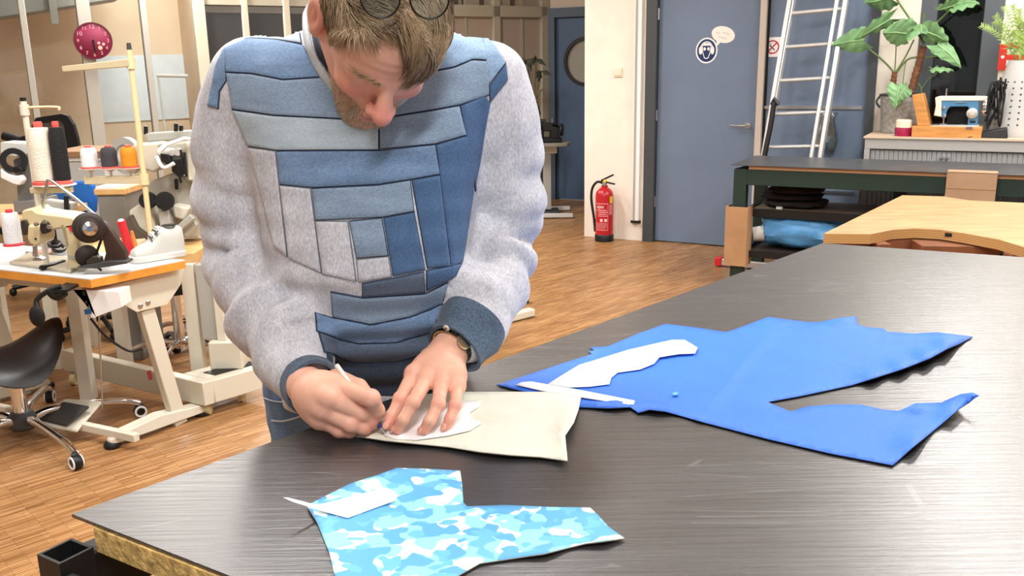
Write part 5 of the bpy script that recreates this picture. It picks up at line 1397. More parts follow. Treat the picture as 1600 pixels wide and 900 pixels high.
def leaf(base, tip, w, side_tilt=0, droop=.04, lobes=1, m=None, name='leaf'):
    w *= 1.22; B_, T_ = Vector(base), Vector(tip); d = T_-B_; L = d.length; d.normalize()
    view = (CAM-B_).normalized(); s = d.cross(view).normalized(); nrm_ = s.cross(d)
    s = (s*math.cos(side_tilt)+nrm_*math.sin(side_tilt)).normalized(); nrm_ = s.cross(d)
    mb = MB(); nu, nv = 14, 5; vs = []
    for i in range(nu+1):
        t = i/nu; hw = w*(math.sin(math.pi*min(1,(t*.93+.07))**.62))**.85*(1-.07*(1 if lobes and i % 3 == 2 else 0)) if i < nu else .002
        for j in range(-nv, nv+1):
            f = j/nv; back = -.16*L*abs(f)**1.5*(1-t)**2*2
            p = B_+d*(L*t+back)+s*(hw*f)-nrm_*(abs(f)**1.6*w*.22)+nrm_*(.06*L*math.sin(math.pi*t))-Vector((0,0,droop*t*t))+nrm_*(.012*math.sin(i*1.7+j))*abs(f)
            vs.append(p)
    k = 2*nv+1
    mb.add(vs, [(i*k+j, i*k+j+1, (i+1)*k+j+1, (i+1)*k+j) for i in range(nu) for j in range(2*nv)])
    lf = mb.build(name, m or M_LEAF, pl, fix=False, smooth=80)
    MB().tube([B_+nrm_*.004, B_+d*L*.5+nrm_*(.06*L+.004)-Vector((0,0,droop*.25)), B_+d*L*.95+nrm_*.008-Vector((0,0,droop*.9))], [.005,.0035,.001], 6).build('midrib', M_LEAFB, lf)
crown = cp(1443, 70)
F = lambda x, y, v=KV: cp(x, y, v)
petiole([crown, F(1425,35), F(1405,5), F(1396,-12)]); leaf(F(1390,-4), F(1350,4), .09, .5, .0)
petiole([crown, F(1436,52), F(1418,44,-.35), F(1408,50,-.38)]); leaf(F(1416,52,-.36), F(1380,42,-.42), .085, .3)
leaf(F(1390,30,-.3), F(1338,52,-.34), .055, .7); petiole([F(1398,112), F(1400,70), F(1395,34,-.3)], .004)
petiole([crown, F(1443,40), F(1444,20)]); leaf(F(1440,52,-.3), F(1437,28,-.2), .10, -.2); leaf(F(1450,50,-.3), F(1482,55,-.32), .07, -.5)
petiole([crown, F(1455,45), F(1475,25), F(1490,10,-.3)]); leaf(F(1492,8,-.28), F(1530,4,-.34), .05, .9, .0); leaf(F(1494,6,-.28), F(1462,15,-.3), .05, .9, .0)
petiole([F(1396,112), F(1380,95), F(1355,75), F(1342,66)]); leaf(F(1350,62,-.3), F(1300,62,-.36), .075, .2)
petiole([F(1400,115), F(1420,92), F(1450,90), F(1468,87)]); leaf(F(1465,70,-.3), F(1503,96,-.34), .05, .3)
petiole([F(1438,142), F(1450,125), F(1468,110)], .004); leaf(F(1458,108,-.3), F(1490,110,-.33), .028, 1.0, 0)
leaf(F(1404,135,-.42), F(1400,160,-.45), .06, .2); leaf(F(1414,138,-.42), F(1402,150,-.45), .05, -.3)
petiole([F(1400,112), F(1414,90), F(1428,62)], .005); petiole([F(1410,140), F(1413,110), F(1416,95)], .003)
petiole([F(1440,145), F(1438,135), F(1432,128)], .006)
# candle jar
ju = wu(1412, 200, -.5200); jr = (wu(1425,200,-.5200)-wu(1398,200,-.5200))/2
cj = thing('candle_jar', W(ju, -.5200, kz), 'small crimson jar with cream wax before the zinc planter', 'candle')
MB(WF).lathe([(.0,.001),(jr,.001),(jr*1.02,.055),(jr*.98,.06)], (ju,-.5200,kz), (0,0,1), 24).build('jar', mat('crimson_glass', (150,24,66), .3), cj)
MB(WF).lathe([(jr*.95,.055),(jr*.95,.105),(jr*.8,.112),(.0,.112)], (ju,-.5200,kz), (0,0,1), 24).build('wax', mat('cream_wax', (234,222,196), .5, sss=.1), cj)
# blue portable sewing machine on a wooden base
MU0 = wu(1427, 205, -.4700); MU1 = wu(1535, 205, -.4700); mz = kz
M_OAK = mat('honey_oak', (196,136,74), .45, var=.10, vscale=6, stretch=(1,1,8))
bs = thing('sewing_machine_case', W((MU0+MU1)/2, -.4500, kz), 'honey oak sewing machine base with its lid panel raised', 'case')
bh = wz(1480, 196, -.4700)-kz
MB(WF).box((MU0, -.5900, kz), (MU1, -.3500, kz+bh)).build('base_box', M_OAK, bs, bevel=.004)
l0, l1 = wu(1431,190,-.4700), wu(1447,190,-.4700)
MB(WF).hexa([(l0+.02,-.5700,kz+bh),(l0+.10,-.5700,kz+bh),(l0+.10,-.3700,kz+bh),(l0+.02,-.3700,kz+bh)], [(l0-.03,-.5700,kz+bh+.205),(l0+.035,-.5700,kz+bh+.215),(l0+.035,-.3700,kz+bh+.215),(l0-.03,-.3700,kz+bh+.205)]).build('raised_flap', M_OAK, bs, bevel=.004)
MB(WF).box((wu(1515,196,-.5900)-.02, -.5950, kz+bh-.012), (wu(1515,196,-.5900)+.02, -.5900, kz+bh)).build('latch', M_CHROME, bs)
M_MBLUE = mat('machine_blue', (78,128,164), .3); M_MCREAM = mat('machine_cream', (222,220,204), .3)
def mp_(x, y, v=-.4700): return wp(x, y, v)
sm = thing('sewing_machine', W((MU0+MU1)/2, -.4700, kz+bh), 'vintage blue and cream sewing machine on the oak base', 'sewing machine')
def shape(name, pxs, v0, v1, m, bevel=.004):
    pts = [wp(x, y, -.4700) for x, y in pxs]; MB(WF).slab([(u, v0, z) for u, z in pts], (0, v1-v0, 0)).build(name, m, sm, bevel=bevel)
shape('arm_body', [(1472,157),(1530,156),(1528,196),(1512,196),(1515,170),(1513,166),(1486,166),(1481,171),(1476,185),(1472,183)], -.5200, -.4200, M_MBLUE)
shape('top_cover', [(1462,152),(1469,150),(1545,150),(1545,157),(1472,157),(1472,182),(1460,180),(1463,165)], -.5250, -.4150, M_MCREAM)
shape('bed', [(1447,195),(1530,195),(1530,199),(1447,199)], -.5500, -.3700, mat('machine_bed', (178,182,180), .35))
shape('dark_inset', [(1486,167),(1513,167),(1511,193),(1478,193)], -.4400, -.4350, M_BLACKM, 0)
shape('stitch_plate', [(1516,188),(1525,188),(1525,191),(1516,191)], -.5240, -.5200, M_BLACK, 0)
du, dz_ = wp(1519,177,-.5200); MB(WF).lathe([(.034,0),(.034,.012),(.02,.018),(.018,.028),(.0,.03)], (du,-.5200,dz_), (0,-1,0), 24).build('stitch_dial', mat('dial_silver', (214,212,204), .3, .5), sm)
nu_, nz_ = wp(1474,190,-.5000); MB(WF).cyl((nu_,-.4800,kz+bh+.01),(nu_,-.4800,wz(1476,150,-.4800)+.05),.005).build('needle_bar', M_CHROME, sm)
MB(WF).box((nu_-.02,-.5000,kz+bh+.002),(nu_+.02,-.4600,kz+bh+.014)).build('presser_foot', M_CHROME, sm)
for x, y in ((1475,168),(1476,181)):
    a, b = wp(x,y,-.5200); MB(WF).lathe([(.012,0),(.010,.012),(.0,.014)], (a,-.5200,b), (0,-1,0), 14).build('thread_guide', M_CHROME, sm)
hu_, hz_ = wp(1540,165,-.4700); MB(WF).lathe([(.02,-.02),(.062,-.015),(.066,0),(.062,.015),(.02,.02)], (hu_,-.4700,hz_), (1,0,0), 28).build('handwheel', M_CHROME, sm)
a, b = wp(1502,160,-.5200); mb = MB(WF); mb.bar((a-.03,-.5220,b),(a+.03,-.5220,b),.004,.008,(0,1,0)); mb.build('badge', M_CHROME, sm)
# tangle of cable and black pedal
pd_u = wu(1549, 206, -.5100)
pdl = thing('foot_pedal', W(pd_u, -.5100, kz), 'black foot pedal with tangled cable beside the blue sewing machine', 'pedal')
MB(WF).hexa([(pd_u-.09,-.5700,kz),(pd_u+.10,-.5700,kz),(pd_u+.10,-.4500,kz),(pd_u-.09,-.4500,kz)], [(pd_u-.07,-.5600,kz+.035),(pd_u+.09,-.5600,kz+.07),(pd_u+.09,-.4600,kz+.07),(pd_u-.07,-.4600,kz+.035)]).build('pedal', M_BLACK, pdl, bevel=.006)
rr2 = random.Random(4)
for q in range(3):
    pts = [(pd_u+rr2.uniform(-.05,.06), -.5500+rr2.uniform(0,.08), kz+.06+.32*abs(math.sin(i*1.1+q))+rr2.uniform(-.02,.02)) for i in range(9)]
    MB(WF).tube(spline(pts, 6), .006, 7).build('cable', M_BLACK, pdl)
MB(WF).tube(spline([(pd_u-.08,-.5500,kz+.05),(pd_u-.13,-.5700,kz+.008),(pd_u-.16,-.5800,kz+.007),(pd_u-.12,-.5850,kz+.007),(pd_u-.05,-.5800,kz+.03)], 6), .006, 7).build('cable', M_BLACK, pdl)
# perforated white planter with fern
wu0 = wu(1590, 180, -.30); wr = wu(1590,180,-.30)-wu(1548,180,-.30); wh = wz(1575,95,-.30)-kz
wpot = thing('perforated_planter', W(wu0, -.30, kz), 'tall white planter punched with dots at the right edge', 'planter')
M_PERF = mat('perforated_white', (184,182,178), .5)
mb = MB(WF); mb.lathe([(.0,.001),(wr*1.02,.001),(wr*1.02,.03),(wr*.98,.05),(wr*.90,wh*.6),(wr*.62,wh*.92),(wr*.55,wh),(wr*.5,wh),(.0,wh-.04)], (wu0,-.30,kz), (0,0,1), 40); mb.build('drum', M_PERF, wpot)
hol = None
for r in range(8):
    for c in range(9):
        q = -2.9+c*.34; z = kz+.08+r*wh*.08; rad_ = wr*np.interp(z-kz, [.05,wh*.6,wh*.92], [.98,.90,.62])
        cpos = W(wu0+rad_*math.cos(q), -.30+rad_*math.sin(q), z); nn = (E1*math.cos(q)+E2*math.sin(q))
        MB().lathe([(.0062,0),(.0062,.0015),(.0,.0016)], cpos-nn*.0003, nn, 8).build('hole', M_DGREY, wpot)
fern = thing('fern', W(wu0, -.30, kz+wh-.03), 'feathery yellow-green fern in the white perforated planter', 'plant')
M_FERN = mat('fern_green', (140,166,84), .5, var=.2, vscale=20)
rr3 = random.Random(11)
for i in range(26):
    q = rr3.uniform(0, 2*math.pi); ln_ = rr3.uniform(.22,.48); lean = rr3.uniform(.1,.75)
    b0 = Vector((wu0+.03*math.cos(q), -.30+.03*math.sin(q), kz+wh-.03)); e = b0+Vector((math.cos(q)*ln_*lean, math.sin(q)*ln_*lean*.6, ln_*(1-.4*lean)))
    mid = (b0+e)/2+Vector((0,0,.06)); path = spline([b0, mid, e], 7); mb = MB(WF); mb.tube(path, .002, 5)
    for k_ in range(3, len(path)):
        t_ = (path[k_]-path[k_-1]).normalized(); s_ = t_.cross(Vector((0,-1,.3))).normalized(); L_ = .055*(1-(k_/len(path))*.6)
        for sg in (-1,1):
            tip = path[k_]+(s_*sg+t_*.7)*L_; w_ = t_*.006
            mb.add([path[k_]-w_, path[k_]+w_, tip], [(0,1,2)])
    mb.build('frond', M_FERN, fern, fix=False)
# red framed sign on the wall
q = [wp(1558,110,-.01), wp(1640,112,-.01), wp(1648,66,-.01), wp(1567,68,-.01)]
rs = thing('wall_sign', W(q[0][0]+.1, -.01, q[0][1]), 'white sign with red frame bars on the wall behind the fern', 'sign')
u0_, u1_ = q[0][0], q[1][0]; z0_, z1_ = q[0][1], q[2][1]
MB(WF).box((u0_,-.012,z0_),(u1_,-.001,z1_)).build('plate', M_WHITEP, rs)
M_SR2 = mat('sign_orange_red', (222,58,44), .5)
for lo_, hi_ in (((u0_,-.016,z0_),(u0_+.05,-.012,z1_)), ((u0_+.05,-.016,z1_-.035),(u1_,-.012,z1_)), ((u0_+.05,-.016,(z0_+z1_)/2-.02),(u1_,-.012,(z0_+z1_)/2+.015)), ((u0_+.05,-.016,z0_),(u0_+.12,-.012,z0_+.03))):
    MB(WF).box(lo_, hi_).build('red_bar', M_SR2, rs)
MB(WF).lathe([(.012,0),(.0,.001)], (u0_+.025,-.0165,(z0_+z1_)/2), (0,-1,0), 12).build('screw', M_WHITEP, rs)

# ---- pine desk with curved front
DZ = .75
top_px = [(1287,365),(1410,305),(1475,307),(1515,313),(1600,317),(1760,325),(1760,430),(1640,400),(1600,386),(1560,374),(1510,365),(1470,359),(1430,357),(1395,359),(1360,366)]
pts = [P(x, y, DZ) for x, y in top_px]
M_PLY = mat('plywood_top', (180,150,110), .45, var=.10, vscale=5, stretch=(1,3,1)); 
def ply_edge():
    m = bpy.data.materials.new('plywood_edge'); m.use_nodes = True; k = N(m); b = k.n['Principled BSDF']
    tc = k.new('ShaderNodeTexCoord'); w = k.new('ShaderNodeTexWave', bands_direction='Z', inp={'Scale': 36, 'Distortion': .6, 'Detail': 1}); k.link(tc.outputs['Object'], w.inputs[0])
    r = k.new('ShaderNodeValToRGB'); r.color_ramp.elements[0].color = rgb(150,108,60); r.color_ramp.elements[1].color = rgb(204,160,102); k.link(w.outputs[0], r.inputs[0]); k.link(r.outputs[0], b.inputs['Base Color']); b.inputs['Roughness'].default_value = .6
    return m
dk2 = thing('pine_desk', Vector((pts[0].x+.8, pts[0].y+.3, 0)), 'plywood jeweller-style desk with curved front edge beyond the black table', 'desk')
n = len(pts); mb = MB(); mb.add([p for p in pts], [tuple(range(n))]); mb.cur = 1; mb.add([p for p in pts]+[p-up*.045 for p in pts], [(i,(i+1)%n,n+(i+1)%n,n+i) for i in range(n)]+[tuple(range(n,2*n))])
mb.build('desk_top', [M_PLY, ply_edge()], dk2)
sl0, sl1 = P(1478,366,DZ-.018), P(1512,370,DZ-.018); dv_ = (sl1-sl0).normalized(); nv_ = dv_.cross(up); nv_ = nv_ if nv_.y < 0 else -nv_
MB().hexa([sl0+nv_*.0+up*-.008, sl1+up*-.008, sl1+nv_*.012-up*.008, sl0+nv_*.012-up*.008], [sl0+up*.008, sl1+up*.008, sl1+nv_*.012+up*.008, sl0+nv_*.012+up*.008]).build('slot', M_BLACKM, dk2)
M_BRN = mat('brown_board', (122,74,46), .6, var=.1, vscale=6)
c1, c2 = P(1310,385,.60), P(1420,330,.60)
for x, y in ((1300,366),(1370,368),(1480,330),(1580,384),(1420,312)):
    p = P(x, y, DZ); p = p+Vector((.05,.06,0)) if y > 350 else p+Vector((0,-.08,0)); MB().box((p.x-.03,p.y-.03,0),(p.x+.03,p.y+.03,DZ-.045)).build('leg', M_BRN, dk2, bevel=.003)
p = P(1517,372,DZ)+Vector((0,.10,0)); MB().hexa([(p.x-.16,p.y,.15),(p.x+.16,p.y-.05,.15),(p.x+.2,p.y+.35,.15),(p.x-.12,p.y+.4,.15)],[(p.x-.16,p.y,DZ-.05),(p.x+.16,p.y-.05,DZ-.05),(p.x+.2,p.y+.35,DZ-.05),(p.x-.12,p.y+.4,DZ-.05)]).build('drawer_unit', M_BRN, dk2, bevel=.004)
p = P(1310,366,DZ)+Vector((.05,.05,0)); p2 = P(1440,359,DZ)+Vector((0,.05,0)); MB().bar(p-up*.08, p2-up*.08, .02, .06).build('apron', M_BRN, dk2)
a = P(1566,372,DZ-.01); b = P(1604,384,DZ-.01); dv_ = (b-a).normalized(); MB().bar(a-up*.012+Vector((0,-.012,0)), b-up*.012+Vector((0,-.012,0)), .03, .04).build('clamp_bar', mat('clamp_grey', (150,146,146), .4, .3), dk2, bevel=.003)
# ================================================================== LEFT BACKGROUND: sewing stations
def slabY(mb, px, Y, th): return mb.slab([Pd(x, y, Y) for x, y in px], (0, th, 0))
def rod(pts, r, name, m, par, seg=10): return MB().tube(pts, r, seg).build(name, m, par)
# ---- clock on the partition
ck_u, ck_z = lp(145, 64, -.06); CK = PO+EL*ck_u-EN*.06+Vector((0,0,ck_z)); fn = -EN; ex_ = -EL
clk = thing('wall_clock', CK-Vector((0,0,.15)), 'round crimson wall clock with pale numerals', 'clock')
RC = .152
MB().lathe([(RC,0),(RC,.02),(RC*.95,.026),(.0,.026)], CK-fn*.0, fn, 40).build('face', mat('clock_crimson', (128,26,62), .45), clk)
MB().ring_plate(CK+fn*.018, fn, RC*.96, RC*1.02, .012, 40).build('rim', mat('clock_rim', (96,18,40), .4), clk)
M_NUM = mat('clock_pink', (218,164,160), .6)
for h in range(1, 13):
    q = math.pi/2-2*math.pi*h/12; mb = MB(); c = CK+fn*.027+(ex_*math.cos(q)+up*math.sin(q))*RC*.78
    add_text(mb, str(h), .042 if h not in (10,12) else .050, c, ex_, up); mb.build('numeral', M_NUM, clk, fix=False)
for (a, b, r) in ((.28,-.12,.012),(.52,-.18,.012),(.33,-.38,.018)):
    MB().lathe([(r,0),(.0,.001)], CK+fn*.027+ex_*a*RC+up*b*RC, fn, 14).build('pale_dot', mat('clock_dot', (226,176,160), .6), clk)
MB().bar(CK+fn*.03, CK+fn*.03+ex_*.005-up*RC*.55, .012, .002, fn).build('hour_hand', M_BLACKM, clk)
MB().bar(CK+fn*.033, CK+fn*.033+ex_*.012-up*RC*.72, .008, .002, fn).build('minute_hand', M_BLACKM, clk)
MB().lathe([(.010,0),(.010,.008),(.0,.009)], CK+fn*.027, fn, 14).build('hand_pin', M_BLACKM, clk)

# ---- nearest sewing table
SZ_ = .735
C0 = P(141,436,SZ_); C1 = P(289,406,SZ_); dl_ = (P(0,421,SZ_)-C0).normalized(); de = (C1-C0).normalized()
LT = 1.15
st_ = thing('sewing_table', Vector((C0+dl_*.5+de*.2).to_tuple()[:2]+(0,)), 'white T-leg sewing table with orange wood edge at the far left', 'table')
q4 = [C0, C1, C1+dl_*LT, C0+dl_*LT]
MB().hexa([p-up*.004 for p in q4], q4).build('laminate_top', mat('table_laminate', (204,208,210), .4), st_)
MB().hexa([p-up*.036 for p in q4], [p-up*.004 for p in q4]).build('wood_edge', M_ORANGEWOOD, st_)
ne = de.cross(up); ne = ne if ne.dot(dl_) < 0 else -ne          # outward at the right end
eo = C0+dl_*.05
def ep(x, y, d=0): return Pp(x, y, eo+ne*d, ne)
def end_frame(off):
    o = dl_*off
    pl_ = [ep(150,452), ep(288,418), ep(283,444), ep(262,476), ep(214,488)]
    MB().slab([p+o for p in pl_], -ne*.012).build('end_plate', M_CREAM, st_, bevel=.002)
    a, b = ep(234,484), ep(287,664); MB().bar(a+o-ne*.035, b+o-ne*.035, .045, .062, ne.cross(b-a)).build('leg', M_CREAM, st_, bevel=.004)
    f0, f1 = ep(184,708), ep(323,655); f0.z = f1.z = .045
    fd = (f1-f0).normalized(); Lf = (f1-f0).length; R = []
    for t, h_, w_ in ((-.03,.012,.030),(.0,.026,.058),(.06,.036,.070),(.5,.056,.072),(.94,.036,.070),(1.0,.026,.058),(1.03,.012,.030)):
        c = f0+fd*Lf*t+o-ne*.035; c.z = .022
        R.append([c-ne*w_/2, c+ne*w_/2, c+ne*w_*.45+up*h_, c-ne*w_*.45+up*h_])
    MB().rings(R).build('foot', M_CREAM, st_, bevel=.004)
    for p in (f0, f1):
        c = Vector((p.x, p.y, 0))+o-ne*.035; MB().lathe([(.028,0),(.034,.006),(.034,.016),(.028,.024)], c, up, 18).build('foot_pad', M_BLACK, st_)
    for x, y in ((219,478),(231,473)):
        c = ep(x, y)+o; MB().lathe([(.011,0),(.011,.003),(.006,.006),(.0,.006)], c, ne, 14).build('bolt', M_STEEL, st_)
end_frame(0); end_frame(.98)
a, b = P(122,664,.06), P(214,684,.06); MB().bar(b, b+(a-b).normalized()*.95, .03, .035).build('stretcher', M_CREAM, st_, bevel=.004)
a = C0+de*.34-up*.12; MB().bar(a+dl_*.06, a+dl_*1.0, .03, .09).build('rear_beam', M_CREAM, st_)
tg = [ep(229,580)+ne*.0, ep(235,578), ep(238,592), ep(232,594)]; MB().slab([p+ne*.002 for p in tg], ne*.002).build('red_tag', mat('tag_red', (120,30,36), .5), st_)
# pedal
pz = .10
pq = [P(50,660,.06), P(102,622,.14), P(160,626,.14), P(120,672,.06)]
MB().hexa([p-up*.015 for p in pq], pq).build('pedal_plate', M_CREAM, st_, bevel=.006)
pq = [P(60,655,.073), P(99,629,.136), P(139,636,.136), P(104,665,.073)]
MB().hexa([p-up*.004 for p in pq], [p+up*.004 for p in pq]).build('pedal_mat', M_DGREY, st_)
rod([P(160,636,.12), Pp(153,450,P(160,636,.12),Vector((0,1,0)))], .004, 'pedal_rod', M_STEEL, st_)
# control box with switch and display
cb0 = ep(124,458,-.22); cbx = thing('control_box', cb0, 'white control box with blue display under the nearest sewing table', 'control box')
cY = 3.40
mb = MB(); slabY(mb, [(124,453),(134,453),(142,496),(148,497),(150,495),(190,480),(186,456)], cY, .10); mb.build('housing', M_WHITEP, cbx, bevel=.004)
mb = MB(); slabY(mb, [(131,484),(141,482),(143,490),(133,492)], cY-.003, .003); mb.build('display', mat('display_blue', (36,84,140), .3), cbx)
mb = MB(); slabY(mb, [(128,455),(133,455),(134,462),(129,462)], cY-.003, .003); mb.build('switch', M_BLACK, cbx)
mb = MB(); slabY(mb, [(133,470),(135,470),(136,474),(134,474)], cY-.003, .003); mb.build('button', M_DGREY, cbx)
rod(spline([Pd(142,498,cY+.03), Pd(165,525,cY+.06), Pd(200,548,cY+.1), Pd(222,545,cY+.12)], 6), .005, 'cable', M_BLACK, cbx)
# knee lifter under the table
kl = thing('knee_lifter', Pd(62,520,3.28), 'black knee lifter lever hanging under the nearest sewing table', 'lever')
rod(spline([Pd(95,447,3.32), Pd(75,455,3.31), Pd(58,468,3.30), Pd(58,480,3.29)], 5), .010, 'bracket', M_BLACK, kl)
kq = Pd(95,447,3.32); MB().box((kq.x-.03,kq.y-.02,kq.z-.01),(kq.x+.03,kq.y+.16,SZ_-.0355)).build('mount', M_BLACK, kl)
rod(spline([Pd(78,452,3.32), Pd(88,462,3.32), Pd(100,456,3.32)], 5), .02, 'joint', M_BLACK, kl)
MB().ell(Pd(58,494,3.28), (.030,.014,.042), 18).build('knee_pad', M_BLACKM, kl)

# ---- beige sewing machine on the nearest table
BY = 3.50
bm_ = thing('industrial_sewing_machine', P(85,415,SZ_), 'beige industrial sewing machine with dark brown handwheel on the nearest table', 'sewing machine')
M_BROWN = mat('dark_brown_wheel', (48,38,34), .45); M_BR2 = mat('belt_guard_brown', (62,44,36), .55)
def bp(name, px, dY, th, m, bevel=.008): mb = MB(); slabY(mb, px, BY+dY, th); return mb.build(name, m, bm_, bevel=bevel, bseg=3)
bp('arm', [(33,332),(36,328),(50,326),(57,332),(76,335),(96,337),(112,340),(121,345),(121,360),(97,357),(78,360),(63,362),(44,362),(36,350)], -.02, .13, M_BEIGE, .014)
bp('column', [(97,350),(121,345),(124,385),(128,419),(106,421),(103,398),(100,366)], -.02, .13, M_BEIGE, .012)
bp('head', [(43,352),(63,352),(64,374),(62,383),(56,385),(46,382),(42,372)], -.035, .12, M_BEIGE, .010)
bp('bed_plate', [(10,408),(60,401),(130,414),(124,423),(60,421)], 0, .0, M_BEIGE, 0) if False else None
bq = [P(14,409,SZ_+.012), P(110,423,SZ_+.012), P(135,404,SZ_+.012), P(45,394,SZ_+.012)]
MB().hexa([p-up*.012 for p in bq], bq).build('bed_plate', mat('bed_metal', (196,188,164), .35, .2), bm_, bevel=.003)
bp('arm_groove', [(95,352),(98,351),(106,383),(104,384)], -.026, .01, mat('beige_dark', (150,136,104), .5), .001)
bp('badge', [(107,354),(112,354),(115,362),(109,361)], -.024, .006, M_RED, 0)
bp('name_plate', [(107,398),(119,400),(120,406),(108,404)], -.024, .006, M_GREY, 0)
MB().lathe([(.004,0),(.004,.004),(.0,.004)], Pd(56,373,BY-.036), (0,-1,0), 10).build('screw', M_BLACK, bm_)
rod([Pd(56,384,BY+.02), Pd(57,402,BY+.02)], .006, 'needle_bar', M_STEEL, bm_)
rod([Pd(53,384,BY+.035), Pd(53,400,BY+.035)], .005, 'presser_bar', M_STEEL, bm_)
mb = MB(); slabY(mb, [(50,405),(57,401),(67,405),(66,408),(52,408)], BY, .03); mb.build('presser_foot', M_STEEL, bm_, bevel=.002)
bp('tension_block', [(61,350),(68,345),(74,352),(76,364),(66,367),(62,360)], -.05, .03, M_BROWN, .006)
bp('side_linkage', [(31,345),(40,343),(44,352),(43,366),(36,368),(32,358)], -.03, .05, mat('dark_metal', (74,70,64), .4, .6), .005)
for x, y in ((58,350),(71,346),(78,354)):
    MB().lathe([(.008,0),(.008,.012),(.0,.013)], Pd(x,y,BY-.05), (0,-1,0), 12).build('tension_disc', M_STEEL, bm_)
wa = Vector((.50,-.85,.05)).normalized()
wcn = Pd(139,356,BY-.06)
MB().lathe([(.0,-.02),(.056,-.02),(.060,-.012),(.060,.0),(.050,.004),(.048,.014),(.036,.016),(.034,.026),(.028,.028)], wcn, wa, 36).build('handwheel', M_BROWN, bm_)
MB().lathe([(.027,.026),(.027,.040),(.012,.044),(.010,.036),(.0,.036)], wcn, wa, 28).build('wheel_hub', M_CHROME, bm_)
wc2 = Pd(136,400,BY-.02); MB().lathe([(.0,-.012),(.042,-.012),(.044,0),(.036,.006),(.0,.008)], wc2, wa, 30).build('pulley', M_BROWN, bm_)
rod([wcn+wa*.004+Vector((.035,.02,-.045)), wc2+Vector((.02,-.005,-.03)), wc2+Vector((.05,-.0,-.06))], .005, 'belt', M_BLACKM, bm_)
bp('belt_guard', [(158,346),(166,350),(196,394),(197,410),(160,413),(165,396),(160,374)], -.03, .03, M_BR2, .004)
bp('guard_bracket', [(118,418),(165,409),(198,408),(198,412),(150,420)], -.06, .06, M_DGREY, .002)
mb = MB(); slabY(mb, [(134,408),(145,400),(156,402),(158,412),(136,416)], BY-.05, .03); mb.build('bobbin_winder', mat('dark_metal', (74,70,64), .4, .6), bm_, bevel=.004)
rod([Pd(66,332,BY+.05), Pd(69,308,BY+.05), Pd(75,281,BY+.05), Pd(80,281,BY+.05), Pd(120,312,BY+.03), Pd(165,350,BY)], .0065, 'guide_rod', M_STEEL, bm_)

# ---- spools: body wound with thread on a coloured cone
def spool(loc, r, h, c, cone_c, label, group, rt=.62, ax=(0,0,1)):
    t = thing('thread_spool', loc, label, 'thread spool', group)
    k_ = 'thread_%d_%d_%d' % c
    MB().lathe([(r*.4,h*.06),(r,h*.07)]+[(r*(1-(1-rt)*max(0,(i/8-.75)/.25)**1.5*.9)*(1+.012*(i%2)), h*(.08+.82*i/8)) for i in range(9)]+[(r*.3,h*.91)], loc, ax, 24).build('winding', mat(k_, c, .8, bump=.4, bscale=160), t)
    MB().lathe([(.0,0),(r*1.18,.0),(r*1.18,h*.045),(r*.8,h*.07)], loc, ax, 24).build('cone_base', mat('spool_%d_%d_%d' % cone_c, cone_c, .5), t)
    MB().lathe([(r*.35,h*.90),(r*.42,h*.96),(r*.36,h),(.0,h)], loc, ax, 20).build('cone_top', mat('spool_%d_%d_%d' % cone_c, cone_c, .5), t)
    return t
PINKC = (222,92,84)
GS = 'thread spools on the stands'
def place(x, ybase, ytop, wpx, Y, c, cone_c, label, group=GS, rt=.7):
    b = Pd(x, ybase, Y); t = Pd(x, ytop, Y); s = 1/pxm(Y)
    return spool(b, wpx/2*s*.985, t.z-b.z, c, cone_c, label, group, rt)
# tall thread stand behind the machine, standing on the second table
TY = 4.15
b = P(238,374,.70); 
base = Pd(236, 372, TY); ts = thing('thread_stand', Vector((base.x, base.y, .70)), 'tall cream thread stand with three spools beside the orange thread', 'thread stand')
topz = Pd(195,78,TY).z
MB().cyl((base.x,base.y,.70), (base.x,base.y,topz), .0125, .0125, 14).build('pole', M_CREAM2, ts)
MB().lathe([(.05,0),(.05,.012),(.016,.018),(.016,.05)], (base.x,base.y,.70), up, 20).build('flange', M_CREAM2, ts)
MB().cyl((base.x,base.y,topz), (base.x,base.y,topz+.03), .011, .009, 12).build('pole_tip', M_DGREY, ts)
zz = Pd(197,100,TY).z; MB().cyl((base.x,base.y,zz-.022),(base.x,base.y,zz+.022),.02,None,14).build('collar', M_CREAM2, ts)
xa = Pd(100,104,TY).x; MB().hexa([(xa,TY-.02,zz-.03),(base.x,TY-.02,zz-.012),(base.x,TY+.02,zz-.012),(xa,TY+.02,zz-.03)],[(xa,TY-.025,zz-.005),(base.x,TY-.025,zz+.022),(base.x,TY+.025,zz+.022),(xa,TY+.025,zz-.005)]).build('guide_arm', mat('cream_arm', (206,192,158), .5), ts, bevel=.003)
za = Pd(232,280,TY).z; MB().cyl((base.x,base.y,za-.025),(base.x,base.y,za+.025),.021,None,14).build('collar', M_CREAM2, ts)
xa = Pd(133,282,TY).x; MB().box((xa,TY-.014,za-.018),(base.x,TY+.014,za+.018)).build('spool_arm', mat('cream_arm', (206,192,158), .5), ts, bevel=.003)
for x, c, lab in ((142,(232,232,232),'white thread spool on the tall cream stand'), (173,(62,60,66),'charcoal thread spool on the tall cream stand'), (204,(222,140,34),'orange thread spool on the tall cream stand')):
    p = Pd(x, 268, TY); MB().lathe([(.006,0),(.006,.02),(.02,.028),(.048,.034),(.048,.037),(.0,.037)], (p.x, TY, za+.018), up, 24).build('spool_plate', mat('spool_plate', (216,200,188), .4), ts)
    place(x, 266, 231, 24, TY, c, PINKC, lab, GS, .72).location = (p.x, TY, za+.056)
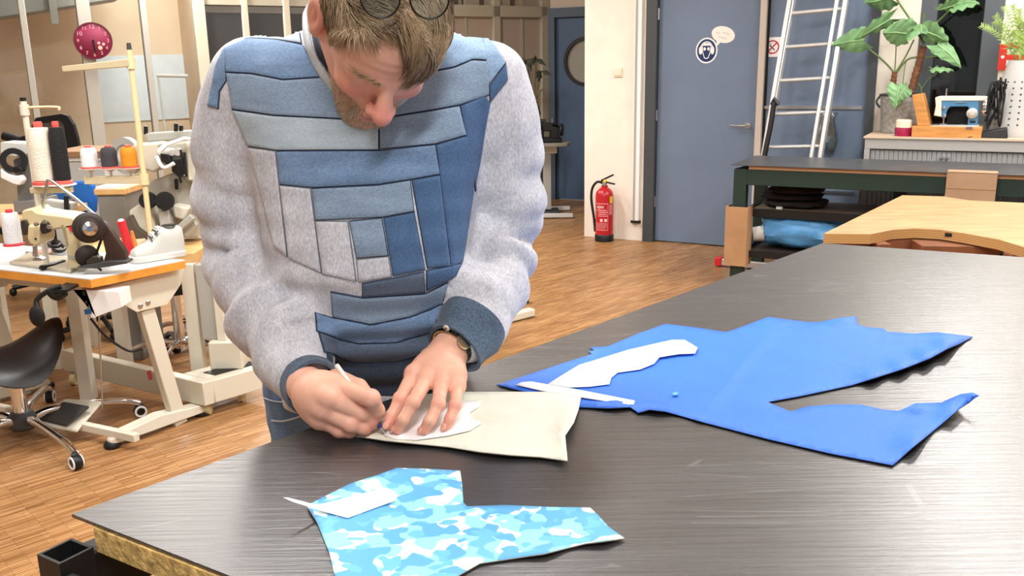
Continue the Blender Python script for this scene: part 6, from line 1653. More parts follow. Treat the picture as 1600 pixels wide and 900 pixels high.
# left thread stand
LY = 3.62
b2 = Pd(62,335,LY); s2 = thing('thread_stand', Vector((b2.x,b2.y,SZ_)), 'white thread stand with two big spools left of the blue chair', 'thread stand')
tz2 = Pd(41,158,LY).z
MB().cyl((b2.x,LY,SZ_),(b2.x,LY,tz2),.0115,None,14).build('pole', M_CREAM, s2)
MB().cyl((b2.x,LY,tz2),(b2.x,LY,tz2+.014),.012,None,12).build('pole_tip', M_BLACK, s2)
za = Pd(45,168,LY).z; rod(spline([Vector((b2.x,LY,za)), Pd(75,167,LY), Pd(92,168,LY), Pd(92,172,LY)], 4), .005, 'guide_arm', M_CREAM2, s2)
MB().cyl((b2.x,LY,za-.03),(b2.x,LY,za+.012),.017,None,14).build('collar', M_CREAM, s2)
zb = Pd(70,288,LY).z
MB().box((b2.x-.02,LY-.012,zb-.035),(Pd(112,288,LY).x,LY+.012,zb-.012)).build('spool_arm', mat('cream_arm', (206,192,158), .5), s2, bevel=.002)
for x, w_, c, lab in ((72,32,(232,224,206),'big cream thread spool on the white stand'), (99,24,(22,22,24),'big black thread spool on the white stand')):
    p = Pd(x, 288, LY); MB().lathe([(.01,-.012),(.05,-.004),(.05,0),(.0,0)], (p.x,LY,zb), up, 24).build('spool_plate', M_WHITEP, s2)
    place(x, 288, 190, w_, LY, c, PINKC, lab, GS, .8).location = (p.x, LY, zb+.0005)
# spools and odds on the nearest table
place(22, 383, 327, 26, 3.66, (226,228,232), (206,60,70), 'white thread spool standing on the nearest table', 'things on the nearest table', .85)
tb = P(206,404,SZ_); tt = Pd(189,345,tb.y-.03)
rt_ = thing('thread_tube', Vector((tb.x,tb.y,SZ_)), 'tall leaning red thread tube behind the sneaker', 'thread spool')
MB().cyl((tb.x,tb.y,SZ_+.004), tt, .020, .017, 18).build('tube', mat('red_thread', (214,44,52), .5), rt_)
MB().lathe([(.034,0),(.03,.01),(.014,.02)], (tb.x,tb.y,SZ_), up, 18).build('foot', mat('red_thread', (214,44,52), .5), rt_)
MB().cyl(tt, tt+(tt-tb).normalized()*.006, .012, .010, 14).build('top_cap', M_WHITEP, rt_)
b = P(214,396,SZ_); MB().lathe([(.010,0),(.012,.02),(.009,.07),(.007,.10),(.0,.103)], (b.x,b.y,SZ_), (-.12,0,1), 14).build('awl', mat('orange_handle', (206,132,66), .45), None, label='small orange wooden awl handle behind the sneaker', cat='awl')
# scissors and small tools
def tool(name, px, m, label, cat, r=.011, z=SZ_+.012):
    pts = [P(x,y,z) for x,y in px]; return MB().tube(spline(pts,5), [r*.6]+[r]*(len(spline(pts,5))-2)+[r*.5], 8).build(name, m, None, label=label, cat=cat)
tool('seam_tool', [(62,419),(80,415),(101,408)], M_BLACK, 'black handled tool at the front of the nearest table', 'tool')
sz2 = thing('scissors', P(90,385,SZ_), 'black handled scissors behind the beige machine', 'scissors')
MB().tube([P(85+9*math.cos(q),381+5*math.sin(q),SZ_+.03) for q in [2*math.pi*i/16 for i in range(16)]], .008, 8, True).build('handle_loop', M_BLACK, sz2)
MB().tube([P(92+9*math.cos(q),388+5*math.sin(q),SZ_+.02) for q in [2*math.pi*i/16 for i in range(16)]], .008, 8, True).build('handle_loop', M_BLACK, sz2)
mb = MB(); mb.bar(P(76,390,SZ_+.015), P(40,396,SZ_+.006), .016, .003); mb.bar(P(78,386,SZ_+.018), P(40,394,SZ_+.009), .016, .003); mb.build('blades', M_STEEL, sz2)
mbx = thing('pin_cushion', P(66,395,SZ_), 'small pinkish leather scrap pile by the needle', 'scrap')
MB().ell(P(66,394,SZ_+.014), (.045,.03,.013), 18).build('scrap', mat('pinkish_leather', (206,160,146), .7), mbx)
MB().ell(P(58,391,SZ_+.012), (.05,.03,.011), 18).build('scrap', M_WHITEP, mbx)

# ---- white sneaker
SN = P(247,409,SZ_); toe = P(206,411,SZ_); heel = P(287,399,SZ_); sdir = (heel-toe); sl = sdir.length*1.0; sdir.normalize(); sside = up.cross(sdir)
snk = thing('sneaker', (toe+heel)/2, 'white leather sneaker on the corner of the nearest table', 'shoe')
def SP(x, y, z): return toe+sdir*(x*sl)+sside*y+up*z
M_SNK = mat('sneaker_white', (192,192,186), .45)
secs = [(.0,.020,.03),(.04,.036,.052),(.15,.044,.066),(.30,.044,.078),(.45,.040,.105),(.58,.036,.135),(.70,.034,.132),(.82,.034,.128),(.93,.033,.135),(1.0,.024,.125)]
mb = MB(); R = []
for x, w_, h_ in secs:
    R.append([SP(x, w_*math.copysign(abs(math.cos(q))**.8, math.cos(q)), .018+(h_-.018)*max(0, math.sin(q))**.62) for q in [math.pi*i/14 for i in range(15)]]+[SP(x, w_*.9*math.cos(q), .016) for q in [math.pi+math.pi*i/6 for i in range(1,6)]])
mb.rings(R); mb.build('upper', M_SNK, snk)
mb = MB(); R = []
for x, w_ in ((-.03,.016),(.0,.032),(.08,.046),(.25,.049),(.5,.043),(.8,.041),(.97,.036),(1.02,.024)):
    R.append([SP(x,-w_,0.001),SP(x,w_,0.001),SP(x,w_*1.03,.028),SP(x,-w_*1.03,.028)])
mb.rings(R); mb.build('sole', mat('sneaker_sole', (206,206,200), .5), snk, bevel=.004)
mb = MB(); R = [[SP(.66+.26*.5*(1+math.cos(q))-.02, .026*math.sin(q), .1365+ (.004 if k==0 else -.0)) for q in [2*math.pi*i/20 for i in range(20)]] for k in (0,1)]
mb.rings(R); mb.build('opening', M_BLACKM, snk)
MB().hexa([SP(.36,-.02,.094),SP(.36,.02,.094),SP(.58,.02,.136),SP(.58,-.02,.136)],[SP(.36,-.019,.100),SP(.36,.019,.100),SP(.58,.019,.142),SP(.58,-.019,.142)]).build('tongue', M_SNK, snk, bevel=.003)
for i in range(4):
    x = .37+i*.055; z = .103+i*.0106; MB().tube([SP(x,-.034,z-.018),SP(x,-.016,z),SP(x,.016,z),SP(x,.034,z-.018)], .0035, 6).build('lace', M_WHITEP if i % 2 else M_DGREY, snk)

# ---- saddle stool
SC = P(40,688,0); so_ = thing('saddle_stool', SC, 'black saddle stool with chrome five-star base at the left edge', 'stool')
M_SEAT = mat('black_leatherette', (20,20,21), .38)
seat_c = Vector((SC.x-.02, SC.y, Pd(28,556,SC.y).z))
ua = Vector((.62,.78,0)).normalized(); va = Vector((ua.y,-ua.x,0))
mb = MB(); R = []; nr = 14
def saddle(r, q):
    a, b_ = r*math.cos(q), r*math.sin(q)
    rx, ry = .225, .215
    z = .115*max(0,a)**2.0+.03*max(0,-a)**2-.085*b_*b_
    w_ = 1-.16*max(0,a)**1.5
    return seat_c+ua*(a*rx)+va*(b_*ry*w_)+up*z
for i in range(1, nr+1):
    r = i/nr; e = (1-r**6)*.0
    R.append([saddle(r, 2*math.pi*j/40)+up*(.035*(1-r**8)) for j in range(40)])
for i in range(nr, 0, -1):
    r = i/nr; R.append([saddle(r*.985, 2*math.pi*j/40)-up*(.045*(1-r**6)+.006) for j in range(40)])
mb.rings(R); mb.build('seat', M_SEAT, so_)
MB().lathe([(.07,-.055),(.07,-.03),(.03,-.09),(.03,-.12)][::-1], seat_c, up, 20).build('seat_mount', M_BLACK, so_)
MB().cyl((SC.x,SC.y,.34), (SC.x-.015,SC.y,seat_c.z-.07), .018, None, 16).build('gas_spring', M_CHROME, so_)
MB().cyl((SC.x,SC.y,.10), (SC.x,SC.y,.36), .030, .027, 18).build('column', M_CHROME, so_)
MB().lathe([(.028,.36),(.036,.365),(.036,.385),(.02,.39)], (SC.x,SC.y,0), up, 18).build('column_collar', M_BLACK, so_)
MB().lathe([(.045,.055),(.058,.07),(.058,.11),(.04,.13)], (SC.x,SC.y,0), up, 22).build('hub', M_DGREY, so_)
e0 = P(119,722,.03)-SC; a0_ = math.atan2(e0.y, e0.x); rl_ = Vector((e0.x,e0.y)).length
for i in range(5):
    q = a0_+2*math.pi*i/5; d = Vector((math.cos(q), math.sin(q), 0)); s = Vector((-d.y, d.x, 0))
    pp = spline([SC+d*.04+up*.095, SC+d*.13+up*.115, SC+d*(rl_*.8)+up*.095, SC+d*rl_+up*.066], 5)
    MB().tube(pp, [.019]*6+[.016]*(len(pp)-6), 10).build('star_leg', M_CHROME, so_)
    c = SC+d*rl_+up*.030
    cs = MB().box((0,0,0),(0,0,0)); cs = MB(); cs.lathe([(.0,-.018),(.024,-.018),(.0285,-.012),(.0285,.012),(.024,.018),(.0,.018)], c, s, 20); cst = cs.build('caster', M_BLACK, so_)
    for sg in (-1,1): MB().ring_plate(c+s*sg*.0185-s*.002, s, .018, .0265, .004, 20).build('white_ring', M_WHITEP, so_)

# ---- second table, heavy post-bed machine and its white base behind
t2 = thing('rear_sewing_table', Vector((P(230,385,.70).x, 4.2, 0)), 'second sewing table with pale wood edge behind the sneaker', 'table')
zt2 = .70
q4 = [P(96,400,zt2), P(312,390,zt2), P(306,366,zt2), P(100,366,zt2)]
q4[0] = Vector((q4[0].x, 4.02, zt2)); q4[1] = Vector((q4[1].x+.0, 4.02, zt2)); q4[2] = Vector((q4[1].x, 4.45, zt2)); q4[3] = Vector((q4[0].x, 4.45, zt2))
MB().hexa([p-up*.045 for p in q4], q4).build('top', M_PINE, t2, bevel=.003)
for p in q4: MB().box((p.x-.03*(1 if p.x > -1.6 else -1)-.03, p.y-.03, 0), (p.x-.03*(1 if p.x > -1.6 else -1)+.03, p.y+.03, zt2-.045)).build('leg', M_CREAM, t2, bevel=.003)
wb_ = thing('machine_base', P(318,655,0), 'low white steel machine base with caster behind the nearest table', 'machine base')
G0 = P(318,617,.115); GL = P(97,563,.115); GR = P(412,590,.115)
gl_ = (GL-G0).normalized(); gr_ = (GR-G0).normalized(); wd_ = .20
mb = MB(); mb.hexa([p-up*.055 for p in (G0, GL, GL+gr_*.05, G0+gr_*.05)], [p+up*.055 for p in (G0, GL, GL+gr_*.05, G0+gr_*.05)]); mb.build('long_beam', M_CREAM, wb_, bevel=.004)
mb = MB(); mb.hexa([p-up*.055 for p in (G0+gr_*.05, G0+gr_*.05+gl_*wd_, GR+gl_*wd_, GR)], [p+up*.055 for p in (G0+gr_*.05, G0+gr_*.05+gl_*wd_, GR+gl_*wd_, GR)]); mb.build('cross_box', M_CREAM, wb_, bevel=.006)
o_ = G0+gr_*.10+gl_*.05+up*.056; mb = MB(); mb.hexa([o_, o_+gl_*.08, o_+gl_*.08+gr_*.22, o_+gr_*.22], [p+up*.002 for p in (o_, o_+gl_*.08, o_+gl_*.08+gr_*.22, o_+gr_*.22)]); mb.build('dark_opening', M_BLACK, wb_)
for p in (G0+gl_*.05+gr_*.05, GL-gl_*.08, GR+gl_*.08-gr_*.06):
    MB().cyl((p.x-.012,p.y,.03),(p.x+.012,p.y,.03),.03,None,18).build('caster', mat('caster_cream', (206,196,150), .4), wb_); MB().cyl((p.x,p.y,.03),(p.x,p.y,.07),.012,None,10).build('caster_stem', M_STEEL, wb_)
cpz = G0+gl_*.10+gr_*.22
MB().box((cpz.x-.09,cpz.y-.03,.17),(cpz.x+.06,cpz.y+.12,.30)).build('pedestal', M_CREAM, wb_, bevel=.006)
MB().box((cpz.x-.055,cpz.y,.30),(cpz.x-.015,cpz.y+.08,.655)).build('column', M_CREAM, wb_, bevel=.004)
MB().box((cpz.x-.13,cpz.y+.02,.30),(cpz.x-.055,cpz.y+.07,.655)).build('column_web', M_GREY, wb_, bevel=.004)
# heavy machine on the second table
HY = 4.22
hm = thing('post_bed_machine', Vector((Pd(265,372,HY).x, HY+.05, .70)), 'large cream cylinder-arm sewing machine right behind the sneaker', 'sewing machine')
M_GREIGE = mat('machine_greige', (172,168,154), .4); M_CR3 = mat('machine_ivory', (204,200,184), .35)
def hp_(name, px, dY, th, m, bevel=.008): mb = MB(); slabY(mb, px, HY+dY, th); return mb.build(name, m, hm, bevel=bevel, bseg=3)
hp_('pedestal', [(230,285),(270,270),(300,280),(312,300),(310,372),(215,372),(232,330)], .06, .16, M_GREIGE)
hp_('basin', [(200,330),(232,308),(240,345),(250,372),(218,372),(205,350)], -.02, .10, M_CR3, .012)
hp_('basin_wing', [(268,320),(296,325),(288,345),(272,340)], -.02, .08, M_CR3, .01)
hp_('dark_skirt', [(196,342),(204,336),(214,356),(236,372),(206,374),(198,360)], -.05, .06, mat('brown_skirt', (84,74,64), .5), .004)
hp_('arm', [(205,226),(245,222),(262,226),(262,258),(240,270),(212,262)], .03, .12, M_CR3, .012)
hp_('head', [(246,226),(300,220),(320,222),(320,284),(290,284),(286,262),(262,262),(246,250)], .02, .12, M_GREIGE, .010)
hp_('face_plate', [(290,222),(320,221),(320,283),(294,282)], -.0, .03, mat('face_plate', (214,212,192), .4), .006)
hp_('lamp_arm', [(246,232),(256,224),(285,214),(312,216),(312,220),(288,219),(262,228),(252,238)], -.05, .02, M_WHITEP, .004)
for x, y in ((253,236),(262,236),(270,237),(279,237)): MB().lathe([(.018,0),(.018,.02),(.008,.024),(.0,.024)], Pd(x,y,HY+.015), (0,-1,0), 16).build('tension_knob', M_WHITEP, hm)
hp_('needle_mechanism', [(250,240),(262,242),(268,252),(262,258),(252,252)], -.02, .03, M_BLACK, .003)
hp_('presser_mechanism', [(268,250),(286,248),(287,272),(280,278),(268,268)], -.02, .03, M_BLACK, .003)
for (x0,y0,x1,y1) in ((282,234,286,256),(288,238,291,276),(281,276,283,286)): rod([Pd(x0,y0,HY-.03), Pd(x1,y1,HY-.03)], .006, 'rod', M_BLACK, hm)
rod(spline([Pd(245,244,HY-.03), Pd(250,256,HY-.04), Pd(258,262,HY-.04), Pd(272,255,HY-.04)], 5), .009, 'looper_arm', M_WHITEP, hm)
cw = Pd(202,243,HY+.1); MB().ring_plate(cw, Vector((-.35,-.93,0)), .055, .088, .03, 36).build('flywheel', M_GREY, hm); MB().lathe([(.056,0),(.056,.02),(.02,.02),(.02,.05),(.0,.05)], cw, Vector((-.35,-.93,0)), 30).build('flywheel_hub', M_LGREY, hm)
for x, y, r in ((259,313,.043),(233,312,.040)): MB().lathe([(r*.9,0),(r,.01),(r,.03),(r*.9,.045),(.0,.047)], Pd(x,y,HY-.02), (.15,-1,0), 28).build('motor_disc', M_BLACKM, hm)
hp_('lever_arm', [(268,360),(296,335),(304,342),(276,366)], -.06, .03, M_GREY, .006); hp_('lever_arm', [(284,366),(302,345),(308,352),(292,372)], -.03, .03, M_GREY, .006)
hp_('lower_post', [(246,330),(262,328),(270,366),(252,368)], -.04, .06, M_GREY, .006)
hp_('slot', [(272,280),(276,280),(277,296),(273,296)], .045, .02, M_BLACK, .001)
rod([Pd(258,205,HY+.16), Pd(247,118,HY+.16)], .005, 'thread_rod', M_GREY, hm); rod([Pd(245,118,HY+.16), Pd(294,119,HY+.16)], .008, 'thread_arm', M_GREY, hm)
hp_('rear_arm', [(226,209),(298,204),(300,216),(230,222)], .12, .10, M_GREY, .006)
for x, y in ((228,204),(275,200),(283,203)): rod([Pd(x,y-7,HY+.15), Pd(x,y+6,HY+.15)], .010, 'thread_pin', M_BLACK, hm)
# grey cabinet run, desks and chairs farther back
def boxpx(name, x0, y0, x1, y1, Y, th, m, label, cat, parts=None):
    a, b = Pd(x0,y0,Y), Pd(x1,y1,Y)
    return a, b
CY = 5.6
cbn = thing('storage_desk', Vector((Pd(130,250,CY).x, CY+.2, 0)), 'grey storage desk with worn wooden top behind the spools', 'desk')
a, b = Pd(70,236,CY), Pd(185,400,CY); tz_ = Pd(130,237,CY).z
MB().box((a.x,CY,tz_-.03),(b.x,CY+.5,tz_)).build('wooden_top', mat('worn_wood', (150,114,78), .6, var=.2, vscale=6), cbn)
MB().box((a.x+.02,CY+.02,tz_-.06),(b.x-.02,CY+.48,tz_-.03)).build('white_rail', M_CREAM, cbn)
MB().box((a.x+.03,CY+.03,.05),(b.x-.03,CY+.47,tz_-.06)).build('cabinet', mat('grey_cabinet', (190,192,184), .5), cbn, bevel=.004)
MB().box((a.x+.05,CY+.05,0),(b.x-.05,CY+.45,.05)).build('plinth', M_DGREY, cbn)
rb_ = thing('grey_bin', Vector((Pd(170,340,4.60).x, 4.85, 0)), 'grey drawer box with pale wooden top beside the tall stand', 'drawer box')
a, b = Pd(146,296,4.60), Pd(205,380,4.60); tz_ = a.z
MB().box((a.x,4.60,tz_-.03),(b.x,4.92,tz_)).build('wooden_top', M_PINE, rb_, bevel=.003); MB().box((a.x+.01,4.61,.0),(b.x-.01,4.91,tz_-.03)).build('carcass', mat('bin_grey', (132,130,124), .6), rb_, bevel=.003)
MB().box((a.x+.01,4.602,tz_),(b.x-.05,4.85,tz_+.012)).build('paper_stack', M_PAPER, rb_)
# blue chair
BCY = 4.98
bc = thing('blue_chair', Vector((Pd(110,400,BCY).x, BCY, 0)), 'chair with bright blue plastic backrest behind the beige machine', 'chair')
M_BCH = mat('blue_chair_plastic', (34,108,196), .4)
mb = MB(); slabY(mb, [(74,300),(84,288),(110,284),(138,283),(146,290),(150,312),(149,330),(142,338),(110,338),(80,336)], BCY, .035); mb.build('backrest', M_BCH, bc, bevel=.012, bseg=3)
cx_ = Pd(112,330,BCY).x; MB().box((cx_-.20,BCY+.03,.43),(cx_+.20,BCY+.42,.47)).build('seat', M_BCH, bc, bevel=.015)
MB().bar((cx_,BCY-.012,.42),(cx_,BCY-.012,Pd(112,310,BCY).z),.05,.015,(0,1,0)).build('back_post', M_STEEL, bc)
MB().cyl((cx_,BCY+.2,.08),(cx_,BCY+.2,.43),.025).build('column', M_STEEL, bc)
for i in range(5):
    q = 2*math.pi*i/5+.3; MB().tube([(cx_,BCY+.2,.09),(cx_+.26*math.cos(q),BCY+.2+.26*math.sin(q),.06)], .016, 8).build('star_leg', M_BLACK, bc); MB().ell((cx_+.26*math.cos(q),BCY+.2+.26*math.sin(q),.028),(.022,.022,.028),12).build('caster', M_BLACK, bc)
# metal bar assembly before the blue chair
mb_ = thing('grey_side_arm', Vector((Pd(85,318,4.2).x,4.2,.70)), 'grey metal side arm before the blue chair', 'machine arm')
mb = MB(); slabY(mb, [(68,312),(112,318),(113,330),(70,330)], 4.2, .06); mb.build('bar', M_GREY, mb_, bevel=.006)
mb = MB(); slabY(mb, [(99,306),(104,306),(106,330),(100,330)], 4.18, .02); mb.build('clamp', M_BLACK, mb_, bevel=.002)
q = Pd(90,330,4.2); MB().box((q.x-.02,4.2,.70),(q.x+.02,4.25,q.z)).build('bracket', M_GREY, mb_)
# black mesh office chair
MY = 6.5
mc = thing('mesh_office_chair', Vector((Pd(90,300,MY).x, MY, 0)), 'black mesh-back office chair near the partition', 'chair')
out = [(56,184),(75,181),(95,178),(105,181),(114,195),(120,215),(123,232),(60,238),(52,215),(50,195)]
inn = [(64,191),(78,190),(92,187),(100,195),(102,210),(96,224),(84,232),(72,228),(66,212),(63,200)]
mb = MB(); R = []
for k_ in range(len(out)):
    o1, i1 = Pd(*out[k_],MY), Pd(*inn[k_],MY); R.append([o1, i1, i1+Vector((0,.04,0)), o1+Vector((0,.04,0))])
mb.rings(R, False, True); mb.build('back_frame', M_BLACKM, mc, smooth=0)
mb = MB(); slabY(mb, inn, MY+.015, .008); mb.build('mesh_back', mat('mesh_fabric', (92,84,78), .8), mc)
cx_ = Pd(88,230,MY).x; MB().box((cx_-.25,MY-.45,.44),(cx_+.25,MY,.50)).build('seat', M_BLACKM, mc, bevel=.02)
MB().bar((cx_,MY+.03,.45),(cx_,MY+.05,Pd(88,215,MY).z),.06,.02,(0,1,0)).build('back_post', M_BLACK, mc)
MB().cyl((cx_,MY-.22,.08),(cx_,MY-.22,.44),.03).build('column', M_BLACK, mc)
for i in range(5):
    q = 2*math.pi*i/5; MB().tube([(cx_,MY-.22,.09),(cx_+.3*math.cos(q),MY-.22+.3*math.sin(q),.06)], .018, 8).build('star_leg', M_BLACK, mc); MB().ell((cx_+.3*math.cos(q),MY-.22+.3*math.sin(q),.03),(.025,.025,.03),12).build('caster', M_BLACK, mc)
MB().tube(spline([Pd(5,212,MY-.1), Pd(20,216,MY-.1), Pd(35,220,MY-.1), Pd(52,212,MY-.1)], 5), .03, 10).build('armrest', M_BLACKM, mc)
# grey machine at the left edge
GY = 4.6
gm = thing('grey_sewing_machine', Vector((Pd(45,320,GY).x, GY, .72)), 'dark grey sewing machine with black handwheel at the left edge', 'sewing machine')
def gp(name, px, dY, th, m, bevel=.006): mb = MB(); slabY(mb, px, GY+dY, th); return mb.build(name, m, gm, bevel=bevel)
M_MG = mat('machine_mid_grey', (120,120,118), .45)
gp('body', [(20,250),(50,236),(58,262),(62,330),(28,330),(26,290)], 0, .16, M_MG); gp('upper_arm', [(0,222),(45,224),(56,238),(24,246),(0,240)], .02, .12, M_LGREY)
wcx = Pd(22,250,GY-.03); MB().ring_plate(wcx, (.4,-.9,0), .034, .062, .03, 30).build('handwheel', M_BLACK, gm)
gp('white_arm', [(0,263),(10,272),(22,276),(30,274),(35,282),(30,290),(20,288),(0,278)], -.08, .05, M_WHITEP); gp('dark_block', [(18,262),(32,260),(35,268),(22,272)], -.06, .04, M_BLACK)
gp('lower_base', [(20,316),(60,312),(66,332),(22,334)], -.04, .2, M_MG)
gtb = thing('grey_table', Vector((Pd(20,345,GY).x, GY+.1, 0)), 'pale worktable under the dark grey machine at the left edge', 'table')
a, b = Pd(-120,342,GY-.15), Pd(66,342,GY-.15); zt3 = .72
gz_ = Pd(30,333,GY).z
MB().box((a.x,GY-.15,gz_-.04),(b.x,GY+.35,gz_)).build('top', M_PINE, gtb, bevel=.003)
for xx in (a.x+.05, b.x-.05):
    for yy in (GY-.1, GY+.3): MB().box((xx-.025,yy-.025,0),(xx+.025,yy+.025,gz_-.04)).build('leg', M_CREAM, gtb)
# red stool and rolling base near the man
RY = 5.0
rs_ = thing('red_stool', Vector((Pd(300,440,RY).x, RY, 0)), 'stool with round red seat beside the man', 'stool')
zc_ = Pd(300,433,RY).z; xc_ = Pd(296,433,RY).x
MB().lathe([(.0,-.05),(.12,-.05),(.165,-.03),(.17,0),(.15,.03),(.0,.04)], (xc_,RY,zc_), up, 32).build('seat', mat('red_seat', (206,32,42), .4), rs_)
MB().cyl((xc_,RY,.09),(xc_,RY,zc_-.05),.022).build('column', M_STEEL, rs_)
for i in range(5):
    q = 2*math.pi*i/5+.9; e = (xc_+.27*math.cos(q), RY+.27*math.sin(q)); MB().tube([(xc_,RY,.10),(xc_+.15*math.cos(q),RY+.15*math.sin(q),.10),(e[0],e[1],.062)], .015, 8).build('star_leg', M_CHROME, rs_); MB().cyl((e[0]-.015,e[1],.03),(e[0]+.015,e[1],.03),.03,None,16).build('caster', M_BLACK, rs_)
# chrome star base of a chair behind the white machine base
OB = P(285,565,0); ob_ = thing('office_chair_base', OB, 'chrome five-star chair base with black casters behind the white base', 'chair base')
e0 = P(335,562,.03)-OB; a0_ = math.atan2(e0.y,e0.x)
for i in range(5):
    q = a0_+2*math.pi*i/5; d = Vector((math.cos(q),math.sin(q),0)); MB().tube(spline([OB+up*.11, OB+d*.16+up*.12, OB+d*.30+up*.07], 4), .017, 8).build('star_leg', M_CHROME, ob_)
    c = OB+d*.30; MB().cyl((c.x-.022,c.y,.03),(c.x+.022,c.y,.03),.03,None,16).build('caster', M_BLACK, ob_)
MB().cyl(OB+up*.08, OB+up*.40, .028, .024, 16).build('column', M_CHROME, ob_)
MB().lathe([(.0,.40),(.16,.40),(.18,.43),(.17,.46),(.0,.47)], OB, up, 28).build('seat', M_BLACKM, ob_)
# white pedestal foot seen right of the man
wf = thing('table_foot', P(815,490,0), 'white table foot with black pads right of the man', 'table foot')
a, b = P(832,487,.03), P(700,520,.03); MB().bar(a, b, .06, .05).build('foot_bar', M_CREAM, wf, bevel=.01); MB().box((b.x-.04,b.y-.04,.05),(b.x+.04,b.y+.04,.68)).build('leg', M_CREAM, wf, bevel=.004)
MB().box((b.x-.5,b.y-.2,.68),(b.x+.12,b.y+.35,.715)).build('top', mat('table_laminate', (222,226,228), .35), wf, bevel=.004)
MB().cyl((P(821,466,.03).x-.02,P(821,466,.03).y,.032),(P(821,466,.03).x+.02,P(821,466,.03).y,.032),.032,None,16).build('caster', M_BLACK, wf)

# ================================================================== CORRIDOR: side table, black machine, plant
KT = P(862,222,.75); kt_ = thing('side_table', Vector((KT.x,KT.y,0)), 'small grey adjustable table before the corridor door', 'table')
px1 = P(891,222,.75).x; px0 = P(800,222,.75).x
mb = MB(); mb.prism([(px0,KT.y-.25),(px1-.15,KT.y-.25),(px1-.04,KT.y-.2),(px1,KT.y-.05),(px1-.02,KT.y+.2),(px0,KT.y+.25)], .72, .75); mb.build('top', mat('dim_grey_top', (150,146,138), .5), kt_, bevel=.006)
xk = Pd(855,280,KT.y).x; MB().box((xk-.04,KT.y-.03,.06),(xk+.04,KT.y+.03,.72)).build('leg', M_GREY, kt_, bevel=.004); MB().box((xk-.12,KT.y-.06,.64),(xk+.1,KT.y+.06,.72)).build('bracket', M_LGREY, kt_, bevel=.004)
for dy in (-.22,.22): MB().bar((xk-.2,KT.y+dy,.03),(xk+.25,KT.y+dy*1.1,.03),.05,.04).build('foot_bar', M_LGREY, kt_, bevel=.005)
MB().box((xk-.15,KT.y-.2,.03),(xk+.12,KT.y+.2,.045)).build('treadle', M_DGREY, kt_)
bk_ = thing('black_sewing_machine', Vector((Pd(858,205,KT.y).x,KT.y,.75)), 'small black sewing machine on the grey corridor table', 'sewing machine')
def kp(name, px, dY, th, m=M_BLACK, bevel=.01):
    mb = MB(); pts = [Pd(x,y,KT.y+dY) for x,y in px]; zmin = min(p.z for p in pts); mb.slab([Vector((p.x,p.y,max(p.z,.751))) for p in pts], (0,th,0)); return mb.build(name, m, bk_, bevel=bevel)
kp('arm', [(840,192),(870,192),(876,200),(872,206),(842,205)], -.06, .12); kp('column', [(862,192),(873,195),(874,224),(858,224)], -.06, .12); kp('head', [(838,190),(850,190),(850,216),(840,214)], -.06, .12); kp('base', [(836,216),(878,216),(878,226),(836,226)], -.10, .2)
c = Pd(877,203,KT.y); MB().lathe([(.0,-.01),(.06,-.01),(.065,.01),(.05,.02),(.0,.02)], c, (1,-.2,0), 24).build('handwheel', M_BLACK, bk_)
rod([Pd(863,192,KT.y), Pd(863,185,KT.y)], .008, 'spool_pin', M_STEEL, bk_)
# plant on a wall shelf
VY = KT.y+.42
sz_ = Pd(835,187,VY).z
sh_ = thing('plant_shelf', Vector((Pd(832,187,VY).x,VY,sz_-.03)), 'narrow dark shelf carrying the slender plant', 'shelf')
xs0, xs1 = Pd(800,187,VY).x, Pd(853,187,VY).x; MB().box((xs0,VY-.1,sz_-.03),(xs1,VY+.12,sz_)).build('board', M_DGREY, sh_)
for xx in (xs0+.05, xs1-.05): MB().box((xx-.015,VY+.02,0),(xx+.015,VY+.05,sz_-.03)).build('support', M_DGREY, sh_)
vz = thing('dark_vase', Vector((Pd(834,185,VY).x,VY,sz_)), 'dark brown vase holding the slender plant', 'vase')
vx = Pd(834,185,VY).x
MB().lathe([(.0,0),(.06,.002),(.075,.06),(.06,.13),(.035,.17),(.045,.19),(.035,.185),(.0,.15)], (vx,VY,sz_), up, 24).build('vessel', mat('dark_vase', (44,36,32), .4), vz)
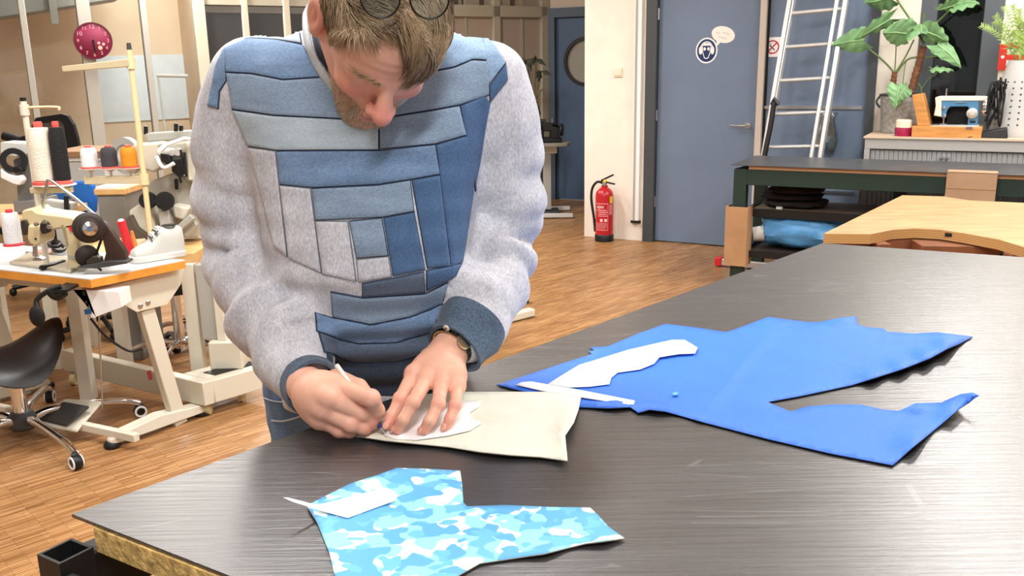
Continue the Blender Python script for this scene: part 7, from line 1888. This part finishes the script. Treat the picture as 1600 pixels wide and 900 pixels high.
dp2 = thing('slender_plant', Vector((vx,VY,sz_+.16)), 'slender dark-leaved plant seen beside the sleeve of the man', 'plant')
M_DLEAF = mat('dark_leaf', (52,52,40), .6); M_DSTEM = mat('dim_stem', (98,96,72), .6)
top0 = Vector((vx,VY,sz_+.17))
for (xt,yt,n_) in ((824,92,5),(838,88,5),(846,110,4),(812,100,4),(820,125,3),(848,140,0),(826,140,0),(842,150,0),(806,92,3)):
    e = Pd(xt,yt,VY-.05); mid = (top0+e)/2+Vector(((e.x-top0.x)*.2,0,.05)); path = spline([top0,mid,e],5); MB().tube(path,[.008]*(len(path)-1)+[.003],6).build('stem', M_DSTEM, dp2)
    for k_ in range(n_):
        q = k_*2.2+xt; b_ = e-(e-mid)*.06*k_; t_ = b_+Vector((math.cos(q)*.12,-.03,-.05+.06*math.sin(q*1.7))); d = (t_-b_).normalized(); s = d.cross(Vector((0,-1,.2))).normalized()*.028
        MB().add([b_, b_+(t_-b_)*.35+s, t_, b_+(t_-b_)*.35-s, b_+(t_-b_)*.4+Vector((0,-.01,.012))], [(0,1,4),(1,2,4),(2,3,4),(3,0,4)]).build('leaf', M_DLEAF, dp2, fix=False)
# white glove form
gl2 = thing('white_glove', Vector((Pd(833,205,KT.y-.1).x,KT.y-.1,.75)), 'pale upright glove on the corridor table', 'glove')
gx_ = Pd(833,205,KT.y-.1).x
mb = MB(); mb.tube([(gx_,KT.y-.1,.751),(gx_,KT.y-.1,.83),(gx_,KT.y-.1,.90)],[.035,.03,.045],12); mb.build('palm', M_CREAM, gl2)
for k_ in range(5): MB().tube([(gx_+(k_-2)*.018,KT.y-.1,.89),(gx_+(k_-2)*.03,KT.y-.1,.97-.015*abs(k_-2)),(gx_+(k_-2)*.034,KT.y-.1,1.0-.02*abs(k_-2))],[.012,.011,.008],8).build('finger', M_CREAM, gl2)
ob2 = P(849,312,.08); MB().box((ob2.x-.03,ob2.y-.05,.045),(ob2.x+.035,ob2.y+.05,.12)).build('wooden_block', mat('orange_block', (214,150,76), .5), None, bevel=.004, label='small orange wooden block on the treadle of the corridor table', cat='block')
